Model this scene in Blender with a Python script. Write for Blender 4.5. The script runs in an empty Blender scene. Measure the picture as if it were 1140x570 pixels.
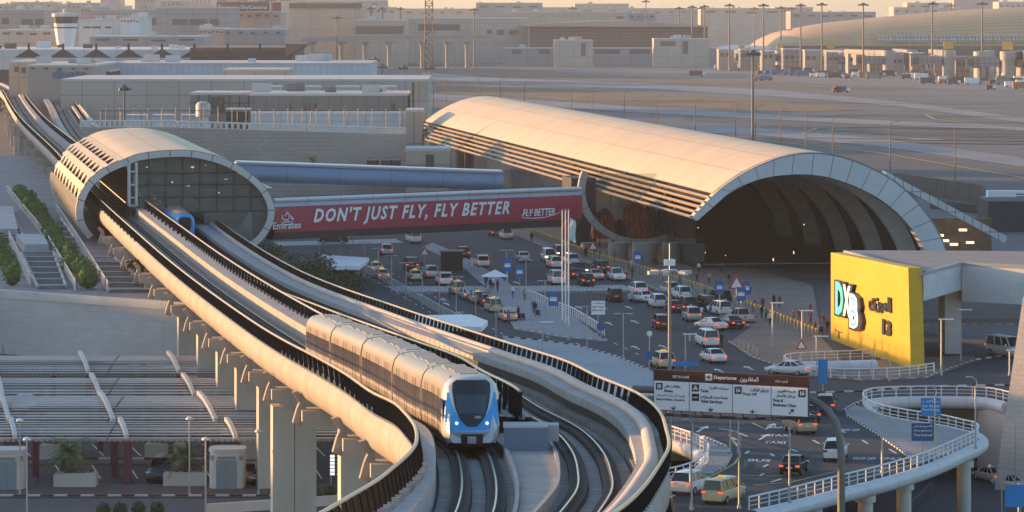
import bpy, bmesh, math, random
import numpy as np
from mathutils import Vector, Matrix
R = math.radians
PI = math.pi
SC = bpy.context.scene
COL = SC.collection
random.seed(7)

# ---------------------------------------------------------------- camera, sky, sun, exposure
F, CX, CY, CZ = 4000.0, 570.0, 10.0, 38.0          # focal length in photo pixels, centre column, horizon row, eye height
cam = bpy.data.cameras.new('camera')
cam.sensor_width = 36.0
cam.lens = F / 1140 * 36.0
cam.shift_y = -(285 - CY) / 1140
cam.clip_start = 1.0
cam.clip_end = 40000
camo = bpy.data.objects.new('camera', cam)
camo.location = (0, 0, CZ)
camo.rotation_euler = (R(90), 0, 0)
COL.objects.link(camo)
SC.camera = camo

SUN_EL, SUN_AZ = 7.0, -70.0                          # azimuth measured from +Y (view direction), negative = left
world = bpy.data.worlds.new('World')
SC.world = world
world.use_nodes = True
wn = world.node_tree
wn.nodes.clear()
wo = wn.nodes.new('ShaderNodeOutputWorld')
wb = wn.nodes.new('ShaderNodeBackground')
ws = wn.nodes.new('ShaderNodeTexSky')
ws.sky_type = 'NISHITA'
ws.sun_disc = False
ws.sun_elevation = R(SUN_EL)
ws.sun_rotation = R(SUN_AZ)
ws.altitude = 0
ws.air_density = 1.0
ws.dust_density = 1.0
ws.ozone_density = 2.2
wn.links.new(ws.outputs[0], wb.inputs[0])
wn.links.new(wb.outputs[0], wo.inputs[0])
wb.inputs[1].default_value = 0.14
sl = bpy.data.lights.new('sun', 'SUN')
sl.energy = 3.3
sl.angle = R(0.6)
sl.color = (1.0, 0.52, 0.18)
so = bpy.data.objects.new('sun', sl)
az, el = R(SUN_AZ), R(SUN_EL)
sdir = Vector((math.sin(az) * math.cos(el), math.cos(az) * math.cos(el), math.sin(el)))
so.rotation_euler = (-sdir).to_track_quat('-Z', 'Y').to_euler()
so.location = (-200, 300, 200)
COL.objects.link(so)
vs_ = SC.view_settings
vs_.view_transform = 'Standard'
vs_.look = 'None'
vs_.gamma = 1
vs_.use_curve_mapping = False
vs_.exposure = 1.62
SC.cycles.use_denoising = True
SC.cycles.max_bounces = 6
SC.cycles.volume_bounces = 1
SC.cycles.transparent_max_bounces = 12

# ---------------------------------------------------------------- small helpers
def at(px, Y):
    """world x of photo column px at distance Y"""
    return (px - CX) * Y / F
def zat(py, Y):
    return CZ - (py - CY) * Y / F
def W(px, py, z=0.0):
    """the point at height z seen at photo pixel (px, py)"""
    Y = F * (CZ - z) / (py - CY)
    return Vector((at(px, Y), Y, z))
def P(px, py, Y):
    return Vector((at(px, Y), Y, zat(py, Y)))

MATS = {}
def mat(name, col, rough=0.75, metal=0.0, var=0.12, vscale=0.35, joints=None, jdark=0.7, emit=None, estr=1.0, alpha=None, spec=0.5, bump=0.0, streak=0.0, fine=0.0):
    """procedural material: base colour broken up by noise, optional panel joints (w, h, mortar) in metres along the surface"""
    if name in MATS:
        return MATS[name]
    m = bpy.data.materials.new(name)
    m.use_nodes = True
    nt = m.node_tree
    N, L = nt.nodes, nt.links
    b = N['Principled BSDF']
    b.inputs['Roughness'].default_value = rough
    b.inputs['Metallic'].default_value = metal
    b.inputs['Specular IOR Level'].default_value = spec
    c4 = (col[0], col[1], col[2], 1)
    geo = N.new('ShaderNodeNewGeometry')
    n1 = N.new('ShaderNodeTexNoise')
    n1.inputs['Scale'].default_value = vscale
    n1.inputs['Detail'].default_value = 5
    n1.inputs['Roughness'].default_value = 0.65
    if streak > 0:
        mp = N.new('ShaderNodeMapping')
        mp.inputs['Scale'].default_value = (1, 1, streak)
        L.new(geo.outputs['Position'], mp.inputs[0])
        L.new(mp.outputs[0], n1.inputs['Vector'])
    else:
        L.new(geo.outputs['Position'], n1.inputs['Vector'])
    mr = N.new('ShaderNodeMapRange')
    mr.inputs[1].default_value = 0.3
    mr.inputs[2].default_value = 0.7
    mr.inputs[3].default_value = 1 - var
    mr.inputs[4].default_value = 1 + var * 0.7
    L.new(n1.outputs[0], mr.inputs[0])
    mul = N.new('ShaderNodeMixRGB')
    mul.blend_type = 'MULTIPLY'
    mul.inputs[0].default_value = 1
    mul.inputs[1].default_value = c4
    L.new(mr.outputs[0], mul.inputs[2])
    out = mul.outputs[0]
    if fine > 0:
        n2 = N.new('ShaderNodeTexNoise')
        n2.inputs['Scale'].default_value = 6.0
        n2.inputs['Detail'].default_value = 3
        L.new(geo.outputs['Position'], n2.inputs['Vector'])
        m2 = N.new('ShaderNodeMapRange')
        m2.inputs[1].default_value = 0.3
        m2.inputs[2].default_value = 0.7
        m2.inputs[3].default_value = 1 - fine
        m2.inputs[4].default_value = 1 + fine
        L.new(n2.outputs[0], m2.inputs[0])
        mu2 = N.new('ShaderNodeMixRGB')
        mu2.blend_type = 'MULTIPLY'
        mu2.inputs[0].default_value = 1
        L.new(out, mu2.inputs[1])
        L.new(m2.outputs[0], mu2.inputs[2])
        out = mu2.outputs[0]
    if joints:
        uv = N.new('ShaderNodeTexCoord')
        br = N.new('ShaderNodeTexBrick')
        br.offset = joints[3] if len(joints) > 3 else 0.0
        br.squash = 1.0
        br.inputs['Scale'].default_value = 1
        br.inputs['Mortar Size'].default_value = joints[2]
        br.inputs['Mortar Smooth'].default_value = 0.1
        br.inputs['Brick Width'].default_value = joints[0]
        br.inputs['Row Height'].default_value = joints[1]
        br.inputs['Color1'].default_value = (1, 1, 1, 1)
        br.inputs['Color2'].default_value = (0.93, 0.93, 0.93, 1)
        br.inputs['Mortar'].default_value = (1 - jdark,) * 3 + (1,)
        L.new(uv.outputs['UV'], br.inputs['Vector'])
        mj = N.new('ShaderNodeMixRGB')
        mj.blend_type = 'MULTIPLY'
        mj.inputs[0].default_value = 1
        L.new(out, mj.inputs[1])
        L.new(br.outputs['Color'], mj.inputs[2])
        out = mj.outputs[0]
    L.new(out, b.inputs['Base Color'])
    if bump > 0:
        bp = N.new('ShaderNodeBump')
        bp.inputs['Strength'].default_value = bump
        bp.inputs['Distance'].default_value = 0.05
        L.new(n1.outputs[0], bp.inputs['Height'])
        L.new(bp.outputs[0], b.inputs['Normal'])
    if emit:
        b.inputs['Emission Color'].default_value = (emit[0], emit[1], emit[2], 1)
        b.inputs['Emission Strength'].default_value = estr
    if alpha is not None:
        b.inputs['Alpha'].default_value = alpha
    MATS[name] = m
    return m

def glass(name, tint, rough=0.05, clear=0.0):
    """window glass: mirror-like dark glass, or partly see-through when clear > 0"""
    if name in MATS:
        return MATS[name]
    m = bpy.data.materials.new(name)
    m.use_nodes = True
    nt = m.node_tree
    N, L = nt.nodes, nt.links
    b = N['Principled BSDF']
    b.inputs['Base Color'].default_value = (*tint, 1)
    b.inputs['Roughness'].default_value = rough
    b.inputs['Specular IOR Level'].default_value = 0.6
    if clear > 0:
        tr = N.new('ShaderNodeBsdfTransparent')
        tr.inputs[0].default_value = (0.75, 0.82, 0.85, 1)
        mx = N.new('ShaderNodeMixShader')
        mx.inputs[0].default_value = clear
        L.new(b.outputs[0], mx.inputs[1])
        L.new(tr.outputs[0], mx.inputs[2])
        L.new(mx.outputs[0], N['Material Output'].inputs[0])
    MATS[name] = m
    return m

class MB:
    """collects shapes and links them as one mesh object"""
    def __init__(self):
        self.v, self.f, self.m, self.u, self.s = [], [], [], [], []
        self.mi = 0
        self.smooth = False
        self.M = None
    def addv(self, p):
        p = Vector(p)
        if self.M is not None:
            p = self.M @ p
        self.v.append(p)
        return len(self.v) - 1
    def face(self, idx, uv=None):
        self.f.append(idx); self.m.append(self.mi); self.u.append(uv); self.s.append(self.smooth)
    def poly(self, pts, uv=None):
        self.face([self.addv(p) for p in pts], uv)
    def box(self, c, s, rz=0.0, taper=1.0):
        hx, hy, hz = s[0] / 2, s[1] / 2, s[2] / 2
        cs, sn = math.cos(rz), math.sin(rz)
        ids = []
        for z, t in ((-hz, 1), (hz, taper)):
            for x, y in ((-hx, -hy), (hx, -hy), (hx, hy), (-hx, hy)):
                x, y = x * t, y * t
                ids.append(self.addv((c[0] + x * cs - y * sn, c[1] + x * sn + y * cs, c[2] + z)))
        for q in ((3, 2, 1, 0), (4, 5, 6, 7), (0, 1, 5, 4), (1, 2, 6, 5), (2, 3, 7, 6), (3, 0, 4, 7)):
            self.face([ids[i] for i in q])
        return self
    def b2(self, lo, hi):
        return self.box([(lo[i] + hi[i]) / 2 for i in range(3)], [hi[i] - lo[i] for i in range(3)])
    def prism(self, poly, z0, z1):
        """polygon (x, y) list counter-clockwise, from z0 to z1 (numbers or per-vertex lists)"""
        n = len(poly)
        a = sum(poly[i][0] * poly[(i + 1) % n][1] - poly[(i + 1) % n][0] * poly[i][1] for i in range(n))
        if a < 0:
            poly = poly[::-1]
            if isinstance(z0, (list, tuple)): z0 = z0[::-1]
            if isinstance(z1, (list, tuple)): z1 = z1[::-1]
        g = lambda z, i: z[i] if isinstance(z, (list, tuple)) else z
        lo = [self.addv((p[0], p[1], g(z0, i))) for i, p in enumerate(poly)]
        hi = [self.addv((p[0], p[1], g(z1, i))) for i, p in enumerate(poly)]
        self.face(lo[::-1]); self.face(hi)
        for i in range(n):
            j = (i + 1) % n
            self.face([lo[i], lo[j], hi[j], hi[i]])
        return self
    def tube(self, pts, r, n=6, caps=True):
        """round bar along points; r number or list"""
        pts = [Vector(p) for p in pts]
        rings = []
        up0 = None
        sm = self.smooth; self.smooth = True
        for i, p in enumerate(pts):
            a = pts[max(i - 1, 0)]; b = pts[min(i + 1, len(pts) - 1)]
            t = (b - a).normalized()
            up = Vector((0, 0, 1)) if abs(t.z) < 0.95 else Vector((0, 1, 0))
            if up0 is not None:
                up = up0
            x = t.cross(up)
            if x.length < 1e-4:
                x = t.cross(Vector((1, 0, 0)))
            x.normalize()
            y = x.cross(t).normalized()
            up0 = y
            rr = r[i] if isinstance(r, (list, tuple)) else r
            rings.append([self.addv(p + x * rr * math.cos(2 * PI * k / n) + y * rr * math.sin(2 * PI * k / n)) for k in range(n)])
        for a, b in zip(rings[:-1], rings[1:]):
            for k in range(n):
                self.face([a[k], a[(k + 1) % n], b[(k + 1) % n], b[k]])
        self.smooth = False
        if caps:
            self.face(rings[0][::-1]); self.face(rings[-1])
        self.smooth = sm
        return self
    def lathe(self, prof, c=(0, 0, 0), n=16, cap=True):
        """profile of (radius, z) turned about the vertical through c"""
        sm = self.smooth; self.smooth = True
        rings = [[self.addv((c[0] + r * math.cos(2 * PI * k / n), c[1] + r * math.sin(2 * PI * k / n), c[2] + z)) for k in range(n)] for r, z in prof]
        for a, b in zip(rings[:-1], rings[1:]):
            for k in range(n):
                self.face([a[k], a[(k + 1) % n], b[(k + 1) % n], b[k]])
        self.smooth = False
        if cap:
            self.face(rings[0][::-1]); self.face(rings[-1])
        self.smooth = sm
        return self
    def sweep(self, frames, prof, closed=False, caps=False, smooth=True):
        """frames: (point, right, up) list; prof: (u, v) list or a list of such lists, one per frame"""
        per = isinstance(prof[0][0], (list, tuple))
        rings = []
        for i, (p, rt, up) in enumerate(frames):
            pr = prof[i] if per else prof
            rings.append([self.addv(p + rt * u + up * v) for u, v in pr])
        pr = prof[0] if per else prof
        n = len(pr)
        dl = [0.0]
        for k in range(n):
            a, b = pr[k], pr[(k + 1) % n]
            dl.append(dl[-1] + math.hypot(a[0] - b[0], a[1] - b[1]))
        al = [0.0]
        for i in range(len(frames) - 1):
            al.append(al[-1] + (frames[i + 1][0] - frames[i][0]).length)
        sm = self.smooth; self.smooth = smooth
        for i in range(len(frames) - 1):
            for k in range(n if closed else n - 1):
                j = (k + 1) % n
                self.face([rings[i][k], rings[i + 1][k], rings[i + 1][j], rings[i][j]],
                          [(al[i], dl[k]), (al[i + 1], dl[k]), (al[i + 1], dl[k + 1]), (al[i], dl[k + 1])])
        self.smooth = False
        if caps:
            self.face(list(rings[0])); self.face(rings[-1][::-1])
        self.smooth = sm
        return rings
    def build(self, name, mats, parent=None, loc=None, recenter=False):
        me = bpy.data.meshes.new(name)
        me.from_pydata([tuple(p) for p in self.v], [], self.f)
        if not isinstance(mats, (list, tuple)):
            mats = [mats]
        for m in mats:
            me.materials.append(m)
        me.polygons.foreach_set('material_index', self.m)
        me.polygons.foreach_set('use_smooth', self.s)
        ul = me.uv_layers.new(name='UVMap')
        data = np.zeros(len(me.loops) * 2, dtype=np.float32)
        V = self.v
        li = 0
        for idx, uv in zip(self.f, self.u):
            if uv is not None:
                for a in uv:
                    data[li] = a[0]; data[li + 1] = a[1]; li += 2
            else:
                p0, p1, p2 = V[idx[0]], V[idx[1]], V[idx[2]]
                nn = (p1 - p0).cross(p2 - p0)
                if nn.length < 1e-9:
                    nn = Vector((0, 0, 1))
                nn.normalize()
                if abs(nn.z) > 0.8:
                    for i in idx:
                        data[li] = V[i].x; data[li + 1] = V[i].y; li += 2
                else:
                    tx, ty = -nn.y, nn.x
                    l = math.hypot(tx, ty)
                    tx /= l; ty /= l
                    for i in idx:
                        data[li] = V[i].x * tx + V[i].y * ty; data[li + 1] = V[i].z; li += 2
        ul.data.foreach_set('uv', data)
        if any(self.s):
            try:
                me.set_sharp_from_angle(angle=R(38))
            except Exception:
                pass
        me.update()
        o = bpy.data.objects.new(name, me)
        COL.objects.link(o)
        if parent is not None:
            o.parent = parent
        if loc is not None:
            o.location = loc
        return o

def tag(o, label=None, cat=None, group=None, kind=None):
    if label: o['label'] = label
    if cat: o['category'] = cat
    if group: o['group'] = group
    if kind: o['kind'] = kind
    return o
def empty(name, label, cat, loc=(0, 0, 0), rz=0.0, group=None):
    o = bpy.data.objects.new(name, None)
    COL.objects.link(o)
    o.location = loc
    o.rotation_euler = (0, 0, rz)
    return tag(o, label, cat, group)
KIDS = {}
def copy_tree(o, parent=None):
    c = o.copy()
    COL.objects.link(c)
    if parent is not None:
        c.parent = parent
    for ch in o.children:
        copy_tree(ch, c)
    return c
def local(points, origin):
    return [Vector(p) - Vector(origin) for p in points]

def cubic(xs, ys):
    """smooth monotone-ish interpolation (Fritsch-Carlson)"""
    xs = np.array(xs, float); ys = np.array(ys, float)
    h = np.diff(xs); d = np.diff(ys) / h
    m = np.zeros(len(xs))
    m[0], m[-1] = d[0], d[-1]
    for i in range(1, len(xs) - 1):
        w = h[i] / (h[i - 1] + h[i])
        m[i] = d[i - 1] * w + d[i] * (1 - w)
    def fn(x):
        i = int(np.clip(np.searchsorted(xs, x) - 1, 0, len(xs) - 2))
        t = (x - xs[i]) / h[i]
        if t < 0: return float(ys[0] + m[0] * (x - xs[0]))
        if t > 1: return float(ys[-1] + m[-1] * (x - xs[-1]))
        return float((2*t**3-3*t**2+1)*ys[i] + (t**3-2*t**2+t)*h[i]*m[i] + (-2*t**3+3*t**2)*ys[i+1] + (t**3-t**2)*h[i]*m[i+1])
    return fn

# text -> flat or raised mesh
def shape_ar(s):
    """joins Arabic letters (presentation forms) and reverses them for drawing left to right"""
    F4 = {'ا': ('\uFE8D', '\uFE8E', None, None), 'أ': ('\uFE83', '\uFE84', None, None), 'ة': ('\uFE93', '\uFE94', None, None),
          'د': ('\uFEA9', '\uFEAA', None, None), 'ر': ('\uFEAD', '\uFEAE', None, None), 'و': ('\uFEED', '\uFEEE', None, None)}
    D4 = {'ب': 0xFE8F, 'ت': 0xFE95, 'ج': 0xFE9D, 'خ': 0xFEA5, 'س': 0xFEB1, 'ع': 0xFEC9, 'غ': 0xFECD, 'ف': 0xFED1, 'ق': 0xFED5, 'ك': 0xFED9,
          'ل': 0xFEDD, 'م': 0xFEE1, 'ن': 0xFEE5, 'ي': 0xFEF1, 'ص': 0xFEB9, 'ه': 0xFEE9}
    for k, b in D4.items():
        F4[k] = tuple(chr(b + i) for i in range(4))
    out = []
    for i, ch in enumerate(s):
        if ch not in F4:
            out.append(ch); continue
        prev = i > 0 and s[i - 1] in F4 and F4[s[i - 1]][2] is not None
        nxt = i + 1 < len(s) and s[i + 1] in F4 and F4[ch][2] is not None
        iso, fin, ini, med = F4[ch]
        out.append(med if prev and nxt else fin if prev else ini if nxt else iso)
    return ''.join(reversed(out))

def text_mesh(body, size=1.0, depth=0.02, width=None, shear=0.0, bold=0.0, align='LEFT', xscale=1.0, spacing=1.0):
    """vertices/faces of lettering lying in its own X (along) / Y (up) plane, thickness along Z"""
    cu = bpy.data.curves.new('t', 'FONT')
    cu.body = body
    cu.size = size
    cu.shear = shear
    cu.extrude = depth
    cu.offset = bold
    cu.space_character = spacing
    cu.resolution_u = 2
    o = bpy.data.objects.new('t', cu)
    COL.objects.link(o)
    dg = bpy.context.evaluated_depsgraph_get()
    ev = o.evaluated_get(dg)
    me = ev.to_mesh()
    vs = [Vector(v.co) for v in me.vertices]
    fs = [list(p.vertices) for p in me.polygons]
    ev.to_mesh_clear()
    bpy.data.objects.remove(o)
    bpy.data.curves.remove(cu)
    if not vs:
        return [], [], (0, 0)
    x0 = min(v.x for v in vs); x1 = max(v.x for v in vs)
    y0 = min(v.y for v in vs); y1 = max(v.y for v in vs)
    k = (width / (x1 - x0)) if width else xscale
    for v in vs:
        v.x = (v.x - x0) * k
        v.y = v.y - y0
        if align == 'CENTER': v.x -= (x1 - x0) * k / 2
        elif align == 'RIGHT': v.x -= (x1 - x0) * k
    return vs, fs, ((x1 - x0) * k, y1 - y0)
def put_text(mb, body, origin, xdir, ydir, height=None, **kw):
    """adds lettering to mb at origin along xdir / ydir; height rescales it"""
    vs, fs, (w, h) = text_mesh(body, **kw)
    if not vs: return 0
    xd, yd = Vector(xdir).normalized(), Vector(ydir).normalized()
    zd = xd.cross(yd)
    k = (height / h) if height else 1.0
    kx = 1.0 if kw.get('width') else k
    b = len(mb.v)
    for v in vs:
        mb.addv(Vector(origin) + xd * v.x * kx + yd * v.y * k + zd * v.z)
    for f in fs:
        mb.face([b + i for i in f])
    return w * kx
# ---------------------------------------------------------------- materials
asphalt = mat('asphalt', (0.029, 0.036, 0.047), 0.85, var=0.25, vscale=0.12, fine=0.12)
asphalt_old = mat('asphalt_old', (0.085, 0.087, 0.092), 0.85, var=0.25, vscale=0.06, fine=0.1)
apron_m = mat('apron_concrete', (0.125, 0.122, 0.128), 0.8, var=0.3, vscale=0.012, joints=(25, 25, 0.3), jdark=0.25, fine=0.08)
taxiway_m = mat('taxiway', (0.22, 0.22, 0.235), 0.75, var=0.22, vscale=0.03, streak=0.2)
dryland_m = mat('dry_ground', (0.155, 0.11, 0.065), 0.95, var=0.35, vscale=0.03)
darkway_m = mat('dark_taxiway', (0.085, 0.08, 0.082), 0.8, var=0.3, vscale=0.02)
paving = mat('paving', (0.30, 0.30, 0.31), 0.85, var=0.15, vscale=0.3, joints=(1.2, 1.2, 0.03), jdark=0.3)
paving_brown = mat('brown_paving', (0.20, 0.165, 0.145), 0.85, var=0.2, vscale=0.2, joints=(0.6, 0.6, 0.03), jdark=0.35)
plaza_m = mat('plaza_paving', (0.33, 0.36, 0.39), 0.8, var=0.12, vscale=0.15, joints=(1.5, 1.5, 0.03), jdark=0.2)
concrete = mat('concrete', (0.54, 0.49, 0.44), 0.8, var=0.16, vscale=0.35, streak=0.3, bump=0.15)
girder_m = mat('girder_concrete', (0.38, 0.325, 0.29), 0.7, var=0.18, vscale=0.3, fine=.06, joints=(9.0, 50, 0.12), jdark=0.5, streak=0.35)
walk_m = mat('walkway_concrete', (0.38, 0.365, 0.36), 0.8, fine=.08, var=0.18, vscale=0.6, joints=(2.4, 50, 0.04), jdark=0.4)
slab_m = mat('track_slab', (0.17, 0.155, 0.14), 0.9, var=0.25, vscale=0.4, fine=0.15)
plinth_m = mat('track_plinth', (0.27, 0.25, 0.23), 0.9, var=0.25, vscale=0.5, joints=(1.8, 50, 0.06), jdark=0.6)
rail_m = mat('rail_steel', (0.52, 0.46, 0.40), 0.28, 1.0, var=0.1)
rail_side_m = mat('rail_rust', (0.06, 0.045, 0.038), 0.8, var=0.2)
louvre_m = mat('dark_louvre', (0.016, 0.017, 0.020), 0.8, 0.0, var=0.15, spec=.08)
railcap_m = mat('bronze_handrail', (0.50, 0.38, 0.26), 0.35, 0.7, var=0.1)
tube_m = mat('pink_beige_duct', (0.52, 0.43, 0.38), 0.6, var=0.1, joints=(6.0, 50, 0.05), jdark=0.4)
white_m = mat('white_paint', (0.78, 0.78, 0.78), 0.5, var=0.05)
offwhite_m = mat('off_white', (0.62, 0.60, 0.57), 0.6, var=0.08)
black_m = mat('black_paint', (0.02, 0.02, 0.022), 0.6, var=0.1)
yellow_line = mat('yellow_road_paint', (0.62, 0.42, 0.10), 0.7, var=0.2)
road_white = mat('white_road_paint', (0.66, 0.66, 0.66), 0.7, var=0.25, vscale=1.5)
steel_m = mat('galvanised_steel', (0.42, 0.44, 0.46), 0.45, 0.6, var=0.08)
darksteel_m = mat('dark_steel', (0.10, 0.105, 0.115), 0.5, 0.4, var=0.1)
railwhite_m = mat('white_railing_paint', (0.66, 0.66, 0.68), 0.5, var=0.06)
fascia_m = mat('pale_bridge_beam', (0.58, 0.60, 0.64), 0.5, var=0.1, joints=(3.0, 50, 0.04), jdark=0.35)

# ---------------------------------------------------------------- ground
def sheet(name, pts, m, z=None, kind='structure', h=None):
    mb = MB()
    if z is not None:
        pts = [(p[0], p[1], z) for p in pts]
    pts = [Vector(p) for p in pts]
    a = sum(pts[i].x * pts[(i + 1) % len(pts)].y - pts[(i + 1) % len(pts)].x * pts[i].y for i in range(len(pts)))
    if a < 0:
        pts = pts[::-1]
    if h:
        mb.prism([(p.x, p.y) for p in pts], [p.z - h for p in pts], [p.z for p in pts])
    else:
        mb.poly(pts)
    o = mb.build(name, m)
    tag(o, kind=kind)
    return o
def px_sheet(name, pix, m, z, **k):
    return sheet(name, [W(x, y, z) for x, y in pix], m, **k)

BIG = 15000
FAR0 = 354.0
gm = MB()
gm.poly([(-BIG, FAR0, 0), (BIG, FAR0, 0), (BIG, BIG, 0), (-BIG, BIG, 0)])
gm.poly([(-BIG, -60, 0), (8, -60, 0), (8, FAR0, 0), (-BIG, FAR0, 0)])
gm.poly([(8, -60, 0), (BIG, -60, 0), (BIG, 256, 0), (8, 256, 0)])
tag(gm.build('ground', apron_m), kind='structure')

# departures deck: one slab whose edge winds round the ramp openings
deck_px = [(745, 535), (775, 526), (789, 514), (788, 503), (772, 494), (750, 488), (722, 481)]
deck_edge = [(748, 566), (840, 567), (932, 544), (1024, 519), (1064, 502), (1086, 492.5), (1091.5, 487), (1087, 482), (1077, 479.5), (1048, 473), (1008, 467),
             (975, 460), (962, 453), (960, 446.5), (968, 442.5), (1000, 441), (1060, 441), (1104, 442.5), (1128, 447)]
dk = [W(x, y) for x, y in deck_edge]
dk = [Vector((12.2, 262, 0)), Vector((19.0, 262, 0))] + dk[1:] + [Vector((60, FAR0, 0))] + [Vector((8.02, FAR0, 0)), Vector((8.02, 326, 0))] + [W(x, y) for x, y in reversed(deck_px)]
sheet('departures_deck', [(p.x, p.y, 0.0) for p in dk], asphalt, h=1.3)
low = MB()
low.poly([(-40, 230, -8), (260, 230, -8), (260, FAR0 + 60, -8), (-40, FAR0 + 60, -8)])
tag(low.build('lower_road', mat('lower_asphalt', (0.055, 0.055, 0.06), 0.8, var=0.3, vscale=0.15)), kind='structure')
o = MB().b2((8.5, FAR0 + 12, -8), (200, FAR0 + 12.6, -0.02)).build('retaining_wall', concrete)
tag(o, 'grey concrete retaining wall in shade under the ramp bridge', 'retaining wall')

# asphalt over the departures area and the car park on the left
px_sheet('departures_road', [(560, 570), (735, 478), (560, 400), (300, 300), (285, 262), (350, 240), (560, 240), (640, 262), (760, 290), (1140, 400), (1300, 441), (700, 441)][3:10] + [(1220, 425), (1220, 440), (560, 440), (420, 380)], asphalt, 0.004)
px_sheet('plaza', [(560, 375.5), (600, 379), (640, 384.5), (684, 396.5), (722, 412), (735, 424), (738, 440.5), (560, 440.5)], plaza_m, 0.12, h=0.12)
px_sheet('car_park', [(-250, 400), (330, 400), (470, 480), (470, 539), (-250, 539)], asphalt, 0.004)
px_sheet('car_park_road', [(-250, 556), (480, 556), (480, 640), (-250, 640)], asphalt_old, 0.004)

# terrace round the station on the left, held by a block wall
stone_m = mat('pale_block_wall', (0.42, 0.43, 0.45), 0.85, var=0.14, vscale=0.12, joints=(1.2, 0.6, 0.02, 0.5), jdark=0.22)
tz = 6.1
terr = [(-400, 470), (-140, 421), (-56.6, 397), (-36.8, 381.5), (-30.5, 377), (-31, 400), (-34, 450), (-37, 520), (-62, 650), (-92, 780), (-400, 780)]
t_ = MB()
t_.prism(terr, 0.008, tz)
tag(t_.build('terrace_terrain', mat('terrace_paving', (0.25, 0.245, 0.25), 0.85, var=0.2, vscale=0.2, joints=(2.0, 2.0, 0.04), jdark=0.3)), kind='structure')
w_ = MB()
edge = [Vector(p + (0,)) for p in terr[1:5]]
for a, b in zip(edge[:-1], edge[1:]):
    d = (b - a).normalized(); n = Vector((d.y, -d.x, 0))
    w_.prism([(a + n * 0.05).to_tuple()[:2], (b + n * 0.05).to_tuple()[:2], (b + n * 0.55).to_tuple()[:2], (a + n * 0.55).to_tuple()[:2]], 0, tz + 0.05)
wall_o = w_.build('block_wall', stone_m)
tag(wall_o, 'long pale grey block retaining wall under the hedge terraces', 'wall')
c_ = MB()
for a, b in zip(edge[:-1], edge[1:]):
    d = (b - a).normalized(); n = Vector((d.y, -d.x, 0))
    c_.prism([(a - n * 0.3).to_tuple()[:2], (b - n * 0.3).to_tuple()[:2], (b + n * 0.62).to_tuple()[:2], (a + n * 0.62).to_tuple()[:2]], tz + 0.052, tz + 0.9)
c_.build('parapet', mat('pale_parapet', (0.47, 0.47, 0.48), 0.8, var=0.1), wall_o)

# ---------------------------------------------------------------- air: one box of thin haze round everything on the ground
hz = MB().b2((-BIG - 400, -400, -9.5), (BIG + 400, BIG + 400, 230.0)).build('haze', [])
hm = bpy.data.materials.new('haze')
hm.use_nodes = True
hn = hm.node_tree
hn.nodes.clear()
ho = hn.nodes.new('ShaderNodeOutputMaterial')
hv = hn.nodes.new('ShaderNodeVolumePrincipled')
hv.inputs['Color'].default_value = (0.86, 0.90, 0.96, 1)
hv.inputs['Density'].default_value = 0.00006
hv.inputs['Anisotropy'].default_value = 0.25
hn.links.new(hv.outputs[0], ho.inputs['Volume'])
hz.data.materials.append(hm)
tag(hz, kind='stuff')

# ---------------------------------------------------------------- hall-sized block added out of view to the west, to cast evening shade over the roads
ch = MB(); ch.b2((-380, 300, 0), (-300, 960, 39)); ch.b2((-385, 296, 39.05), (-296, 964, 40))
tag(ch.build('hall_block', concrete), 'long grey block added west of the viaduct, out of view, to shade the roads', 'building')
# ---------------------------------------------------------------- metro viaduct
LX = cubic([100, 115, 125, 133, 138, 143, 165, 182, 199.5, 216.8, 234, 251, 268, 310, 365, 419, 509, 655, 851, 1055, 1140, 1400, 1700],
           [-5.5, -3.6, -2.6, -1.9, -1.65, -1.5, -1.6, -2.35, -4.3, -6.5, -9.25, -12.0, -14.6, -21.6, -31.2, -40.8, -56.5, -80.4, -113.4, -145.4, -158.4, -205, -262])
LZ = cubic([100, 143, 182, 199, 216, 234, 251, 268, 310, 362, 430, 540, 1800], [20.2, 18.0, 16.0, 14.9, 14.1, 13.4, 12.65, 11.9, 10.8, 10.1, 10, 10, 10])
RX = cubic([100, 115, 125, 133, 140, 147, 151, 165, 176.5, 193, 210, 225, 250, 317, 395, 470, 490, 600, 774, 1173, 1405, 1571, 1700],
           [-3.5, -.9, .8, 1.8, 2.5, 3.1, 3.4, 3.75, 3.7, 2.9, 0.9, -0.55, -4.0, -14.3, -28.6, -42.4, -46, -65, -93, -152, -194, -229, -258])
RZ = cubic([100, 147, 182, 225, 250, 317, 395, 470, 490, 600, 774, 1200, 1800], [20.2, 17.9, 16, 14, 12.7, 9.6, 7.3, 7.2, 7.4, 9, 9.9, 10, 10])
def ys(y0, y1, dense=3.0):
    out = [y0]; y = y0
    while y < y1 - 0.01:
        step = dense if y < 330 else dense * 2 if y < 700 else dense * 6
        y = min(y1, y + step); out.append(y)
    return out
def frame(XF, ZF, y):
    e = 0.5
    t = Vector((XF(y - e) - XF(y + e), -2 * e, ZF(y - e) - ZF(y + e)))     # pointing towards the camera
    th = Vector((t.x, t.y, 0)).normalized()
    # seen from the camera "right" must be +x : travelling towards camera, right-hand of viewer
    rt = Vector((-th.y, th.x, 0))
    up = Vector((0, 0, 1))
    return (Vector((XF(y), y, ZF(y))), rt, up)
def frames(XF, ZF, y0, y1, dense=3.0):
    return [frame(XF, ZF, y) for y in ys(y0, y1, dense)]
OFFL = cubic([100, 120, 138, 153, 163, 176, 190, 206, 260, 1800], [-3.0, -3.0, -2.85, -2.5, -2.65, -3.2, -3.5, -3.5, -3.3, -3.3])
OFFR = cubic([100, 125, 146, 165, 183, 215, 1800], [3.0, 3.05, 3.0, 3.2, 3.65, 3.95, 3.95])     # left railing of the left deck
YN, YF = 112.0, 1600.0

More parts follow.
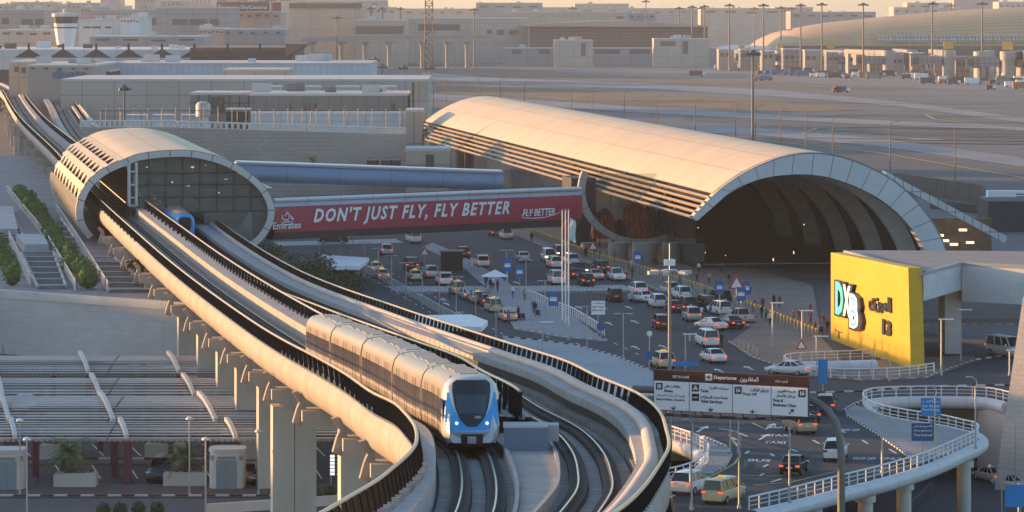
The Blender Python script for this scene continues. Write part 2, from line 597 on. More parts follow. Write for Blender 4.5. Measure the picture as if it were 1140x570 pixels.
def deck(name, XF, ZF, left, right, label):
    """one U-shaped viaduct deck; left/right: 'edge' = girder side with walkway"""
    root = empty(name, label, 'viaduct')
    yy = ys(YN, YF)
    fr = [frame(XF, ZF, y) for y in yy]
    return root, yy, fr

# --- left deck
vl, yy, fr = deck('metro_viaduct', LX, LZ, 1, 1, 'curving concrete metro viaduct that carries the blue train')
profs = []
for y in yy:
    o = OFFL(y)
    profs.append([(o + .05, .78), (o - .12, .80), (o - .30, .55), (o - .42, .1), (o - .36, -.5), (o - .05, -1.15), (o + .7, -1.7), (-1.2, -1.95), (1.2, -1.95)] + ([(2.6, -1.7), (3.3, -1.0), (3.45, 0), (3.3, .75)] if y > 195 else [(1.5, -1.9), (1.7, -1.5), (1.73, -1.0), (1.73, -.6)]))
g = MB(); g.sweep(fr, profs); g.build('girder', girder_m, vl)
g = MB()
g.sweep(fr, [[(OFFL(y) + .02, .80), (-1.95, .80), (-1.9, .72), (-1.9, -.55)][::-1] for y in yy]); g.build('walkway', walk_m, vl)
g = MB(); g.sweep(fr, [(1.9, -.55), (-1.9, -.55)][::-1] and [(-1.92, -.55), (1.92, -.55)][::-1]); g.build('track_slab', slab_m, vl)
fr_far = [frame(LX, LZ, y) for y in ys(192, YF)]
g = MB(); g.sweep(fr_far, [(3.2, .80), (3.2, .85), (1.9, .85), (1.9, -.55)]); g.build('walkway', walk_m, vl)
fr_n = [frame(LX, LZ, y) for y in ys(YN, 192)]
g = MB(); g.sweep(fr_n, [(1.72, .0), (1.72, .16), (1.55, .16), (1.55, -.55)]); g.build('kerb', walk_m, vl)

# --- right deck
vr, yr, fr2 = deck('metro_viaduct', RX, RZ, 1, 1, 'right hand metro viaduct deck with empty curving track beside the train')
g = MB(); g.sweep(fr2, [([(-3.3, .75), (-3.4, 0), (-3.2, -1.0), (-2.5, -1.7)] if y > 195 else [(-1.73, -.6), (-1.73, -1.0), (-1.7, -1.5), (-1.5, -1.9)]) + [(-1.2, -1.95), (1.2, -1.95), (2.7 + OFFR(y) - 3.95, -1.75)] + [(u + OFFR(y) - 3.95, v) for u, v in ((3.75, -1.2), (4.1, -.5), (4.15, .1), (4.05, .55), (3.85, .8), (3.7, .8))] for y in yr]); g.build('girder', girder_m, vr)
g = MB(); g.sweep(fr2, [[(3.75 + d, .80), (3.1 + d, .80), (3.1 + d, 1.0), (2.15 + d * .45, 1.0), (2.15 + d * .45, .52), (2.3 + d * .45, .50)] for d in [OFFR(y) - 3.95 for y in yr]]); g.build('walkway', walk_m, vr)
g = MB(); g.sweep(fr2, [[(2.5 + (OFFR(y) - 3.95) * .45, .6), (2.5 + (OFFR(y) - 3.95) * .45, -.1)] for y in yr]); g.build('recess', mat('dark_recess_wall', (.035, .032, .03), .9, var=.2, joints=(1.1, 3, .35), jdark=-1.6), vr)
g = MB(); g.sweep(fr2, [(2.52, -.1), (1.9, -.12), (1.9, -.55)]); g.build('cable_ledge', plinth_m, vr)
g = MB(); g.sweep(fr2, [(1.92, -.55), (-1.92, -.55)]); g.build('track_slab', slab_m, vr)
g = MB(); g.sweep([(p + rt * (3.3 + OFFR(y) - 3.95), rt, up) for y, (p, rt, up) in zip(yr, fr2)], [(.3 * math.cos(a), 1.12 + .3 * math.sin(a)) for a in [k * 2 * PI / 10 for k in range(10)]], closed=True); g.build('cable_duct', tube_m, vr)
fr2f = [frame(RX, RZ, y) for y in ys(192, YF)]
g = MB(); g.sweep(fr2f, [(-1.9, -.55), (-1.9, .7), (-3.2, .7), (-3.2, .6)]); g.build('walkway', walk_m, vr)
fr2n = [frame(RX, RZ, y) for y in ys(YN, 192)]
g = MB(); g.sweep(fr2n, [(-1.55, -.55), (-1.55, .16), (-1.72, .16), (-1.72, .0)]); g.build('kerb', walk_m, vr)
# slab between the two decks at the near end
g = MB()
for y0, y1 in zip(ys(YN, 190)[:-1], ys(YN, 190)[1:]):
    a, b = frame(LX, LZ, y0), frame(LX, LZ, y1); c, d = frame(RX, RZ, y0), frame(RX, RZ, y1)
    k = Vector((0, 0, .02))
    g.poly([a[0] + a[1] * 1.74 + k, c[0] - c[1] * 1.74 + k, d[0] - d[1] * 1.74 + k, b[0] + b[1] * 1.74 + k], [(0, y0), (1, y0), (1, y1), (0, y1)])
g.build('middle_slab', mat('middle_slab', (0.34, 0.31, 0.28), 0.85, var=0.18, vscale=0.5, streak=0.3), vr)

# --- rails, plinths and cable marks
def rails(XF, ZF, root, y1=YF):
    fr = [frame(XF, ZF, y) for y in ys(YN, y1)]
    for s in (-.745, .745):
        g = MB()
        g.sweep(fr, [(s - .07, -.16), (s - .07, -.01), (s - .035, 0), (s + .035, 0), (s + .07, -.01), (s + .07, -.16)], smooth=False)
        for i in range(len(g.f)):
            if i % 5 == 2: g.m[i] = 0
            else: g.m[i] = 1
        g.build('rail', [rail_m, rail_side_m], root)
        g = MB(); g.sweep(fr, [(s - .42, -.53), (s - .4, -.18), (s + .4, -.18), (s + .42, -.53)], smooth=False); g.build('plinth', rail_side_m if False else mat('rail_bed', (0.035, 0.03, 0.028), 0.9, var=0.3), root)
    for s in (-1.45, 1.45):
        g = MB(); g.sweep(fr, [(s - .3, -.54), (s - .3, -.36), (s + .3, -.36), (s + .3, -.54)], smooth=False); g.build('plinth', plinth_m, root)
    g = MB(); g.sweep(fr, [(-.3, -.54), (-.3, -.40), (.3, -.40), (.3, -.54)], smooth=False); g.build('plinth', plinth_m, root)
rails(LX, LZ, vl); rails(RX, RZ, vr)

# --- louvred railings: posts, slanting blades and a handrail
def railing(XF, ZF, off, y0, y1, base, h, root, lean=0.0, step=3.2, y_skip=None, cap=railcap_m, blade=.25):
    ofn = off if callable(off) else (lambda y: off)
    bl = MB(); hr = MB()
    y = y0; pts = []
    sgn = -1 if ofn(y0) < 0 else 1
    while y < y1:
        p, rt, up = frame(XF, ZF, y)
        t = Vector((-rt.y, rt.x, 0))
        b = p + rt * ofn(y) + up * base
        tp = b + up * h + rt * lean * sgn - t * .35
        st = step * .5 if y < 195 else step if y < 420 else step * 2
        w = (blade if y < 420 else blade * 2.5) / 2
        # one blade, a thin slanting board set at an angle to the line of the railing
        n = (t * .5 + rt * .86 * sgn).normalized()
        th = rt * .03
        q = [b - n * w, b + n * w, tp + n * w, tp - n * w]
        ids = [bl.addv(v - th) for v in q] + [bl.addv(v + th) for v in q]
        for f in ((0, 1, 2, 3), (7, 6, 5, 4), (0, 4, 5, 1), (1, 5, 6, 2), (2, 6, 7, 3), (3, 7, 4, 0)):
            bl.face([ids[i] for i in f])
        pts.append(tp)
        y += st
    hr.tube([v + Vector((0, 0, .04)) for v in pts], .085, 6)
    o = tag(bl.build('railing', louvre_m, root), kind='stuff')
    hr.build('handrail', cap, o)
    br = MB()
    yb_ = y0
    while yb_ < min(y1, 260):
        p, rt, up = frame(XF, ZF, yb_)
        c = p + rt * (ofn(yb_) - .14 * sgn) + up * (base + .14); br.box(c, (.30, .13, .28), math.atan2(rt.y, rt.x)); yb_ += 1.1
    if br.v: tag(br.build('bracket', walk_m, root), kind='stuff')
    kb = MB()
    kb.tube([v - Vector((0, 0, h - .12)) for v in pts], .05, 4)
    kb.build('bottom_rail', darksteel_m, o)
railing(LX, LZ, OFFL, 118, 1150, .80, 1.2, vl, lean=.18)
railing(LX, LZ, 3.15, 196, 1100, .85, 1.05, vl, step=3.0)
railing(RX, RZ, -2.75, 190, 480, .70, 1.5, vr, step=2.8)
railing(RX, RZ, OFFR, 118, 500, .80, 1.0, vr, lean=.12, step=2.4)
railing(RX, RZ, 3.95, 590, 1500, .80, 1.1, vr, step=3)

# --- blue-grey equipment box on the end of the middle slab
p, rt, up = frame(RX, RZ, 190)
pc = (frame(LX, LZ, 189)[0] + frame(RX, RZ, 189)[0]) / 2
eb = MB(); eb.box((0, 0, .8), (2.1, 1.8, 1.6)); 
ebo = eb.build('equipment_box', mat('blue_grey_metal', (0.17, 0.23, 0.32), 0.45, .2, var=.08), None, loc=Vector((at(585, 177), 177, RZ(177) - .4)))
tag(ebo, 'blue grey equipment box between the tracks beside the train', 'equipment box')
lid = MB(); lid.box((0, 0, 1.65), (2.2, 1.9, .09)); lid.box((1.35, .9, 1.2), (.6, 1.2, .8)); lid.build('lid', mat('pale_box_lid', (0.48, 0.47, 0.47), 0.6), ebo)

# --- piers under the viaduct
def pier(y, z0, wide=3.2, label=None, both=True, group='viaduct piers', dxc=0.0):
    pl, rl, up = frame(LX, LZ, y)
    pr, rr, _ = frame(RX, RZ, y)
    ang = math.atan2(rl.y, rl.x)
    base = Vector((pl.x, pl.y, z0)) + rl * (-1.3)
    root = empty('viaduct_pier', label, 'pier', base, ang, group)
    L = lambda p: Matrix.Rotation(-ang, 3, 'Z') @ (Vector(p) - base)
    top = pl.z - 1.95
    ct = top - .05; cb = ct - 1.25
    s = MB()
    hgt = cb - z0
    if wide > 2.9:
        for dx in (-.82 - .6, .82 - .6):
            s.box((dx, 0, hgt / 2), (1.58, 2.0, hgt))
        s.box((-.6, 0, hgt / 2 - .03), (.3, 1.7, hgt - .1))
    else:
        s.box((-.35 + dxc, 0, hgt / 2), (wide, 1.9, hgt))
    s.build('column', concrete, root); s = MB()
    if both:
        q = L(Vector((pr.x, pr.y, z0)))
        s.box((q.x + .6, q.y, (pr.z - 3.3 - z0) / 2), (1.7, 2.0, pr.z - 3.3 - z0))
    so_ = s.build('column', concrete, root)
    c = MB()
    q = L(Vector((pr.x, pr.y, z0)))
    x0 = -2.3; x1 = 2.8 if wide > 2.9 else 1.9 if y > 260 else 5.6
    zt = ct - z0; zb = cb - z0
    # cap with chamfered underside
    c.M = Matrix.Rotation(PI / 2, 4, 'X')
    prof = [(x0, zt), (x0, zb + .5), (x0 + .9, zb), (x1, zb), (x1 + .3, zt)]
    n0 = [c.addv((a, b, -1.15)) for a, b in prof]; n1 = [c.addv((a, b, 1.15)) for a, b in prof]
    c.face(n0); c.face(n1[::-1])
    for i in range(len(prof)):
        j = (i + 1) % len(prof); c.face([n0[i], n1[i], n1[j], n0[j]][::-1])
    c.M = None
    c.build('cap', concrete, root); c = MB()
    if both:
        c.box((q.x, q.y, pr.z - 2.65 - z0), (5.0, 2.2, 1.2))
        c.build('cap', concrete, root)
    k = MB()
    k.M = Matrix.Rotation(PI / 2, 4, 'X')
    pk = [(x0 - .55, zb + .35), (x0 + .0, zb + .1), (x0 + .35, zt), (x0 + .25, zt + .85), (x0 - .25, zt + 1.25), (x0 - .6, zt + 1.15), (x0 - .1, zt + .45), (x0 - .3, zt)]
    n0 = [k.addv((a, b, -.35)) for a, b in pk]; n1 = [k.addv((a, b, .35)) for a, b in pk]
    k.face(n0); k.face(n1[::-1])
    for i in range(len(pk)):
        j = (i + 1) % len(pk); k.face([n0[i], n1[i], n1[j], n0[j]][::-1])
    k.build('corbel', girder_m, root)
    return root
pys = [200, 219, 243, 266, 285, 304, 322, 342, 364, 386, 408, 430, 452, 474]
ords = ['nearest the front edge', 'second nearest', 'third nearest', 'fourth nearest', 'fifth nearest', 'sixth nearest', 'seventh nearest']
for i, y in enumerate(pys):
    z0 = 0.0 if y < 375 else tz
    if i == 0:
        lb = 'concrete viaduct pier just behind the blue and maroon notice board'
    elif i == 1: lb = 'concrete viaduct pier in the gap left of the train front'
    elif i == 2: lb = 'wide concrete viaduct pier between the notice board and the twin pier'
    elif i == 3: lb = 'broad grooved concrete viaduct pier right of the white booth'
    elif i < 9: lb = '%s concrete viaduct pier rising among the canopy roofs' % ('first', 'second', 'third', 'fourth', 'fifth')[i - 4]
    else: lb = '%s short viaduct pier beyond the block wall edge' % ('first', 'second', 'third', 'fourth', 'fifth')[i - 9]
    pier(y, z0, label=lb, wide=3.2 if 260 < y < 270 else 2.6 if y < 250 and False else 2.45 if y < 260 else 2.35, dxc=1.9 if 230 < y < 260 else 4.2 if y < 230 else 0.0)
for j, y in enumerate([600, 640, 680, 720, 770, 820, 880, 940, 1000, 1060, 1120]):
    pier(y, 0, wide=2.1, label='%s viaduct pier beyond the station, counted away from it' % ('first', 'second', 'third', 'fourth', 'fifth', 'sixth', 'seventh', 'eighth', 'ninth', 'tenth', 'eleventh')[j], group='viaduct piers beyond the station')
# ---------------------------------------------------------------- metro train
train_body = mat('train_silver', (0.35, 0.285, 0.23), 0.34, .5, var=0.06, vscale=0.5)
train_white = mat('train_white', (0.50, 0.51, 0.53), 0.35, .2, var=0.05)
train_blue = mat('train_blue', (0.02, 0.30, 0.72), 0.3, var=0.04)
train_glass = glass('train_glass', (0.012, 0.016, 0.024), 0.08)
train_win = mat('train_window_band', (0.10, 0.075, 0.06), 0.2, .3, var=0.2, vscale=.5, joints=(1.25, 60, 0.05), jdark=0.5)
train_dark = mat('train_underframe', (0.02, 0.02, 0.022), 0.7)
roof_grey = mat('train_roof', (0.36, 0.29, 0.23), 0.5, .1, var=0.12, vscale=0.8)
lampw = mat('train_lamp', (0.9, 0.9, 0.85), 0.2, emit=(1.0, 0.85, 0.65), estr=.45)
YT0 = 175.5                                            # nose
# arc-length stations along the left track
trk = [YT0]; acc = [0.0]
pp = frame(LX, LZ, YT0)[0]
yv = YT0
while acc[-1] < 92:
    yv += .25
    q = frame(LX, LZ, yv)[0]
    acc.append(acc[-1] + (q - pp).length); trk.append(yv); pp = q
def ysat(s):
    return float(np.interp(s, acc, trk))
body_half = [(-1.16, .42), (-1.38, .62), (-1.43, 1.0), (-1.44, 1.25), (-1.44, 2.45), (-1.41, 2.75), (-1.31, 3.15), (-1.10, 3.42), (-.78, 3.56), (-.35, 3.62), (0, 3.63)]
ring = body_half + [(-u, v) for u, v in reversed(body_half[:-1])]
tr = empty('metro_train', 'silver metro train with blue and white nose on the curving viaduct', 'train', frame(LX, LZ, YT0)[0])
org = tr.location.copy()
def tframe(s):
    p, rt, up = frame(LX, LZ, ysat(s))
    return (p - org, rt, up)
def carriage(s0, s1, first=False):
    ss = [s0 + (s1 - s0) * i / 8 for i in range(9)]
    frs = [tframe(s) for s in ss]
    g = MB()
    rings = g.sweep(frs, ring, caps=True)
    o = g.build('carriage', train_body, tr)
    # window band on both sides
    for sd in (-1, 1):
        w = MB(); a = [tframe(s) for s in np.linspace(s0 + .35, s1 - .35, 9)]
        w.sweep(a, [(sd * 1.452, 1.30), (sd * 1.452, 2.42)] if sd > 0 else [(sd * 1.452, 2.42), (sd * 1.452, 1.30)], smooth=False)
        w.build('window_band', train_win, o)
        d = MB()
        for c in (0.2, 0.5, 0.8):
            s = s0 + (s1 - s0) * c
            for e in (-.68, .68):
                p, rt, up = tframe(s + e)
                t = Vector((-rt.y, rt.x, 0))
                d.box(p + rt * sd * 1.452 + up * 1.75, (.02, .035, 2.2), math.atan2(rt.y, rt.x))
        d.build('door_seam', train_dark, o)
    # roof equipment
    rf = MB()
    for c, wd, ln in ((.12, .9, .5), (.28, 1.2, 2.6), (.5, 1.1, 1.6), (.72, 1.2, 2.6), (.9, .9, .5)):
        p, rt, up = tframe(s0 + (s1 - s0) * c)
        rf.box(p + up * 3.63, (wd, ln, .07), math.atan2(rt.y, rt.x))
    for c in (.06, .94):
        p, rt, up = tframe(s0 + (s1 - s0) * c)
        for e in (-.85, .85):
            rf.box(p + up * 3.50 + rt * e, (.3, .8, .06), math.atan2(rt.y, rt.x))
    rf.build('roof_unit', roof_grey, o)
    st = MB(); a = [tframe(s) for s in np.linspace(s0, s1, 9)]
    for sd in (-1, 1):
        st.sweep(a, [(sd * 1.445, 1.08), (sd * 1.445, 1.2)] if sd > 0 else [(sd * 1.445, 1.2), (sd * 1.445, 1.08)], smooth=False)
    st.build('stripe', mat('train_stripe', (0.35, 0.36, 0.42), 0.4, .3), o)
    u = MB(); u.sweep(a, [(-1.1, .05), (-1.1, .55), (1.1, .55), (1.1, .05)], closed=True, caps=True, smooth=False); u.build('underframe', train_dark, o)
    return o
CL, GAP = 16.9, .55
s = 2.4
for i in range(5):
    e = s + (CL - 2.4 if i == 0 else CL)
    carriage(s, e)
    if i < 4:
        g = MB(); sc = [(u * .93, .5 + (v - .5) * .97) for u, v in ring]
        g.sweep([tframe(e), tframe(e + GAP)], sc); g.build('gangway', mat('gangway_rubber', (0.045, 0.035, 0.032), 0.8), tr)
    s = e + GAP
# nose: rings shrink forward to a raked blue face
nose = MB()
stn = [(2.42, 1.0, 0, 1.0), (1.7, .995, .0, .99), (1.1, .975, .0, .965), (.6, .93, .02, .92), (.25, .86, .05, .86), (.05, .76, .10, .80)]
rings = []
for (s, k, lift, kz) in stn:
    p, rt, up = tframe(s if s >= 0 else 0)
    rr = []
    for u, v in ring:
        rake = max(0, (v - 1.0)) * .42 * (2.42 - s) / 2.42        # upper part leans back
        p2, rt2, up2 = tframe(max(0, s + rake))
        k2 = k * (1 - .10 * max(0, v - 2.0) * (2.42 - s) / 2.42)
        rr.append(nose.addv(p2 + rt2 * u * k2 + up2 * (.42 + (v - .42) * kz)))
    rings.append(rr)
nose.smooth = True
n = len(ring)
for a, b in zip(rings[:-1], rings[1:]):
    for j in range(n - 1):
        nose.face([a[j], b[j], b[j + 1], a[j + 1]][::-1])
        zc = ring[j][1]
        nose.m[-1] = 0
nose.face(rings[-1])
no = nose.build('nose', [train_white, train_blue], tr)
# the face: shallow curved shell laid 2 cm in front of the nose end; silver A-pillars, blue lower half, grey bumper, dark windscreen
def face_pt(u, v, out=0.0):
    """u -1..1 across, v height above rail; raked and rounded"""
    s = .05 + max(0, v - 1.0) * .42 * .98 + .32 * abs(u) ** 2.2 - out
    if v < 1.0: s += (1.0 - v) * .12
    p, rt, up = tframe(max(0, s))
    if s < 0: p = p + Vector((0, s, 0))
    return p + rt * (u * 1.20 * (1 - .05 * max(0, v - 2.0))) + up * v
def patch(outline, m, name, out, parent, sub=1):
    mb = MB(); mb.smooth = True
    # grid fill clipped to outline: rows by v
    vs_ = sorted(set([v for _, v in outline]))
    def span(v):
        xs = []
        for (u0, v0), (u1, v1) in zip(outline, outline[1:] + outline[:1]):
            if (v0 - v) * (v1 - v) <= 0 and abs(v1 - v0) > 1e-6:
                xs.append(u0 + (u1 - u0) * (v - v0) / (v1 - v0))
        return (min(xs), max(xs)) if xs else None
    rows = []
    v0, v1 = vs_[0] + 1e-3, vs_[-1] - 1e-3
    for i in range(15):
        v = v0 + (v1 - v0) * i / 14
        sp = span(v)
        rows.append([mb.addv(face_pt(sp[0] + (sp[1] - sp[0]) * k / 10, v, out)) for k in range(11)])
    for a, b in zip(rows[:-1], rows[1:]):
        for k in range(10):
            mb.face([a[k], a[k + 1], b[k + 1], b[k]])
    return mb.build(name, m, parent)
patch([(-.98, .42), (.98, .42), (1.06, .9), (1.07, 1.15), (-1.07, 1.15), (-1.06, .9)], mat('train_bumper', (0.42, 0.43, 0.44), 0.4, .3), 'bumper', .09, no)
patch([(-1.05, .95), (1.05, .95), (1.08, 1.5), (1.07, 2.0), (1.04, 2.85), (-1.04, 2.85), (-1.07, 2.0), (-1.08, 1.5)], train_blue, 'blue_panel', .10, no)
patch([(-.3, 1.5), (.3, 1.5), (.62, 1.8), (.82, 2.3), (.93, 2.75), (.98, 3.15), (.75, 3.42), (-.75, 3.42), (-.98, 3.15), (-.93, 2.75), (-.82, 2.3), (-.62, 1.8)], mat('train_face_silver', (0.50, 0.53, 0.56), 0.35, .4), 'front_shell', .105, no)
patch([(-.18, 1.22), (.18, 1.22), (.45, 1.5), (.62, 1.9), (.74, 2.4), (.83, 2.95), (.82, 3.3), (.66, 3.46), (-.66, 3.46), (-.82, 3.3), (-.83, 2.95), (-.74, 2.4), (-.62, 1.9), (-.45, 1.5)], train_glass, 'windscreen', .125, no)
patch([(-.55, 1.85), (.55, 1.85), (.68, 2.75), (-.68, 2.75)], glass('train_glass_lit', (0.035, 0.055, 0.085), 0.1), 'cab_view', .135, no)
patch([(-.44, .32), (.44, .32), (.46, .86), (-.46, .86)], train_dark, 'coupler_recess', .12, no)
for u in (-.62, .62):
    h = MB(); c = face_pt(u, 1.38, .15)
    h.M = Matrix.Translation(c) @ Matrix.Rotation(PI / 2, 4, 'X')
    h.lathe([(.075, -.05), (.075, .02), (.04, .04)], n=12)
    h.M = None
    h.build('headlight', lampw, no)
c = face_pt(0, .6, .3)
g = MB(); g.box(c, (.42, .35, .32)); g.box(c + Vector((0, -.2, 0)), (.2, .12, .2)); g.build('coupler', steel_m, no)
g = MB(); put_text(g, '5001', face_pt(.12, 1.62, .15), (1, 0, 0), (0, .35, 1), height=.12, size=1, depth=.004); g.build('number', white_m, no)
for sd in (-1, 1):
    d = MB(); a = [tframe(s) for s in (1.0, 1.7, 2.4, 3.0)]
    d.sweep(a, [[(sd * 1.41 * k, 1.3), (sd * 1.42 * k, 2.5)] if sd > 0 else [(sd * 1.42 * k, 2.5), (sd * 1.41 * k, 1.3)] for k in (.985, 1.003, 1.02, 1.02)], smooth=False)
    d.build('side_window', train_glass, no)
# ---------------------------------------------------------------- planes that carry traced outlines
class Plane:
    """upright plane through (x0, y0) with plan direction at angle th; photo pixels land on it"""
    def __init__(self, x0, y0, th):
        self.x0, self.y0, self.t = x0, y0, math.tan(th)
        self.d = Vector((math.cos(th), math.sin(th), 0))
        self.n = Vector((math.sin(th), -math.cos(th), 0))        # towards the camera
    def __call__(self, px, py):
        k = (px - CX) / F
        Y = (self.y0 - self.x0 * self.t) / (1 - k * self.t)
        return Vector((k * Y, Y, CZ - (py - CY) * Y / F))
def smooth_line(pts, n=6):
    """Catmull-Rom through points"""
    out = []
    P_ = [pts[0]] + list(pts) + [pts[-1]]
    for i in range(1, len(P_) - 2):
        p0, p1, p2, p3 = P_[i - 1], P_[i], P_[i + 1], P_[i + 2]
        for k in range(n):
            t = k / n
            out.append(0.5 * ((2 * p1) + (p2 - p0) * t + (2 * p0 - 5 * p1 + 4 * p2 - p3) * t * t + (3 * p1 - p0 - 3 * p2 + p3) * t ** 3))
    out.append(Vector(pts[-1]))
    return out
def offset_in(line, d, centre):
    """moves each point of a planar outline towards centre by d metres"""
    out = []
    for i, p in enumerate(line):
        a, b = line[max(i - 1, 0)], line[min(i + 1, len(line) - 1)]
        t = (b - a).normalized()
        c = Vector(centre) - p
        nrm = (c - t * c.dot(t)).normalized()
        out.append(p + nrm * d)
    return out
def strip(mb, A, B, smooth=True, u0=0.0):
    """quads between two equally long point rows"""
    sm = mb.smooth; mb.smooth = smooth
    ia = [mb.addv(p) for p in A]; ib = [mb.addv(p) for p in B]
    L_ = [0.0]
    for i in range(len(A) - 1): L_.append(L_[-1] + (A[i + 1] - A[i]).length)
    w = (B[0] - A[0]).length
    for i in range(len(A) - 1):
        mb.face([ia[i], ia[i + 1], ib[i + 1], ib[i]], [(u0, L_[i]), (u0, L_[i + 1]), (u0 + w, L_[i + 1]), (u0 + w, L_[i])])
    mb.smooth = sm

gold_roof = mat('gold_roof_panels', (0.70, 0.53, 0.33), 0.5, .15, var=0.10, vscale=0.15, joints=(1.9, 5.2, 0.12), jdark=0.35)
gold_plain = mat('gold_panels', (0.60, 0.45, 0.28), 0.5, .15, var=0.08)
ring_m = mat('ring_cladding', (0.50, 0.51, 0.53), 0.45, .3, var=0.08, joints=(40, 3.0, 0.10), jdark=0.6)
ringT_m = mat('arch_cladding', (0.50, 0.54, 0.60), 0.5, .15, var=0.08, joints=(1.25, 2.9, 0.07), jdark=0.65)
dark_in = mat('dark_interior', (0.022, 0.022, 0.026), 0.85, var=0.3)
st_glass = glass('station_glass', (0.16, 0.20, 0.20), 0.12, clear=.45)
dk_glass = glass('dark_glass', (0.02, 0.026, 0.032), 0.08)
warm_glow = mat('warm_glow', (1, .8, .5), emit=(1.0, 0.62, 0.28), estr=.8)
cool_lamp = mat('cool_lamp', (1, 1, 1), emit=(1.0, 0.92, 0.8), estr=1.6)

# ---------------------------------------------------------------- metro station: a gold shell with an oval glazed end
SP = Plane(-45.6, 490, R(9.6))
AX = Vector((-0.168, 0.986, 0))
out_px = [(98, 267), (89, 255), (85, 241), (85.5, 227), (91, 212), (99, 200), (108, 192), (121, 184), (138, 177), (152, 171.5), (170, 168.5), (189, 167), (210, 167),
          (229, 170), (247, 175), (263, 182), (278, 192), (291, 203), (300, 215), (305, 227), (306, 238), (304, 249), (297, 262), (288, 272), (276, 279.5), (258, 283), (230, 284)]
so_ = smooth_line([SP(*p) for p in out_px], 3)
scn = SP(198, 228)
si_ = offset_in(so_, .95, scn)
st = empty('metro_station', 'gold shelled metro station with oval glazed end beside the footbridge', 'station', (scn.x, scn.y, tz))
so0 = st.location.copy()
sh = lambda L: [p - so0 for p in L]
fo, fi = sh(so_), sh(si_)
depth = AX * 1.3
m_ = MB()
strip(m_, fo, fi); strip(m_, [p + depth for p in fo], fo); strip(m_, fi, [p + depth for p in fi])
m_.build('end_ring', ring_m, st)
# roof: from outline index of (138,177) to the right end, 90 m long
iroof0, iroof1 = 8 * 3, 21 * 3
BK = AX * 92
top = fo[iroof0:iroof1]
def shell(mb, line, a, b, n=10, smooth=True):
    rows = [[p + AX * (a + (b - a) * k / n) for p in line] for k in range(n + 1)]
    for k in range(n):
        strip(mb, rows[k], rows[k + 1], smooth, u0=a + (b - a) * k / n)
m_ = MB(); shell(m_, top, .6, 92); m_.build('roof', gold_roof, st)
m_ = MB(); shell(m_, offset_in(top, .5, scn - so0), 1.3, 92); strip(m_, [p + BK for p in top], [p + BK for p in offset_in(top, .5, scn - so0)]); m_.build('roof_lining', mat('roof_lining', (0.20, 0.17, 0.14), 0.7), st)
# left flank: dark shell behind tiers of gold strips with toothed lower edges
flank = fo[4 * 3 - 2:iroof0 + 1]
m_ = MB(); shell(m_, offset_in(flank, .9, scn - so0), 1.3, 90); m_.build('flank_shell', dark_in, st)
Lf = [0.0]
for a, b in zip(flank[:-1], flank[1:]): Lf.append(Lf[-1] + (b - a).length)
def fl(t):
    t = max(0, min(Lf[-1], t * Lf[-1]))
    i = int(np.clip(np.searchsorted(Lf, t) - 1, 0, len(flank) - 2))
    k = (t - Lf[i]) / (Lf[i + 1] - Lf[i])
    return flank[i] * (1 - k) + flank[i + 1] * k
outw = lambda p: (p - (scn - so0)).normalized()
for tier in range(4):
    t1 = 1.0 - tier * .25
    t0 = t1 - .11
    m_ = MB()
    A = [fl(t1), fl((t0 + t1) / 2), fl(t0) + outw(fl(t0)) * .12]
    shell(m_, A, .6, 90 - tier * 3, 8)
    shell(m_, [A[2], A[2] - outw(A[2]) * .3], .6, 90 - tier * 3, 8, False)
    m_.build('gold_tier', gold_roof, st)
    m_ = MB()                                          # toothed lower edge: raked gold blades with open triangles between
    lo = fl(t0 - .14)
    k = .8
    while k < 88 - tier * 3:
        a = A[2] - outw(A[2]) * .02
        m_.poly([a + AX * k, a + AX * (k + 5.6), lo + outw(lo) * .1 + AX * (k + .6), lo + outw(lo) * .1 + AX * (k - .8)])
        k += 9.2
    m_.build('tooth_panel', gold_plain, st)
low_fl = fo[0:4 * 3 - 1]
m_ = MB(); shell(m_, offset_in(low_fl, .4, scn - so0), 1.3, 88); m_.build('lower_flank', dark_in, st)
m_ = MB()
k = 1.5
while k < 88:
    for a, b in zip(low_fl[:-1], low_fl[1:]):
        m_.poly([a + AX * k, b + AX * k, b + AX * (k + .7), a + AX * (k + .7)])
    k += 1.7
m_.build('flank_slats', mat('grey_slats', (0.36, 0.34, 0.32), 0.6), st)
# glazed end right of the corner post
post_px = 147.0
gl_in = [p for p in sh(offset_in(so_, 1.0, scn))]
def inner_right():
    pts = []
    for p in gl_in:
        q = p + so0
        px = CX + q.x * F / q.y
        if px >= post_px: pts.append(p)
    return pts
ir = inner_right()
gbot = SP(306, 235).z * 0 + SP(200, 236).z - so0.z
g_ = MB()
seg = [p for p in ir if p.z > gbot]
basep = [Vector((p.x, p.y, gbot)) for p in seg]
NR = 6
DG = AX * 1.0
for i in range(len(seg) - 1):
    g_.poly([seg[i] + DG, seg[i + 1] + DG, basep[i + 1] + DG, basep[i] + DG])
low_in = [p for p in ir if p.z <= gbot]
x_tr = SP(228, 250)
lowq = [p for p in low_in if (p + so0).x > x_tr.x]
if len(lowq) > 2:
    g_.poly([basep[-1] + DG] + [p + DG for p in lowq] + [Vector((x_tr.x - so0.x, x_tr.y - so0.y, lowq[-1].z)) + DG, Vector((x_tr.x - so0.x, x_tr.y - so0.y, gbot)) + DG])
gp = g_.build('glass_end', st_glass, st)
mu = MB()
for px in (147, 166, 185, 204, 223, 242, 261, 280):
    t_ = [p for p in seg if abs((CX + (p.x + so0.x) * F / (p.y + so0.y)) - px) < 9]
    if not t_: continue
    tp = max(t_, key=lambda p: p.z)
    q = SP(px, 236) - so0
    w = .22 if px == 147 else .08
    mu.tube([Vector((q.x, q.y, gbot)) + DG * .9, Vector((q.x, q.y, tp.z)) + DG * .9], w, 4)
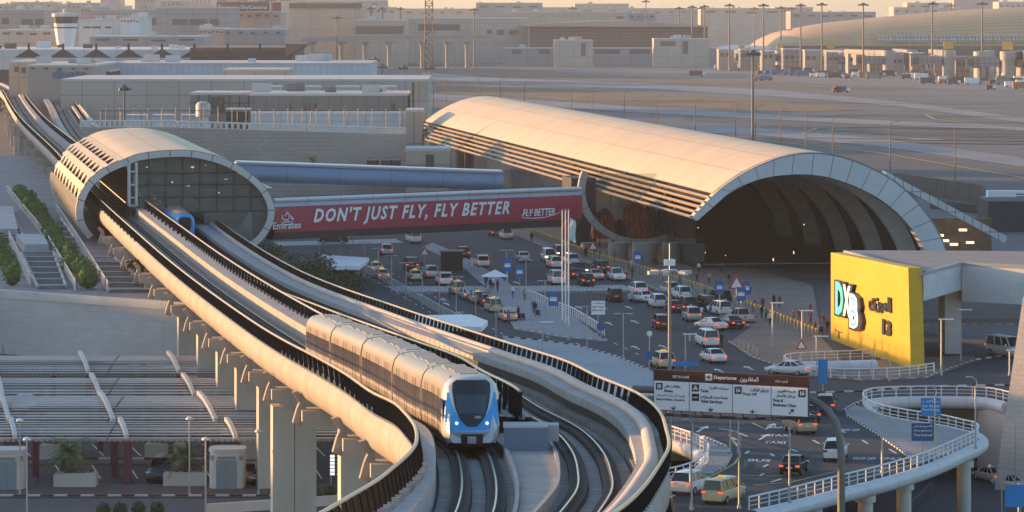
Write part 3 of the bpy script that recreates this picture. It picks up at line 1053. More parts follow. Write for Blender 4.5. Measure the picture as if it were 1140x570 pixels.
for py in (193, 206, 220, 236):
    z = SP(200, py).z - so0.z
    xs = [p for p in ir if p.z > z]
    if len(xs) < 2: continue
    l = min(xs, key=lambda p: p.x); r_ = max(xs, key=lambda p: p.x)
    mu.tube([Vector((l.x, l.y, z)) + DG * .9, Vector((r_.x, r_.y, z)) + DG * .9], .07, 4)
mu.build('mullion', mat('mullion_grey', (0.05, 0.055, 0.06), 0.5, .3), gp)
# corner tower frame in pale metal
pf = MB()
for px in (143.5, 151.5):
    pf.tube([SP(px, 229) - so0 - AX * .2, SP(px, 181) - so0 - AX * .2], .22, 4)
for py in (191, 206, 220, 229):
    pf.tube([SP(143.5, py) - so0 - AX * .2, SP(151.5, py) - so0 - AX * .2], .16, 4)
pf.build('corner_frame', mat('pale_frame', (0.52, 0.52, 0.52), 0.5, .2), st)
# hall behind the glass
hb = MB()
hb.poly([p + AX * 22 for p in sh(offset_in(so_, 1.3, scn)) if p.x > SP(146, 225).x - so0.x])
c = SP(147, 225) - so0 + AX * 40
hb.box(c + Vector((0, 0, -.5)), (.3, 76, 9), R(9.6))
hb.build('hall_wall', mat('station_inner', (0.16, 0.17, 0.17), 0.7, var=.3), st)
fl_ = MB()
for py, d0, d1 in ((236, 1.8, 21), (214, 6, 21)):
    c = SP(232, py) - so0 + AX * ((d0 + d1) / 2)
    fl_.box(c, (19, d1 - d0, .35), R(9.6))
fl_.build('floor', mat('station_floor', (0.16, 0.20, 0.21), 0.4), st)
es = MB()
a, b = SP(205, 222) - so0 + AX * 4, SP(262, 262) - so0 + AX * 4
es.tube([a, b], .9, 4); es.tube([SP(180, 215) - so0 + AX * 12, SP(196, 215) - so0 + AX * 12], 1.6, 4)
es.build('escalator', mat('escalator_panel', (0.23, 0.29, 0.29), 0.4, .2), st)
li = MB()
random.seed(3)
for i in range(13):
    px, py = random.uniform(158, 280), random.uniform(184, 226)
    c = SP(px, py) - so0 + AX * random.uniform(8, 20)
    li.box(c, (random.choice((.1, .2, .4)), .1, random.choice((.08, .1, .2))))
for i in range(20):  # orange reflections in the platform glass, put in as glowing blocks
    c = SP(143, 224) - so0 + AX * (3 + i * 3.2)
    li.box(c + Vector((-.3, 0, -.3)), (.1, .5, .12))
li.build('lamp', warm_glow, st)
# train standing under the glass on the right-hand track
t2 = empty('metro_train', 'blue nosed metro train half emerging from beneath the station glass', 'train', frame(RX, RZ, 474)[0])
o2 = t2.location.copy()
bm_ = MB()
fr_ = []
for y, k in ((474, .72), (474.4, .86), (475.2, .95), (476.5, 1.0), (485, 1.0), (498, 1.0)):
    p, rt, up = frame(RX, RZ, y); fr_.append((p - o2, rt * k, up * (.9 + .1 * k)))
bm_.sweep(fr_, ring, caps=True)
b_ = bm_.build('carriage', train_blue, t2)
f_ = MB(); p, rt, up = frame(RX, RZ, 473.9)
f_.poly([p - o2 + rt * u + up * v for u, v in ((-.5, 1.4), (.5, 1.4), (.85, 2.1), (.8, 3.0), (.5, 3.3), (-.5, 3.3), (-.8, 3.0), (-.85, 2.1))])
f_.build('windscreen', train_glass, b_)
f_ = MB(); fr_ = [(frame(RX, RZ, y)[0] - o2, frame(RX, RZ, y)[1], Vector((0, 0, 1))) for y in (477, 485, 498)]
f_.sweep(fr_, [(-1.38, 2.5), (-1.38, 1.3)], smooth=False); f_.build('window_band', train_win, b_)
rf = MB(); rf.sweep(fr_, [(-1.1, 3.42), (-.6, 3.66), (.6, 3.66), (1.1, 3.42)]); rf.build('roof', roof_grey, b_)

# ---------------------------------------------------------------- terminal hall: long gold vault with an open arched end
TP = Plane(43.0, 503, R(8.5))
TA = Vector((-0.147, 0.989, 0))
t_out = [(770, 243), (784, 228), (800, 212), (822, 196), (845, 184), (870, 174.5), (895, 170), (920, 170.5), (945, 176), (970, 186), (995, 200), (1017, 219), (1035, 241), (1048, 263), (1056, 285), (1061, 310), (1063, 345), (1063, 385)]
t_in = [(776, 246), (791, 233), (813, 214), (828, 206), (848, 199), (868, 195.5), (893, 194), (916, 196), (938, 202), (958, 210), (980, 222), (998, 236), (1013, 252), (1024, 268), (1031, 285), (1036, 310), (1038, 345), (1038, 385)]
to_ = smooth_line([TP(*p) for p in t_out], 4)
ti_ = smooth_line([TP(*p) for p in t_in], 4)
tc = TP(920, 290)
te = empty('terminal_hall', 'vast gold vaulted terminal hall with open grey arch facing right', 'terminal', (tc.x, tc.y, 0))
tO = te.location.copy()
tsh = lambda L: [p - tO for p in L]
to2, ti2 = tsh(to_), tsh(ti_)
m_ = MB()
strip(m_, to2, ti2); strip(m_, ti2, [p + TA * 2.2 for p in ti2]); strip(m_, [p + TA * 2.2 for p in to2], to2)
m_.build('front_arch', ringT_m, te)
i0 = 2 * 4 - 1
LEN = 328
def tshell(mb, line, a, b, n=14, smooth=True, sc=None):
    rows = [[p + TA * (a + (b - a) * k / n) for p in line] for k in range(n + 1)]
    for k in range(n): strip(mb, rows[k], rows[k + 1], smooth, u0=a + (b - a) * k / n)
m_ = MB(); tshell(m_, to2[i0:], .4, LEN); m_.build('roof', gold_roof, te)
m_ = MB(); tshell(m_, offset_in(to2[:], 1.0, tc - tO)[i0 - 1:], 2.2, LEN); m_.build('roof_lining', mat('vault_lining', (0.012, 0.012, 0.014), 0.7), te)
# louvres along the eave
Le = to2[0:i0 + 1]
for k in range(5):
    a = Le[0].lerp(Le[-1], (k + .02) / 5); b = Le[0].lerp(Le[-1], (k + .62) / 5)
    i = min(int((k + .3) / 5 * (len(Le) - 1)), len(Le) - 1)
    nrm = Vector((-.75, 0, .66))
    mid = (a + b) / 2
    bl = [b - nrm * .25, mid + nrm * .18, a + nrm * .32, a - nrm * .1]
    m_ = MB(); tshell(m_, bl, .3, LEN - 2, 10, False); m_.build('eave_louvre', gold_plain, te)
m_ = MB()
z = .8
k = 14
while k < LEN - 10:
    for j in range(5):
        a = Le[0].lerp(Le[-1], (j + .65) / 5)
        m_.box(a + TA * (k + j * 7) + Vector((0, 0, .05)), (.5, 1.3, .4))
    k += 26
m_.build('louvre_bracket', darksteel_m, te)
# inner ribs: panelled arches every 20 m, dark vault between them
for r_ in range(1, 6):
    d = r_ * 20.5 - 7
    A = [p + TA * d for p in offset_in(to2, 1.1, tc - tO)[i0 + 3:]]; B = [p + TA * d for p in offset_in(to2, 3.5, tc - tO)[i0 + 3:]]
    m_ = MB()
    strip(m_, A, B); strip(m_, B, [p + TA * 1.2 for p in B])
    m_.build('inner_rib', mat('rib_cladding', (0.82, 0.85, 0.90), 0.55, .05, var=.06, joints=(3, 2.9, .05), jdark=.35), te)
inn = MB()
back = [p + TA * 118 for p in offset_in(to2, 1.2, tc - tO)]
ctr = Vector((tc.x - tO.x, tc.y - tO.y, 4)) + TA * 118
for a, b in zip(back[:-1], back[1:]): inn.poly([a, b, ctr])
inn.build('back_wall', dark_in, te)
# glazed side wall under the eave, and the dark far end
sw = MB()
for k in range(0, 17):
    a = Vector((TP(812, 300).x - tO.x, TP(812, 300).y - tO.y, 0)) + TA * (24 + k * 18)
    b = a + TA * 17.4
    sw.poly([a, b, b + Vector((0, 0, 11)), a + Vector((0, 0, 11))])
sw.build('side_glazing', dk_glass, te)
hallf = MB()
a = TP(800, 330) - tO; a.z = .01
hallf.poly([a + TA * 6 + Vector((6, 0, 0)), a + TA * 6 + Vector((36, 5, 0)), a + TA * 118 + Vector((36, 5, 0)), a + TA * 118 + Vector((6, 0, 0))])
for py, d in ((298, 8), (318, 3)):
    q = TP(870, py) - tO + TA * d
    hallf.box(q, (19, .1, .12), R(8.5))
hallf.build('hall_floor', mat('hall_floor', (0.11, 0.10, 0.095), 0.6, var=.2), te)
ll = MB()
random.seed(5)
for i in range(12):
    q = TP(random.uniform(825, 985), random.uniform(236, 320)) - tO + TA * random.uniform(30, 110)
    ll.box(q, (.12, .1, random.choice((.15, .7, .15))))
ll.build('lamp', warm_glow, te)
# bladed buttress running down to the right
bb = MB()
a, b = P(984, 196, 520) - tO, P(1119, 267, 520) - tO
ax_ = (b - a).normalized(); nn = Vector((0, -1, 0)).cross(ax_).normalized()
if nn.z < 0: nn = -nn
q = [a + nn * .7, b + nn * .55, b - nn * .45, a - nn * .2]
fr_i = [bb.addv(v + Vector((0, -1.2, 0))) for v in q]; bk_i = [bb.addv(v + Vector((0, 5, 0))) for v in q]
bb.face(fr_i[::-1]); bb.face(bk_i)
for i in range(4):
    j = (i + 1) % 4; bb.face([fr_i[i], fr_i[j], bk_i[j], bk_i[i]])
bb.build('buttress_beam', ringT_m, te)
bw = MB(); 
bw.b2((at(1020, 545) - tO.x, 545 - tO.y, 0), (at(1104, 545) - tO.x, 546 - tO.y, zat(243, 545)))
bw.build('brown_annex_wall', mat('brown_wall', (0.16, 0.09, 0.05), 0.6, var=.5, vscale=.6), te)
# annex lamps glow orange behind the arch foot
al_ = MB()
for px, py in ((1046, 262), (1052, 268), (1062, 272), (1072, 256), (1080, 270)):
    al_.box(P(px, py, 543) - tO, (1.2, .2, .35))
al_.build('lamp', warm_glow, te)
# oval picture window under the eave with columns below it
OP = Plane(19.8, 546, R(8.5))
oc = OP(715, 212)
ov = [OP(715 + 71 * math.cos(a), 212 + 62 * math.sin(a)) - tO for a in [R(-20 + k * 220 / 40) for k in range(41)]]
ovi = [OP(715 + 63.5 * math.cos(a), 212 + 54.5 * math.sin(a)) - tO for a in [R(-20 + k * 220 / 40) for k in range(41)]]
m_ = MB(); strip(m_, ov, ovi); strip(m_, [p + TA * 1.2 for p in ov], ov); strip(m_, ovi, [p + TA * 1.2 for p in ovi])
ovo = m_.build('oval_frame', mat('oval_cladding', (0.34, 0.33, 0.32), 0.5, .2, var=.1, joints=(30, 2.4, .08), jdark=.5), te)
m_ = MB(); m_.poly([p + TA * 1.0 for p in ovi]); m_.build('oval_glass', glass('oval_glass', (0.03, 0.02, 0.02), .08, clear=.8), ovo)
random.seed(11)
for (px, w, h, col) in ((678, 15, 34, (0.30, 0.07, 0.03)), (712, 17, 42, (0.34, 0.10, 0.04)), (748, 15, 36, (0.17, 0.03, 0.025)), (695, 8, 22, (0.13, 0.03, 0.02)), (731, 9, 46, (0.24, 0.06, 0.03))):
    m_ = MB(); m_.smooth = True
    base = OP(px, 268) - tO + TA * 4.5
    rows = []
    for i in range(7):
        v = i / 6
        hw = w * .14 * (1 - .55 * v ** 2) * (1 if i < 6 else .2)
        rows.append([m_.addv(base + Vector((hw * (k / 8 - 1) , .5 * math.sin(k * 2.1 + i), v * h * .14))) for k in range(17)])
    for a, b in zip(rows[:-1], rows[1:]):
        for k in range(16): m_.face([a[k], a[k + 1], b[k + 1], b[k]])
    m_.build('red_drape', mat('red_drape_%d' % px, tuple(min(.8, c * 2.0) for c in col), .6, var=.35, vscale=2.5), ovo)
cols = MB()
for i, (px, py, r_) in enumerate(((655, 284, 1.2), (688, 291, 1.5), (718, 294, 1.9), (748, 293, 1.5), (776, 292, 1.2))):
    b = W(px, py)
    c_ = MB(); c_.lathe([(r_, 0), (r_, zat(270, b.y))], (b.x - tO.x, b.y - tO.y, 0), 18); c_.build('column', mat('column_grey', (0.26, 0.25, 0.24), 0.6, var=.12), te)
# far end of the hall: dark block the footbridge runs into
m_ = MB(); m_.box(Vector((at(645, 575) - tO.x, 578 - tO.y, 5.5)), (4, 9, 11), R(8.5)); m_.build('bridge_lobby', mat('lobby_dark', (0.035, 0.03, 0.03), .7, var=.2), te)

# ---------------------------------------------------------------- footbridge with the red banner
BA, BB_ = Vector((at(300, 500), 500, 0)), Vector((at(642, 533), 533, 0))
bd = (BB_ - BA).normalized(); bn = Vector((bd.y, -bd.x, 0))          # bn towards the camera
fb = empty('footbridge', 'footbridge with red banner between the metro station and the terminal', 'footbridge', BA)
LB = (BB_ - BA).length
bfr = [(bd * (LB * k / 12), bn, Vector((0, 0, 1))) for k in range(13)]
def bz(py): return zat(py, 500)
zt, zg, zb0, zb1, zu = bz(220.5), bz(225.5), bz(230.3), bz(258.5), bz(267)
m_ = MB(); m_.sweep(bfr, [(.75 + .62 * math.cos(a), zt - .32 + .34 * math.sin(a) * 1.0) for a in [k * 2 * PI / 12 for k in range(12)]], closed=True, caps=True)
m_.sweep(bfr, [(.7, zt - .12), (-2, zt - .2), (-4.6, zt - .45)], smooth=False); m_.build('roof', mat('pale_bridge_roof', (0.62, 0.62, 0.62), .4, .1, var=.06, joints=(5.6, 30, .06), jdark=.5), fb)
m_ = MB(); m_.sweep(bfr, [(1.0, zt - .62), (1.25, zb0 + .02)], smooth=False); m_.build('grey_band', mat('bridge_grey_panel', (0.30, 0.33, 0.38), .35, .5, var=.06, joints=(5.6, 30, .05), jdark=.6), fb)
m_ = MB(); m_.sweep(bfr, [(1.27, zb0), (1.42, (zb0 + zb1) / 2), (1.27, zb1)], smooth=True); ban = m_.build('banner', mat('banner_red', (0.32, 0.022, 0.055), .55, var=.06), fb)
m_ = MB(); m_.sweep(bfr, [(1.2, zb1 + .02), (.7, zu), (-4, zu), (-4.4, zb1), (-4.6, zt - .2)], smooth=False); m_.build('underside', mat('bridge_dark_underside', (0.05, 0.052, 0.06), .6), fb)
def bpt(px, py, out=1.5):
    pl = Plane(BA.x + bn.x * out, BA.y + bn.y * out, math.atan2(bd.y, bd.x))
    return pl(px, py) - BA
silver_txt = mat('silver_lettering', (0.66, 0.72, 0.76), .45, var=.05)
m_ = MB()
def btext(mb, s, px0, px1, pyb0, pyb1, h, **k):
    a, b = bpt(px0, pyb0), bpt(px1, pyb1)
    put_text(mb, s, a, bd, (0, 0, 1), height=h, width=(b - a).length, depth=.02, **k)
btext(m_, "DON'T JUST FLY, FLY BETTER", 349, 567, 252.2, 246, 2.55, size=1, shear=.3, bold=.03, spacing=1.22)
m_.build('slogan', silver_txt, ban)
m_ = MB()
btext(m_, 'FLY BETTER', 582, 618, 241, 239, 1.05, size=1, shear=.22, bold=.02)
m_.tube([bpt(x, y, 1.52) for x, y in ((597, 236.5), (586, 237), (580, 239.5), (582, 242.5), (592, 243.2), (606, 242), (618, 239), (625, 235))], [.02, .05, .07, .08, .08, .07, .05, .02], 4)
m_.build('slogan_mark', silver_txt, ban)
m_ = MB()
btext(m_, 'Emirates', 304, 335, 255.5, 254, 1.0, size=1, bold=.01)
for path in (((313.5, 247), (315, 250), (320, 250.5), (325, 249), (325.5, 244), (323, 243)), ((314, 239), (313.5, 243), (317, 245), (321, 244.5), (322, 240), (321, 237)),
             ((317, 241), (318.5, 238), (321.5, 237.5)), ((322.5, 240), (327, 243.5), (325, 245)), ((316.5, 247.5), (320, 246.8), (323, 247.2)), ((318.5, 235.5), (319.6, 236.8))):
    m_.tube([bpt(x, y, 1.5) for x, y in path], .10, 4)
m_.build('airline_mark', silver_txt, ban)

# ---------------------------------------------------------------- upper footbridge: half-round blue metal tube
UA, UB = Vector((at(262, 588), 588, 0)), Vector((at(560, 592), 592, 0))
ud = (UB - UA).normalized(); un = Vector((ud.y, -ud.x, 0))
ub = empty('footbridge', 'blue grey metal footbridge behind the red banner bridge', 'footbridge', UA)
LU = (UB - UA).length
ufr = [(ud * (LU * k / 10) - Vector((0, 0, 1.75 * k / 10)), un, Vector((0, 0, 1))) for k in range(11)]
uz1, uz0 = zat(179.5, 588), zat(202, 588)
m_ = MB(); m_.sweep(ufr, [(.2, uz1 - .55), (.9, uz1 - 1.1), (1.25, uz1 - 1.9), (1.1, uz1 - 2.7), (.6, uz0 + .1), (-4, uz0), (-4.4, uz1 - .5)]); m_.build('tube_side', mat('blue_metal', (0.20, 0.28, 0.40), .5, .2, var=.05, joints=(8.5, 30, .06), jdark=.4), ub)
m_ = MB(); m_.sweep(ufr, [(.35, uz1 - .5), (.45, uz1 - .2), (.1, uz1), (-4.2, uz1), (-4.5, uz1 - .5)], smooth=False); m_.build('roof', mat('pale_tube_roof', (0.55, 0.57, 0.60), .35, .4, var=.05), ub)

# ---------------------------------------------------------------- yellow sign wall and the white porch behind it
yw_m = mat('yellow_wall', (0.60, 0.375, 0.010), .55, var=.07, vscale=.25, joints=(2.4, 1.2, .03), jdark=.22, streak=.25)
L0, R0 = W(925, 378), W(1014, 412)
wd = (R0 - L0).normalized(); wn_ = Vector((wd.y, -wd.x, 0))
if wn_.x > 0: wn_ = -wn_
yo = (L0 + R0) / 2
yw = MB()
WL = (R0 - L0).length
b0, b1 = L0 - yo, R0 - yo
th = -wn_ * 1.5
t0, t1 = L0 - yo + Vector((0, 0, zat(281, L0.y))), R0 - yo - wd * 1.1 + Vector((0, 0, zat(299, R0.y)))
q = [b0, b1, t1, t0]
A = [yw.addv(v) for v in q]; B = [yw.addv(v + th) for v in q]
yw.face(A[::-1] if False else A); yw.face(B[::-1])
for i in range(4):
    j = (i + 1) % 4; yw.face([A[i], B[i], B[j], A[j]])
bmw = yw.build('sign_wall', yw_m, None, loc=yo)
tag(bmw, 'tall yellow sign wall with raised terminal lettering by the porch', 'wall')
def onwall(px, py, out=0.0):
    k = (px - CX) / F
    n = wn_
    p0 = L0 + n * out
    # ray (k, 1, -(py-CY)/F) from the eye meets the vertical plane through p0 with normal n
    d = Vector((k, 1, -(py - CY) / F))
    t = (p0.x * n.x + p0.y * n.y) / (d.x * n.x + d.y * n.y)
    return Vector((0, 0, CZ)) + d * t
navy = mat('navy_letter_side', (0.012, 0.016, 0.04), .4)
def wtext(s, px0, py0, px1, pyt, mname, m, depth, out=None, **k):
    a = onwall(px0, py0, out if out is not None else depth)
    b = onwall(px1, py0, depth)
    h = onwall(px0, pyt, depth).z - a.z
    mb = MB()
    put_text(mb, s, a - yo, wd, (0, 0, 1), height=h, width=abs((b - a).dot(wd)), size=1, depth=depth, **k)
    return mb.build(mname, m, bmw)
wtext('D', 930.5, 351, 943, 311, 'letter', navy, .2, bold=.06)
wtext('X', 938.5, 353, 952, 313, 'letter', navy, .2, bold=.06)
wtext('B', 946.5, 366, 962, 324, 'letter', navy, .22, bold=.08)
lit = mat('letter_face_green', (0.05, 0.5, 0.25), .4, emit=(0.04, 0.75, 0.36), estr=.8)
litw = mat('letter_face_white', (0.8, 0.8, 0.75), .4, emit=(.9, .9, .7), estr=.45)
litv = mat('letter_face_violet', (0.12, 0.06, 0.25), .4, emit=(.16, .08, .32), estr=.5)
wtext('D', 930.3, 349, 942, 312, 'letter_face', lit, .02, out=.43, bold=.035)
wtext('X', 938.5, 351, 950.5, 315, 'letter_face', litw, .02, out=.43, bold=.03)
wtext('B', 946, 364, 959.5, 325, 'letter_face', litw, .02, out=.47, bold=.05)
wtext('B', 946.8, 362, 958.5, 328, 'letter_face', lit, .02, out=.5, bold=-.008)
wtext('D', 931, 346, 941, 316, 'letter_face', litv, .01, out=.45, bold=-.02)
wtext(shape_ar('المبنى'), 967.5, 345, 992.5, 324, 'arabic_sign', navy, .1, bold=.05)
wtext('13', 982.5, 372, 992.5, 354.5, 'number_sign', navy, .1, bold=.06)
wtext('T', 929.5, 375, 937.5, 367, 'small_sign', mat('brown_sign', (0.10, 0.045, 0.01), .6), .04)

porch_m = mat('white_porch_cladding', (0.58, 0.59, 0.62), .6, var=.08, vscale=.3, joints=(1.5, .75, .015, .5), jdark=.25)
po = empty('terminal_porch', 'white clad porch with dark drive-through behind the yellow wall', 'building', (48, 400, 0))
pO = po.location.copy()
pm = MB()
A_ = L0 - wn_ * 1.56 + wd * .1; B_ = R0 - wn_ * 1.56 - wd * .6
C_ = Vector((at(1070, 394), 394, 0)); E_ = Vector((at(1165, 388), 388, 0))
poly = [A_, B_, C_, E_, Vector((60, 417, 0)), Vector((50, 418, 0)), Vector((39.5, 418.5, 0))]
pm.mi = 0
pm.prism([(p.x - pO.x, p.y - pO.y) for p in poly], [7.2, 7.2, 7.2, 7.2, 7.2, 7.2, 7.2], 9.9)
pm.m[1] = 1
pm.build('roof_slab', [porch_m, mat('grey_roof_felt', (0.24, 0.235, 0.23), .85, var=.15)], po)
pm = MB(); pm.prism([(p.x - pO.x, p.y - pO.y) for p in (C_ + Vector((.05, -.25, 0)), E_ + Vector((0, -.25, 0)), E_ + Vector((0, 3, 0)), C_ + Vector((.05, 3, 0)))], 5.95, 9.6); pm.build('deep_beam', porch_m, po)
pm = MB(); 
for a, b in zip(poly[:4], poly[1:4]):
    d = (b - a).normalized(); n = Vector((d.y, -d.x, 0))
    pm.prism([((a + n * s).x - pO.x, (a + n * s).y - pO.y) for s in (.12,)] + [((b + n * s).x - pO.x, (b + n * s).y - pO.y) for s in (.12, -.4)] + [((a - n * .4).x - pO.x, (a - n * .4).y - pO.y)], 9.91, 10.25)
pm.build('coping', mat('grey_coping', (0.30, 0.31, 0.33), .6), po)
pm = MB(); pm.b2((at(1052, 396) - pO.x, 396 - pO.y, 0), (at(1070, 396) - pO.x, 402 - pO.y, 7.25)); pm.build('column', porch_m, po)
pm = MB(); pm.b2((40 - pO.x, 440 - pO.y, 0), (66 - pO.x, 440.5 - pO.y, 7.2)); pm.b2((40.5 - pO.x, 418 - pO.y, 0), (44 - pO.x, 440 - pO.y, 7.2)); pm.build('back_wall', mat('porch_grey_brick', (0.20, 0.20, 0.21), .7, var=.1, joints=(1.2, .6, .02, .5), jdark=.3), po)  # back wall in dark grey brick
pm = MB()
for i in range(14):
    pm.box((44 + i * 1.4 - pO.x, 418 - pO.y, 1.3), (.7, .08, .16))
pm.build('hazard_stripe', mat('hazard_yellow', (0.6, 0.42, 0.03), .6), po)
# leaning block wall at the right-hand edge
lw = MB()
pts = [(P(1139, 330, 344)), (P(1118, 470, 344)), (P(1104, 566, 344))]
ax = Vector((9, 9, 0))
A = [lw.addv(p) for p in pts]; B = [lw.addv(p + ax) for p in pts]; C = [lw.addv(p + ax + Vector((4, -3, 0))) for p in pts]
D_ = [lw.addv(p + Vector((9, -6, 0))) for p in pts]
for i in range(2):
    lw.face([A[i], A[i + 1], D_[i + 1], D_[i]]); lw.face([B[i], B[i + 1], A[i + 1], A[i]])
lw.face([A[0], D_[0], C[0], B[0]])
lwo = lw.build('leaning_wall', mat('cream_block_wall', (0.55, 0.50, 0.46), .75, var=.1, joints=(1.0, .5, .02, .5), jdark=.3))
tag(lwo, 'leaning cream block wall at the edge beside the lower taxi road', 'wall')
rw = MB(); rw.prism([(at(1088, 352), 352), (at(1124, 346), 346), (at(1124, 346) + 3, 349), (at(1088, 352) + 3, 356)], -8, -.25)
tag(rw.build('ramp_wall', stone_m), 'grey block ramp wall beneath the bridge beside the taxis', 'wall')

# ---------------------------------------------------------------- gantry sign over the departures road
GP = Plane(at(814, 265.5), 265.5, math.atan2(263 - 268, at(900, 263) - at(728, 268)))
go = GP(814, 440)
gs = empty('gantry_sign', 'wide brown and white departures sign on a bent grey gantry', 'road sign', (go.x, go.y, 0))
gO = gs.location.copy()
def gp(px, py, out=0.0): return GP(px, py) + GP.n * out - gO
def gquad(name, pix, m, out, parent, t=.06):
    mb = MB()
    f_ = [mb.addv(gp(x, y, out)) for x, y in pix]; b_ = [mb.addv(gp(x, y, out - t)) for x, y in pix]
    mb.face(f_[::-1]); mb.face(b_)
    for i in range(len(pix)):
        j = (i + 1) % len(pix); mb.face([f_[i], f_[j], b_[j], b_[i]])
    return mb.build(name, m, parent)
sy = lambda px: 411.6 + (px - 728) * .0485          # top edge row
hdr = mat('sign_brown', (0.075, 0.012, 0.008), .5, var=.05)
swh = mat('sign_white', (0.88, 0.86, 0.86), .5, var=.03)
gquad('header', [(728, sy(728)), (900, sy(900)), (900, sy(900) + 11.6), (728, sy(728) + 11.6)], hdr, .03, gs)
divs = [728, 767.6, 815.6, 858.6, 899.6]
pan = []
for a, b in zip(divs[:-1], divs[1:]):
    pan.append(gquad('panel', [(a + .45, sy(a) + 12), (b - .45, sy(b) + 12), (b - .45, sy(b) + 44), (a + .45, sy(a) + 44)], swh, .04, gs))
fr_ = MB(); fr_.M = None
gquad('frame', [(727.3, sy(727) - .5), (900.6, sy(900) - .5), (900.6, sy(900) + 44.8), (727.3, sy(727) + 44.8)], darksteel_m, -.03, gs, .12)
def gtext(s, px, py, h, m=black_m, parent=None, w=None, align='LEFT', out=.06, bold=.03, name='wording'):
    mb = MB(); hh = h * 265.5 / F
    k = dict(size=1, depth=.004, bold=bold, align=align)
    if w: k['width'] = w * 265.5 / F
    put_text(mb, s, gp(px, py, out), GP.d, (0, 0, 1), height=hh, **k)
    return mb.build(name, m, parent or gs)
gtext('Departures', 795, sy(795) + 8.2, 5.2, white_m, None, 27)
gtext(shape_ar('المغادرون'), 824, sy(824) + 9.3, 6.6, white_m, None, 22)
gtext('GET IN LANE', 749, sy(749) + 8, 3.0, white_m, None, 20)
gtext(shape_ar('الزم مسارك'), 863, sy(863) + 8.2, 3.6, white_m, None, 15)
def icon(px, py, s, kind, parent):
    gquad('pictogram_board', [(px, py), (px + s, py), (px + s, py + s), (px, py + s)], white_m if kind == 'plane' else black_m, .055, parent, .01)
    mb = MB(); m = black_m if kind == 'plane' else white_m
    def r(x0, y0, x1, y1):
        q = [gp(px + x * s, py + y * s, .066) for x, y in ((x0, y0), (x1, y0), (x1, y1), (x0, y1))]
        mb.poly(q[::-1])
    if kind == 'bus': r(.22, .2, .78, .45); r(.2, .5, .8, .72); r(.25, .74, .38, .84); r(.62, .74, .75, .84)
    elif kind == 'taxi': r(.32, .28, .68, .45); r(.2, .48, .8, .68); r(.24, .7, .38, .8); r(.62, .7, .76, .8); r(.42, .16, .58, .25)
    elif kind == 'car': r(.15, .45, .85, .6)
    elif kind == 'drop': r(.25, .2, .42, .8); r(.48, .42, .82, .72); r(.6, .2, .78, .36)
    elif kind == 'plane': r(.2, .42, .85, .58); r(.45, .2, .6, .8); r(.15, .3, .28, .5)
    mb.build('pictogram', m, parent)
icon(785.5, sy(786) + 1.6, 7.6, 'plane', gs)
icon(730.5, sy(730) + 14.5, 7.4, 'bus', pan[0]); gtext(shape_ar('حافلات نقل').replace('ح', '\uFEA3'), 740, sy(740) + 19.5, 3.6, parent=pan[0], w=20); gtext('Buses', 740, sy(740) + 24, 3.0, parent=pan[0], w=10)
gtext(shape_ar('إنهاء السفر المبكر').replace('إ', '\uFE87').replace('ء', ''), 731, sy(731) + 29.5, 3.0, parent=pan[0], w=34, bold=.004); gtext('Early & Extra Check-In', 731, sy(731) + 34, 3.0, parent=pan[0], w=34)
icon(770.5, sy(770) + 14.2, 8, 'taxi', pan[1]); icon(770.5, sy(770) + 24.6, 8, 'car', pan[1])
gtext(shape_ar('سيارات الأجرة'), 790, sy(790) + 19, 4.2, parent=pan[1], w=23); gtext('Taxis', 780, sy(780) + 22.3, 3.2, parent=pan[1], w=9.5)
gtext(shape_ar('خدمة صف السيارات'), 780, sy(780) + 29.8, 4.4, parent=pan[1], w=33); gtext('Valet Services', 780, sy(780) + 34, 3.6, parent=pan[1], w=26)
icon(818, sy(818) + 14.5, 8, 'drop', pan[2]); gtext(shape_ar('تنزيل الركاب'), 836, sy(836) + 19.4, 4.4, parent=pan[2], w=21); gtext('Drop Off', 827.5, sy(827) + 24, 3.6, parent=pan[2], w=16)
icon(889, sy(889) + 14.5, 8.2, 'drop', pan[3]); gtext(shape_ar('الدرجة الأولى'), 866, sy(866) + 18.6, 4.0, parent=pan[3], w=21); gtext(shape_ar('ورجال الأعمال'), 864, sy(864) + 24, 4.0, parent=pan[3], w=23)
gtext('First &', 861, sy(861) + 29, 3.4, parent=pan[3], w=12); gtext('Business Class', 861, sy(861) + 34, 3.4, parent=pan[3], w=27)
def garrow(px, py, up, parent):
    mb = MB()
    def q(pts): mb.poly([gp(px + x, py + y, .062) for x, y in pts][::-1])
    if up:
        q([(-3, 2.4), (-2.2, 3.2), (2, -1), (1.2, -1.8)]); q([(-.6, -2.6), (3, -2.6), (3, 1), (1.8, 1), (1.8, -1.4), (-.6, -1.4)])
    else:
        q([(-.5, -2), (.5, -2), (.5, 1.4), (-.5, 1.4)]); q([(-3.4, -.2), (-2.4, -.6), (0, 1.0), (2.4, -.6), (3.4, -.2), (0, 2.6)])
    mb.build('arrow', black_m, parent)
garrow(791.5, sy(791) + 41, False, pan[1]); garrow(838, sy(838) + 41, False, pan[2]); garrow(881, sy(881) + 39, True, pan[3]); garrow(750, sy(750) + 41, False, pan[0])
gt = MB(); gt.tube([gp(700, sy(700) + 50, -.7), gp(760, sy(760) + 50.5, -.7), gp(830, sy(830) + 50.5, -.7), gp(905, sy(905) + 46, -.7)], .14, 6)
gt.build('lower_rail', darksteel_m, gs)
for px in (740, 757, 772, 780, 800, 825, 840, 858, 868):
    f_ = MB(); f_.tube([gp(px, sy(px) + 43, -.1), gp(px, sy(px) + 50, -.5)], .05, 4); f_.box(gp(px, sy(px) + 48.5, .35), (.55, .35, .16)); f_.build('sign_lamp', darksteel_m, gs)
gt = MB(); 
base = Vector((gp(932, 470).x, gp(932, 470).y - .5, 0)); base.z = .0
zt_ = gp(905, 447).z
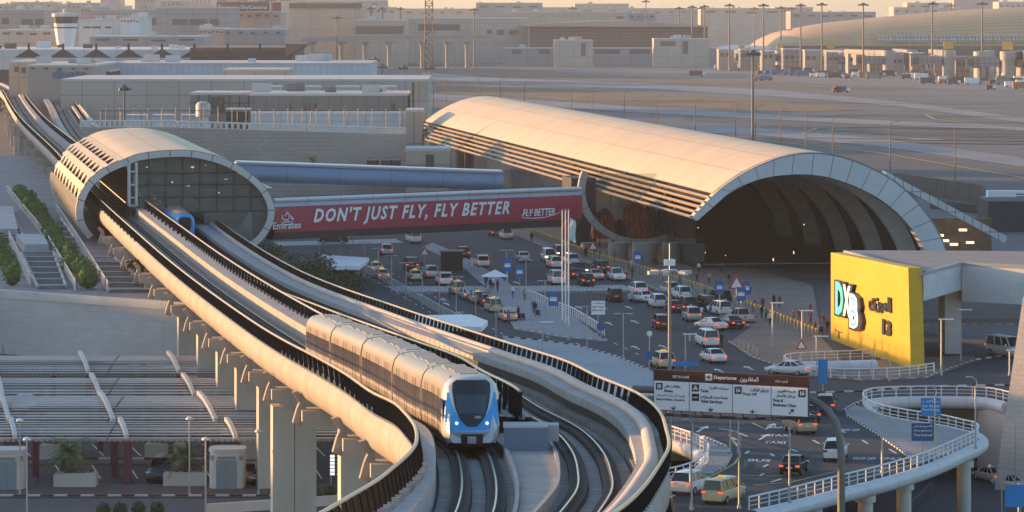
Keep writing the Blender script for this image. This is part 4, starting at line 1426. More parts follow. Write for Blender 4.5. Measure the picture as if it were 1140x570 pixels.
p0 = [gp(700, sy(700) + 24, -.9), gp(815, sy(815) + 24, -.9), gp(893, sy(893) + 26, -.9), gp(906, sy(900) + 30, -.9), gp(918, 459, -.9), gp(926, 472, -.9), gp(930.5, 488, -.9), gp(932, 510, -.9), Vector((gp(932, 510, -.9).x, gp(932, 510, -.9).y, 0))]
gt.tube(p0, .28, 10)
gt.build('gantry_pole', mat('gantry_steel', (0.17, 0.165, 0.16), .55, .3, var=.2, vscale=1.0), gs)
# ---------------------------------------------------------------- vegetation
leaf_g = mat('leaf_green', (0.075, 0.15, 0.03), .8, var=.45, vscale=2.2)
leaf_d = mat('leaf_dark', (0.048, 0.075, 0.03), .8, var=.45, vscale=1.6)
leaf_p = mat('leaf_palm', (0.11, 0.18, 0.06), .7, var=.35, vscale=2)
leaf_grey = mat('leaf_grey', (0.10, 0.115, 0.10), .85, var=.35, vscale=2)
bark_m = mat('bark', (0.10, 0.075, 0.055), .9, var=.3, vscale=3)
def leaves(mb, c, r, n, size, seed, squash=1.0, hollow=.55):
    """n small leaf quads scattered through an ellipsoid shell"""
    rnd = random.Random(seed)
    for _ in range(n):
        while True:
            d = Vector((rnd.uniform(-1, 1), rnd.uniform(-1, 1), rnd.uniform(-1, 1)))
            if hollow < d.length <= 1: break
        p = Vector(c) + Vector((d.x * r[0], d.y * r[1], d.z * r[2] * squash))
        a = Vector((rnd.gauss(0, 1), rnd.gauss(0, 1), rnd.gauss(0, 1))).normalized()
        b = a.cross(d + Vector((.01, .02, .03))).normalized()
        s = size * rnd.uniform(.6, 1.3)
        mb.poly([p - a * s, p - b * s * .5, p + a * s, p + b * s * .5])
def blob(mb, c, r, seed, n=10):
    rnd = random.Random(seed)
    mb.smooth = True
    rows = []
    for i in range(n // 2 + 1):
        th_ = PI * i / (n // 2)
        rows.append([mb.addv((c[0] + r[0] * math.sin(th_) * math.cos(2 * PI * k / n) * rnd.uniform(.85, 1.1), c[1] + r[1] * math.sin(th_) * math.sin(2 * PI * k / n) * rnd.uniform(.85, 1.1), c[2] + r[2] * math.cos(th_) * rnd.uniform(.9, 1.05))) for k in range(n)])
    for a, b in zip(rows[:-1], rows[1:]):
        for k in range(n): mb.face([a[k], b[k], b[(k + 1) % n], a[(k + 1) % n]])
    mb.smooth = False
def bush(name, label, cat, pos, r, seed, m=leaf_g, n=420, size=.16, group=None, stem=True):
    root = empty(name, label, cat, pos, 0, group)
    mb = MB(); blob(mb, (0, 0, r[2] * .95), (r[0] * .82, r[1] * .82, r[2] * .82), seed); leaves(mb, (0, 0, r[2]), r, n, size, seed, hollow=.75)
    mb.build('crown', m, root)
    if stem:
        t = MB(); t.tube([(0, 0, 0), (0, 0, r[2] * .6)], .07, 6); t.build('trunk', bark_m, root)
    return root
def tree(label, pos, h, cr, seed, m=leaf_d, group=None, n=1500, size=.22):
    root = empty('tree', label, 'tree', pos, 0, group)
    rnd = random.Random(seed)
    t = MB(); t.tube([(0, 0, 0), (.1, 0, h * .3), (0, .1, h * .55)], [.2, .15, .08], 7)
    cl = []
    for k in range(7):
        a = k * 2.4 + rnd.random(); rr = cr * rnd.uniform(.35, .7)
        p = Vector((math.cos(a) * rr, math.sin(a) * rr, h * rnd.uniform(.5, .85)))
        t.tube([(0, 0, h * rnd.uniform(.25, .45)), p * .6 + Vector((0, 0, h * .15)), p], [.1, .06, .02], 5)
        cl.append((p, cr * rnd.uniform(.38, .6)))
    t.build('trunk', bark_m, root)
    mb = MB()
    for i, (p, r_) in enumerate(cl): leaves(mb, p, (r_, r_, r_ * .8), n // 7, size, seed * 31 + i, hollow=.2)
    mb.build('crown', m, root)
    return root
def palm(label, pos, trunk, seed, group=None, fr=1.9, nf=26):
    root = empty('palm_tree', label, 'palm tree', pos, 0, group)
    t = MB(); prof = []
    k = 0
    while k <= 10:
        prof.append((.24 - .05 * (k / 10) + (.05 if k % 2 else 0), trunk * k / 10)); k += 1
    t.lathe(prof, n=9); t.build('trunk', bark_m, root)
    mb = MB(); rnd = random.Random(seed)
    for i in range(nf):
        a = i * 2.399; el_ = rnd.uniform(-.35, 1.25); L_ = fr * rnd.uniform(.75, 1.1)
        pts = []
        for j in range(6):
            s = j / 5
            r_ = L_ * s * math.cos(el_ * (1 - .3 * s)); z = L_ * (s * math.sin(el_) - .42 * s * s)
            pts.append(Vector((math.cos(a) * r_, math.sin(a) * r_, trunk + z)))
        sd = Vector((-math.sin(a), math.cos(a), 0))
        for j in range(5):
            p, q = pts[j], pts[j + 1]
            for e in range(3):
                o_ = p.lerp(q, e / 3); ln = .48 * fr / 1.9 * (1 - .5 * (j + e / 3) / 5)
                for s_ in (-1, 1):
                    tip = o_ + sd * s_ * ln + (q - p).normalized() * ln * .7 + Vector((0, 0, -.12))
                    mb.poly([o_, o_ + (q - p) * .16, tip])
    mb.build('crown', leaf_p, root)
    return root

# hedges and trees on the terrace
def hedge(label, p0, p1, n, w, h, seed, m=leaf_g):
    root = empty('hedge', label, 'hedge', (p0 + p1) / 2)
    mb = MB(); rnd = random.Random(seed)
    for i in range(n):
        c = p0.lerp(p1, i / (n - 1)) - (p0 + p1) / 2 + Vector((rnd.uniform(-.3, .3), 0, 0))
        hh = h * rnd.uniform(.85, 1.15); ww = w * rnd.uniform(.85, 1.15)
        blob(mb, c + Vector((0, 0, hh * .5)), (ww * .8, ww * .8, hh * .48), seed + i); leaves(mb, c + Vector((0, 0, hh * .55)), (ww, ww, hh * .55), 300, .2, seed * 7 + i, hollow=.75)
    mb.build('crown', m, root)
hedge('long dark green hedge running down the terrace towards the viaduct', W(97, 322, tz), W(24, 222, tz), 16, 1.4, 2.5, 5)
hedge('dark green hedge at the left edge of the terrace', W(14, 318, tz), W(-6, 275, tz), 6, 1.3, 2.6, 9)
tree('small dark tree squeezed between terrace and viaduct girder', W(152, 318, tz), 3.2, 1.3, 4, m=leaf_d, n=700)
tree('bushy green tree close behind the viaduct, left of the grey shelter', W(292, 318, 0) + Vector((0, 6, 0)), 5.8, 3.2, 12, m=leaf_g, group='trees behind the viaduct')
tree('loose dark tree beside the flat white shelter roof', W(340, 345, 0), 7.4, 4.0, 13, m=leaf_d, group='trees behind the viaduct', n=2200)
tree('small grey green tree nearest the viaduct rail', W(380, 350, 0), 5.6, 3.4, 14, m=leaf_d, group='trees behind the viaduct')
bush('shrub', 'low grey green shrub beside the ramp behind the viaduct', 'shrub', W(402, 350, 0), (2.6, 2.2, 1.0), 15, m=leaf_grey, n=700, size=.2, stem=False)
bush('shrub', 'green shrub beneath the oval station ring', 'shrub', W(290, 308, 0) + Vector((-1, 10, 0)), (2.6, 2.2, 1.5), 17, m=leaf_d, n=800, size=.2, stem=False)
palm('small palm in front of the curving block wall', Vector((at(348, 640), 640, 0)) + Vector((0, 0, 7.6)), 3.4, 21, fr=2.4)

# ---------------------------------------------------------------- terrace garden stairs and handrails
pale = mat('pale_stair', (0.42, 0.42, 0.43), .8, var=.1)
stair_rail = mat('pale_mesh_rail', (0.46, 0.45, 0.47), .6, .2)
def rail_fence(name, label, cat, pts, h=1.05, nb=4, post=1.6, m=railwhite_m, r=.045, group=None, infill=None, rb=.03):
    """post-and-bar railing along ground points"""
    o0 = Vector(pts[0])
    root = empty(name, label, cat, o0, 0, group)
    loc = [Vector(p) - o0 for p in pts]
    L_ = [0]
    for a, b in zip(loc[:-1], loc[1:]): L_.append(L_[-1] + (b - a).length)
    n = max(1, round(L_[-1] / post))
    def pt(s):
        i = int(np.clip(np.searchsorted(L_, s) - 1, 0, len(loc) - 2))
        return loc[i].lerp(loc[i + 1], (s - L_[i]) / (L_[i + 1] - L_[i]))
    pm_ = MB(); pm_.tube([(0, 0, 0), (0, 0, h)], r * 1.25, 5)
    po_ = pm_.build('post', m, root)
    for k in range(min(n + 1, 100)):
        q_ = po_ if k == 0 else po_.copy()
        if k: COL.objects.link(q_); q_.parent = root
        q_.location = pt(min(L_[-1], L_[-1] * k / n))
    tp = MB(); tp.tube([p + Vector((0, 0, h)) for p in loc], r * 1.5, 6); tp.build('top_rail', m, root)
    b_ = MB()
    for j in range(1, nb): b_.tube([p + Vector((0, 0, h * j / nb)) for p in loc], rb, 4)
    b_.build('bar', m, root)
    return root
Z6 = lambda x, y: W(x, y, tz)
rail_fence('terrace_railing', 'pale railing left of the long hedge on the terrace', 'railing', [Z6(84, 325), Z6(51, 268), Z6(8, 215)], 1.3, 5, 1.2, stair_rail, .05)
rail_fence('terrace_railing', 'pale railing right of the long hedge on the terrace', 'railing', [Z6(120, 326), Z6(84, 268), Z6(62, 235)], 1.3, 5, 1.2, stair_rail, .05)
rail_fence('terrace_railing', 'pale railing beside the hedge at the left edge', 'railing', [Z6(34, 320), Z6(10, 268)], 1.3, 5, 1.2, stair_rail, .05)
def skylight(label, px0, px1, px2, px3, py0, py1, n):
    a, b, c, d = Z6(px0, py0), Z6(px1, py0), Z6(px2, py1), Z6(px3, py1)
    o0 = (a + c) / 2
    root = empty('skylight_frame', label, 'skylight', o0, 0, 'sunken louvred skylights on the terrace')
    mb = MB()
    for k in range(n):
        t = k / (n - 1)
        mb.tube([a.lerp(d, t) - o0 + Vector((0, 0, .45)), b.lerp(c, t) - o0 + Vector((0, 0, .45))], .13, 4)
    mb.build('louvre', pale, root)
    mb = MB()
    for p, q in ((a, d), (b, c)): mb.tube([p - o0 + Vector((0, 0, .3)), q - o0 + Vector((0, 0, .3))], .22, 4)
    mb.build('side_beam', pale, root)
    mb = MB(); mb.poly([v - o0 + Vector((0, 0, .02)) for v in (a, b, c, d)]); mb.build('opening', mat('dark_opening', (0.05, 0.052, 0.058), .8), root)
skylight('sunken louvred skylight between the two hedges', 42, 74, 60, 24, 322, 284, 7)
skylight('sunken louvred skylight between long hedge and viaduct', 122, 172, 128, 98, 326, 290, 7)
skylight('small louvred skylight further up beside the station foot', 2, 28, 14, -6, 268, 240, 6)
skylight('small louvred skylight right of the long hedge top', 62, 84, 68, 48, 268, 245, 5)
sb = MB(); sb.prism([(p.x, p.y) for p in (Z6(28, 283), Z6(54, 283), Z6(48, 271), Z6(18, 271))], tz + .005, tz + 1.3)
tag(sb.build('planter_box', pale), 'plain pale planter box between the terrace hedges', 'planter')
sb = MB(); sb.prism([(p.x, p.y) for p in (Z6(0, 262), Z6(20, 262), Z6(14, 236), Z6(-8, 236))], tz + .005, tz + .9)
tag(sb.build('planter_box', pale), 'low pale planter box at the left edge above the skylight', 'planter')
for (px, lb) in ((3, 'small curved wall lamp at the left edge of the block wall'), (110, 'small curved wall lamp mid way along the block wall')):
    Yw = 396 - (px) * .06
    b = P(px, 395, Yw - .75)
    root = empty('wall_lamp', lb, 'lamp', b)
    h_ = zat(382, Yw) - b.z
    m_ = MB(); m_.tube([(0, 0, 0), (.1, -.1, h_ * .5), (.05, -.2, h_ * .85), (-.2, -.3, h_)], .045, 5); m_.build('bracket', darksteel_m, root)
    m_ = MB(); m_.lathe([(.08, -.06), (.16, 0), (.05, .08)], (-.25, -.3, h_), 8); m_.build('lamp_head', white_m, root)

# ---------------------------------------------------------------- shade canopies of the car park
can_m = mat('canopy_slats', (0.74, 0.70, 0.66), .7, var=.12, joints=(60, .42, .10), jdark=.75)
rib_m = mat('canopy_beam', (0.60, 0.56, 0.52), .6, var=.06)
maroon = mat('maroon_paint', (0.14, 0.025, 0.05), .5, var=.1)
def canopy(label, yf, zf, yb, zb, px_l, xr, beams, posts, seed):
    root = empty('shade_canopy', label, 'canopy', (at(120, yf), yf, 0), 0, 'slatted shade canopies of the car park')
    o0 = root.location
    xl = at(px_l, yf)
    fr_ = [(Vector((x, 0, 0)), Vector((0, 1, 0)), Vector((0, 0, 1))) for x in (xl, xr)]
    pr = [(yf, zf), (yf + (yb - yf) * .35, zf + (zb - zf) * .62), (yb, zb)]
    # slats: separate thin boards running the length
    n = max(6, int((yb - yf) / 1.05))
    for row in range(1):
        mb = MB()
        for i in range(n):
            t = i / (n - 1); y = yf + (yb - yf) * t; z = zf + (zb - zf) * (1 - (1 - t) ** 1.6)
            mb.box(((xl + xr) / 2 - o0.x, y - o0.y, z - o0.z), (xr - xl, .62, .09))
        mb.build('slats', can_m, root)
    mb = MB()
    for y, z in ((yf + .2, zf), (yb - .2, zb)):
        mb.box(((xl + xr) / 2 - o0.x, y - o0.y, z - .14), (xr - xl, .22, .2))
    # teeth of the corrugated front edge
    mb.build('purlin', rib_m, root)
    mb = MB()
    x = xl
    while x < xr:
        mb.box((x - o0.x, yf - .12 - o0.y, zf - .12), (.2, .1, .22)); x += .45
    t_ = mb.build('edge_teeth', rib_m, root); tag(t_, kind='stuff')
    for bx in beams:
        X = at(bx, yf) - o0.x
        m_ = MB()
        pr2 = []
        for k in range(9):
            t = k / 8
            pr2.append((yf - .5 + (yb - yf + .3) * t - o0.y, zf + .25 + (zb - zf + .25) * math.sin(t * PI * .55)))
        fr2_ = [(Vector((X - (.21 * (yb - yf)) * (k / 8) , y, z)), Vector((1, 0, 0)), Vector((0, 0, 1))) for k, (y, z) in enumerate(pr2)]
        m_.sweep(fr2_, [(-.16, -.25), (-.16, .12), (.16, .12), (.16, -.25)], closed=True, caps=True, smooth=False)
        bo = m_.build('beam', rib_m, root)
        m_ = MB(); m_.box((X, .35, (zf - .1) / 2), (.62, .45, zf - .1)); m_.build('post', maroon, root)
    for pxp in posts:
        m_ = MB(); m_.box((at(pxp, yb - 1) - o0.x, yb - 1 - o0.y, zf / 2), (.5, .45, zf)); m_.build('post', maroon, root)
    return root
canopy('shade canopy nearest the road, with the fully visible maroon post', 287.0, 3.7, 293, 4.15, -60, -12.2, (-105, 18, 142, 263), (40, 128), 1)
canopy('second shade canopy from the road, double width', 298.0, 3.75, 310, 4.5, -60, -12.5, (-105, 11, 127, 241), (8, 112, 230), 2)
canopy('third shade canopy from the road, under the viaduct pier row', 317.5, 3.75, 326.5, 4.4, -60, -18, (-110, 4, 112, 217), (100, 212), 3)
canopy('shade canopy farthest from the road, against the block wall', 338.0, 3.75, 347.5, 4.4, -60, -24, (-115, -5, 99, 200), (60, 160), 4)

# kerbs, brick verge
brick_m = mat('red_brick_paving', (0.13, 0.085, 0.08), .85, var=.2, joints=(.3, .15, .012, .5), jdark=.35)
px_sheet('brick_verge', [(-250, 540), (400, 540), (400, 553), (-250, 553)], brick_m, .13, h=.13)
px_sheet('brick_island', [(-60, 511.5), (290, 511.5), (290, 516), (-60, 516)], brick_m, .13, h=.13)
def kerb(name, pts, w=.28, h=.15, seg=1.0, z=.0, mats=None, label=None):
    """striped kerb stones along ground points"""
    mb = MB(); k = 0
    pts = [Vector(p) for p in pts]
    carry = 0.0
    for a, b in zip(pts[:-1], pts[1:]):
        L_ = (b - a).length; d = (b - a) / L_; n_ = max(1, round(L_ / seg))
        for i in range(n_):
            c = a + d * (L_ * (i + .5) / n_)
            mb.mi = k % 2; k += 1
            mb.box((c.x, c.y, c.z + z + h / 2), (L_ / n_ - .005, w, h), math.atan2(d.y, d.x))
    o = mb.build(name, mats or [mat('kerb_white', (0.55, 0.55, 0.54), .7, var=.15, vscale=1.5), mat('kerb_black', (0.04, 0.04, 0.042), .8, var=.2)])
    tag(o, kind='structure')
    return o
kerb('kerb', [W(-60, 554, 0), W(330, 554, 0), W(420, 552, 0)], seg=1.05, h=.24)
kerb('kerb', [W(-60, 511.3, 0), W(330, 511.3, 0)], seg=1.3)
# parking bay lines
pl_ = MB()
for row, (y0, y1) in enumerate(((533, 517), (508, 494))):
    for i in range(-3, 10):
        px = 108 + i * 41
        a, b = W(px + (8 if row else 4), y0), W(px - 6, y1)
        d = (b - a).normalized(); n = Vector((d.y, -d.x, 0)) * .06
        k = Vector((0, 0, .009))
        pl_.poly([a - n + k, a + n + k, b + n + k, b - n + k])
tag(pl_.build('bay_lines', road_white), kind='structure')

# booths
booth_w = mat('booth_white', (0.56, 0.53, 0.50), .6, var=.1, vscale=.8)
door_b = mat('blue_grey_door', (0.22, 0.26, 0.31), .5, .2, var=.08)
def booth(label, px, py, w):
    b = W(px, py, 0)
    root = empty('utility_booth', label, 'booth', b, 0, 'white utility booths on the brick verge')
    hh = 3.15
    pl = []
    for k in range(20):
        a = 2 * PI * k / 20; e = 2 / 4.0
        pl.append((w / 2 * math.copysign(abs(math.cos(a)) ** e, math.cos(a)), w / 2 * math.copysign(abs(math.sin(a)) ** e, math.sin(a)) + w / 2))
    m_ = MB(); m_.prism(pl, 0, hh - .42); m_.prism([(x * .96, (y - w / 2) * .96 + w / 2) for x, y in pl], hh - .415, hh - .12); m_.prism([(x * 1.03, (y - w / 2) * 1.03 + w / 2) for x, y in pl], hh - .115, hh + .1); m_.build('shell', booth_w, root)
    for s in (-1, 1):
        d = MB(); d.box((s * w * .145, -.03, 1.22), (w * .275, .06, 2.3)); dd = d.build('door', door_b, root)
        k = MB(); k.box((s * .07, -.08, 1.2), (.04, .05, .35)); k.build('handle', steel_m, dd)
        v = MB()
        for q in range(4): v.box((s * w * .41, .12 + .02, hh - .75 + q * .1), (w * .12, .1, .035))
        v.build('vent', darksteel_m, root)
    v = MB()
    for q in range(2): v.box((0, -.0, hh - .66 + q * .14), (w * .5, .12, .05))
    v.build('vent', darksteel_m, root)
    return root
booth('white utility booth with blue grey double doors left of the wide pier', 252, 546, 2.85)
booth('white utility booth cut by the left edge of the picture', 7, 547, 2.75)
fh = MB(); fh.box((0, 0, .55), (.3, .25, .5)); fh.box((0, 0, .15), (.1, .1, .3))
tag(fh.build('hydrant_cabinet', mat('red_paint', (0.30, 0.02, 0.02), .5), None, loc=W(271, 536, 0)), 'small red hydrant box on the right side of the booth', 'hydrant box')

# planters and palms
def planter(label, px, py, wpx, h=1.1, group='concrete planter boxes'):
    b = W(px, py, 0); s = F / b.y
    root = empty('planter_box', label, 'planter', b, 0, group)
    w = wpx / s
    m_ = MB(); m_.box((0, .9, h / 2), (w, 1.8, h)); m_.box((0, .9, h + .001 + .04), (w - .3, 1.5, .08)); m_.build('box', mat('planter_concrete', (0.50, 0.48, 0.45), .8, var=.1, vscale=.7), root)
    m_ = MB(); leaves(m_, (0, .9, h + .12), (w * .45, .7, .16), 160, .1, px, hollow=0); m_.build('groundcover', leaf_d, root)
    return b + Vector((0, .9, h))
p_ = planter('pale concrete planter with a bushy palm left of the maroon post', 83, 544, 47)
palm('short bushy palm in the left concrete planter', p_ + Vector((-.5, 0, 0)), 1.7, 31, fr=2.3, nf=56)
p_ = planter('pale concrete planter with a palm beside the dark parked car', 205, 543, 47)
palm('short palm in the planter beside the dark parked car', p_ + Vector((0, 0, 0)), 1.4, 32, fr=2.1, nf=50)
planter('concrete planter in canopy shade behind the left palm', 66, 511, 44)
planter('concrete planter in canopy shade behind the right palm', 183, 510, 44)
for i, (px, py, lb) in enumerate(((52, 447, 'palm top showing between canopies near the left white car'), (167, 447, 'palm top showing between canopies mid way'), (70, 476, 'palm top behind the front canopy, left'), (190, 476, 'palm top behind the front canopy, right'), (45, 421, 'palm top behind the farthest canopy, left'), (153, 421, 'palm top behind the farthest canopy, right'))):
    Yp = {447: 313.5, 476: 295.5, 421: 331}[py]
    z = zat(py, Yp)
    palm(lb, (at(px, Yp), Yp, 0), max(.6, z - .2), 40 + i, fr=1.4, nf=26, group='palms between the canopies')
# clipped ball shrubs along the bottom
for i, (px, py) in enumerate(((115, 577), (134, 577), (154, 576), (175, 576), (313, 561), (333, 560.5), (349, 559), (367, 557))):
    lb = ('ball shrub in the row of four below the planters, %s' if i < 4 else 'ball shrub in the row of four beneath the wide pier, %s') % ('first from the left', 'second from the left', 'third from the left', 'last on the right')[i % 4]
    b = W(px, py, 0)
    bush('ball_shrub', lb, 'shrub', b, (.58, .58, .62), 60 + i, m=leaf_d, n=500, size=.075, group='clipped ball shrubs')
# low road parapet and round lamp at the bottom
pw = MB(); a, b = W(228, 572, 0), W(402, 560, 0); d = (b - a).normalized(); n = Vector((d.y, -d.x, 0))
pw.prism([(a.x, a.y), (b.x, b.y), ((b + n * .35).x, (b + n * .35).y), ((a + n * .35).x, (a + n * .35).y)], 0, .75)
tag(pw.build('road_parapet', offwhite_m), 'low pale road parapet in the bottom foreground under the pier', 'parapet')
# notice board behind the pier
nb = W(374, 543, 0)
root = empty('notice_board', 'blue headed maroon notice board with white stripes between two piers', 'sign', nb)
s_ = F / nb.y
m_ = MB(); m_.b2((-.5, -.05, .9), (.62, .05, 3.3)); m_.build('board', maroon, root)
m_ = MB(); m_.b2((-.5, -.08, 2.75), (.62, -.051, 3.35)); m_.build('header', mat('sign_blue_dark', (0.03, 0.07, 0.16), .5), root)
m_ = MB()
for k in range(6): m_.b2((-.46, -.075, 1.0 + k * .28), (-.1, -.052, 1.22 + k * .28))
m_.build('price_strip', mat('lit_strip', (.8, .8, .8), emit=(.8, .85, .9), estr=.35), root)
m_ = MB()
for k in range(6): 
    m_.b2((0, -.07, 1.08 + k * .28), (.5, -.052, 1.12 + k * .28))
m_.build('text_line', offwhite_m, root)
m_ = MB(); 
for x in (-.4, .5): m_.tube([(x, 0, 0), (x, 0, .95)], .05, 6)
m_.build('post', steel_m, root)
# ---------------------------------------------------------------- departures level: pavements, kerbs and paint
isl = [(674, 379.5), (626, 375), (573, 366), (557, 338), (540, 319), (520, 301), (500, 288), (470, 275), (482, 270), (510, 282), (535, 296), (560, 311), (586, 329), (640, 353)]
px_sheet('median_pavement', isl, paving, .14, h=.13)
px_sheet('right_pavement', [(560, 256), (592, 269), (690, 306), (760, 334), (836, 364), (812, 381), (836, 397), (866, 407.5), (900, 418), (960, 423.5), (1030, 421), (1060, 410), (1085, 401), (1085, 396), (1010, 398), (940, 404), (915, 376), (905, 318), (760, 276), (600, 250)], paving_brown, .13, h=.122)
px_sheet('forecourt', [(600, 251), (760, 277), (905, 319), (915, 377), (925, 379), (1060, 330), (1060, 290), (760, 262), (640, 246)], mat('forecourt_dark', (.07, .064, .06), .7, var=.2, vscale=.2, joints=(1.2, 1.2, .04), jdark=.3), .006)
px_sheet('ramp_pavement', [(1020, 517), (1007, 504), (975, 482), (945, 463), (942, 456), (952, 451), (961, 453), (975, 461), (1008, 468), (1048, 474), (1077, 480), (1086, 484), (1085, 491), (1064, 501)], paving, .13, h=.122)
px_sheet('ramp_pavement', [(722, 482), (750, 489), (771, 495), (787, 504), (788, 514), (774, 526), (792, 527), (806, 520), (813, 508), (806, 497), (786, 488), (750, 480), (725, 477)], paving, .13, h=.122)
kerb('kerb', [W(573, 366.3), W(626, 375.5), W(674, 380)], seg=1.0)
kerb('kerb', [W(560, 375.2), W(600, 379), W(640, 384.5), W(684, 396.5), W(722, 412), W(735, 424)], seg=1.0)
kerb('kerb', [W(812, 381), W(836, 397.3), W(866, 408), W(900, 418.5), W(960, 424), W(1030, 421.5), W(1060, 410), (W(1085, 401)), W(1120, 396)], seg=1.0)
kerb('kerb', [W(898, 438), W(960, 436), W(1024, 431), W(1128, 429)], seg=1.0)
kerb('kerb', [W(1018, 517), W(1006, 504), W(974, 482), W(944, 463.5), W(941, 456), W(951, 450.5), W(962, 446)], seg=.7)
kerb('kerb', [W(792, 527.5), W(806, 521), W(814, 508), W(807, 497), W(786, 487.5), W(750, 479.5)], seg=.6)
kerb('kerb', [W(592, 269.5), W(690, 306.5), W(760, 334.5), W(836, 364.5)], seg=1.2)
# painted markings
mk = MB(); Z = .012
def dash(mb, a, b, w=.14, z=Z):
    a, b = Vector(a), Vector(b); d = (b - a).normalized(); n = Vector((d.y, -d.x, 0)) * w / 2; k = Vector((0, 0, z))
    mb.poly([a + n + k, b + n + k, b - n + k, a - n + k][::-1])
HD = Vector((-0.165, 0.986, 0)); HN = Vector((0.986, 0.165, 0))
def lane(px, py, n, length=2.2, gap=4.0, back=0, d=HD):
    p = W(px, py)
    for i in range(-back, n):
        a = p + d * (i * (length + gap)); dash(mk, a, a + d * length)
for px, py, n, b in ((757, 440, 26, 0), (716, 430, 26, 0), (806, 440, 18, 0), (665, 372, 20, 0)): lane(px, py, n, 2.0, 4.0, b)
for px, py, n in ((560, 372, 20), (520, 372, 18)): lane(px, py, n, 1.8, 4.2)
def arrow(px, py, d=HD, s=1.0, turn=0):
    p = W(px, py); n = Vector((d.y, -d.x, 0)); k = Vector((0, 0, Z))
    mk.poly([p - n * .1 * s + k, p + n * .1 * s + k, p + n * .1 * s + d * 2.6 * s + k, p - n * .1 * s + d * 2.6 * s + k])
    mk.poly([p - n * .42 * s + d * 2.5 * s + k, p + n * .42 * s + d * 2.5 * s + k, p + d * 4.0 * s + k])
    if turn: mk.poly([p + d * .9 * s + k, p + d * 1.1 * s + k, p + d * 1.5 * s + n * turn * .8 * s + k, p + d * 1.1 * s + n * turn * .9 * s + k])
for px, py in ((648, 344), (676, 344), (704, 344), (682, 362), (711, 360), (712, 389), (743, 388), (806, 415), (839, 412), (578, 316), (500, 340), (514, 350), (497, 335), (470, 330)): arrow(px, py, HD, 1.1)
for px, py, t in ((845, 490, 0), (852, 478, 1), (984, 480, 0), (776, 481, 0)): arrow(px, py, Vector((.25, .968, 0)), 1.2, t)
def word(s, px, py, d, h=2.4, w=1.8):
    n = Vector((d.y, -d.x, 0)); p = W(px, py) + Vector((0, 0, Z + .003))
    put_text(mk, s, p - n * w / 2, n, d, height=h, width=w, size=1, depth=.0005, bold=.02)
DN = Vector((.12, .993, 0))
for s, px, py in (('BUS', 845, 514), ('TAXI', 862, 494), ('BUS', 865, 497 - 20), ('DROP OFF', 945, 480), ('ONLY', 985, 478), ('DROP OFF', 962, 512), ('ONLY', 992, 512), ('TAXI', 868, 486)): word(s, px, py, DN, 1.7, 1.9)
for a, b in (((800, 477), (818, 480)), ((818, 480), (832, 486)), ((768, 540), (780, 537)), ((858, 537), (870, 533)), ((740, 556), (752, 551)), ((925, 502), (932, 506)), ((960, 490), (966, 494)), ((990, 500), (998, 505)), ((880, 500), (888, 503)), ((905, 490), (912, 494)), ((850, 520), (855, 517)), ((846, 530), (850, 527)), ((935, 478), (941, 482)), ((858, 505), (862, 508)), ((830, 505), (834, 502)), ((815, 487), (820, 490))):
    dash(mk, W(*a), W(*b), .22)
tag(mk.build('road_markings', road_white), kind='structure')
yl = MB()
for path in (((816, 490), (822, 498), (824, 507), (818, 516), (806, 523), (790, 531)), ((826, 529), (860, 530), (880, 529)), ((838, 471), (850, 477)), ((840, 540), (880, 537), (930, 525)), ((812, 484), (816, 490))):
    for a, b in zip(path[:-1], path[1:]): dash(yl, W(*a), W(*b), .2, .011)
for a, b in (((440, 326.3), (545, 326.3)), ((570, 325.5), (700, 325))):
    p, q = W(*a), W(*b); n = 22
    for i in range(n):
        if i % 5 == 4: continue
        dash(yl, p.lerp(q, i / n), p.lerp(q, (i + 1) / n), .55, .012)
tag(yl.build('yellow_markings', yellow_line), kind='structure')
zb = MB()
for a, b, n in (((436, 322), (548, 322), 26), ((568, 322), (702, 320.5), 30)):
    p, q = W(*a), W(*b)
    for i in range(n):
        c = p.lerp(q, (i + .5) / n); w = (q - p).length / n * .5
        t = (q - p).normalized() * w / 2; k = Vector((0, 0, .013))
        zb.poly([c - t - HD * 4.5 + k, c + t - HD * 4.5 + k, c + t + HD * 5.5 + k, c - t + HD * 5.5 + k])
for a, b, n in (((308, 272), (446, 268.5), 40),):
    p, q = W(*a), W(*b)
    for i in range(n):
        c = p.lerp(q, (i + .5) / n); w = (q - p).length / n * .55
        t = (q - p).normalized() * w / 2; k = Vector((0, 0, .013))
        zb.poly([c - t - HD * 4 + k, c + t - HD * 4 + k, c + t + HD * 6 + k, c - t + HD * 6 + k])
tag(zb.build('zebra_crossing', road_white), kind='structure')

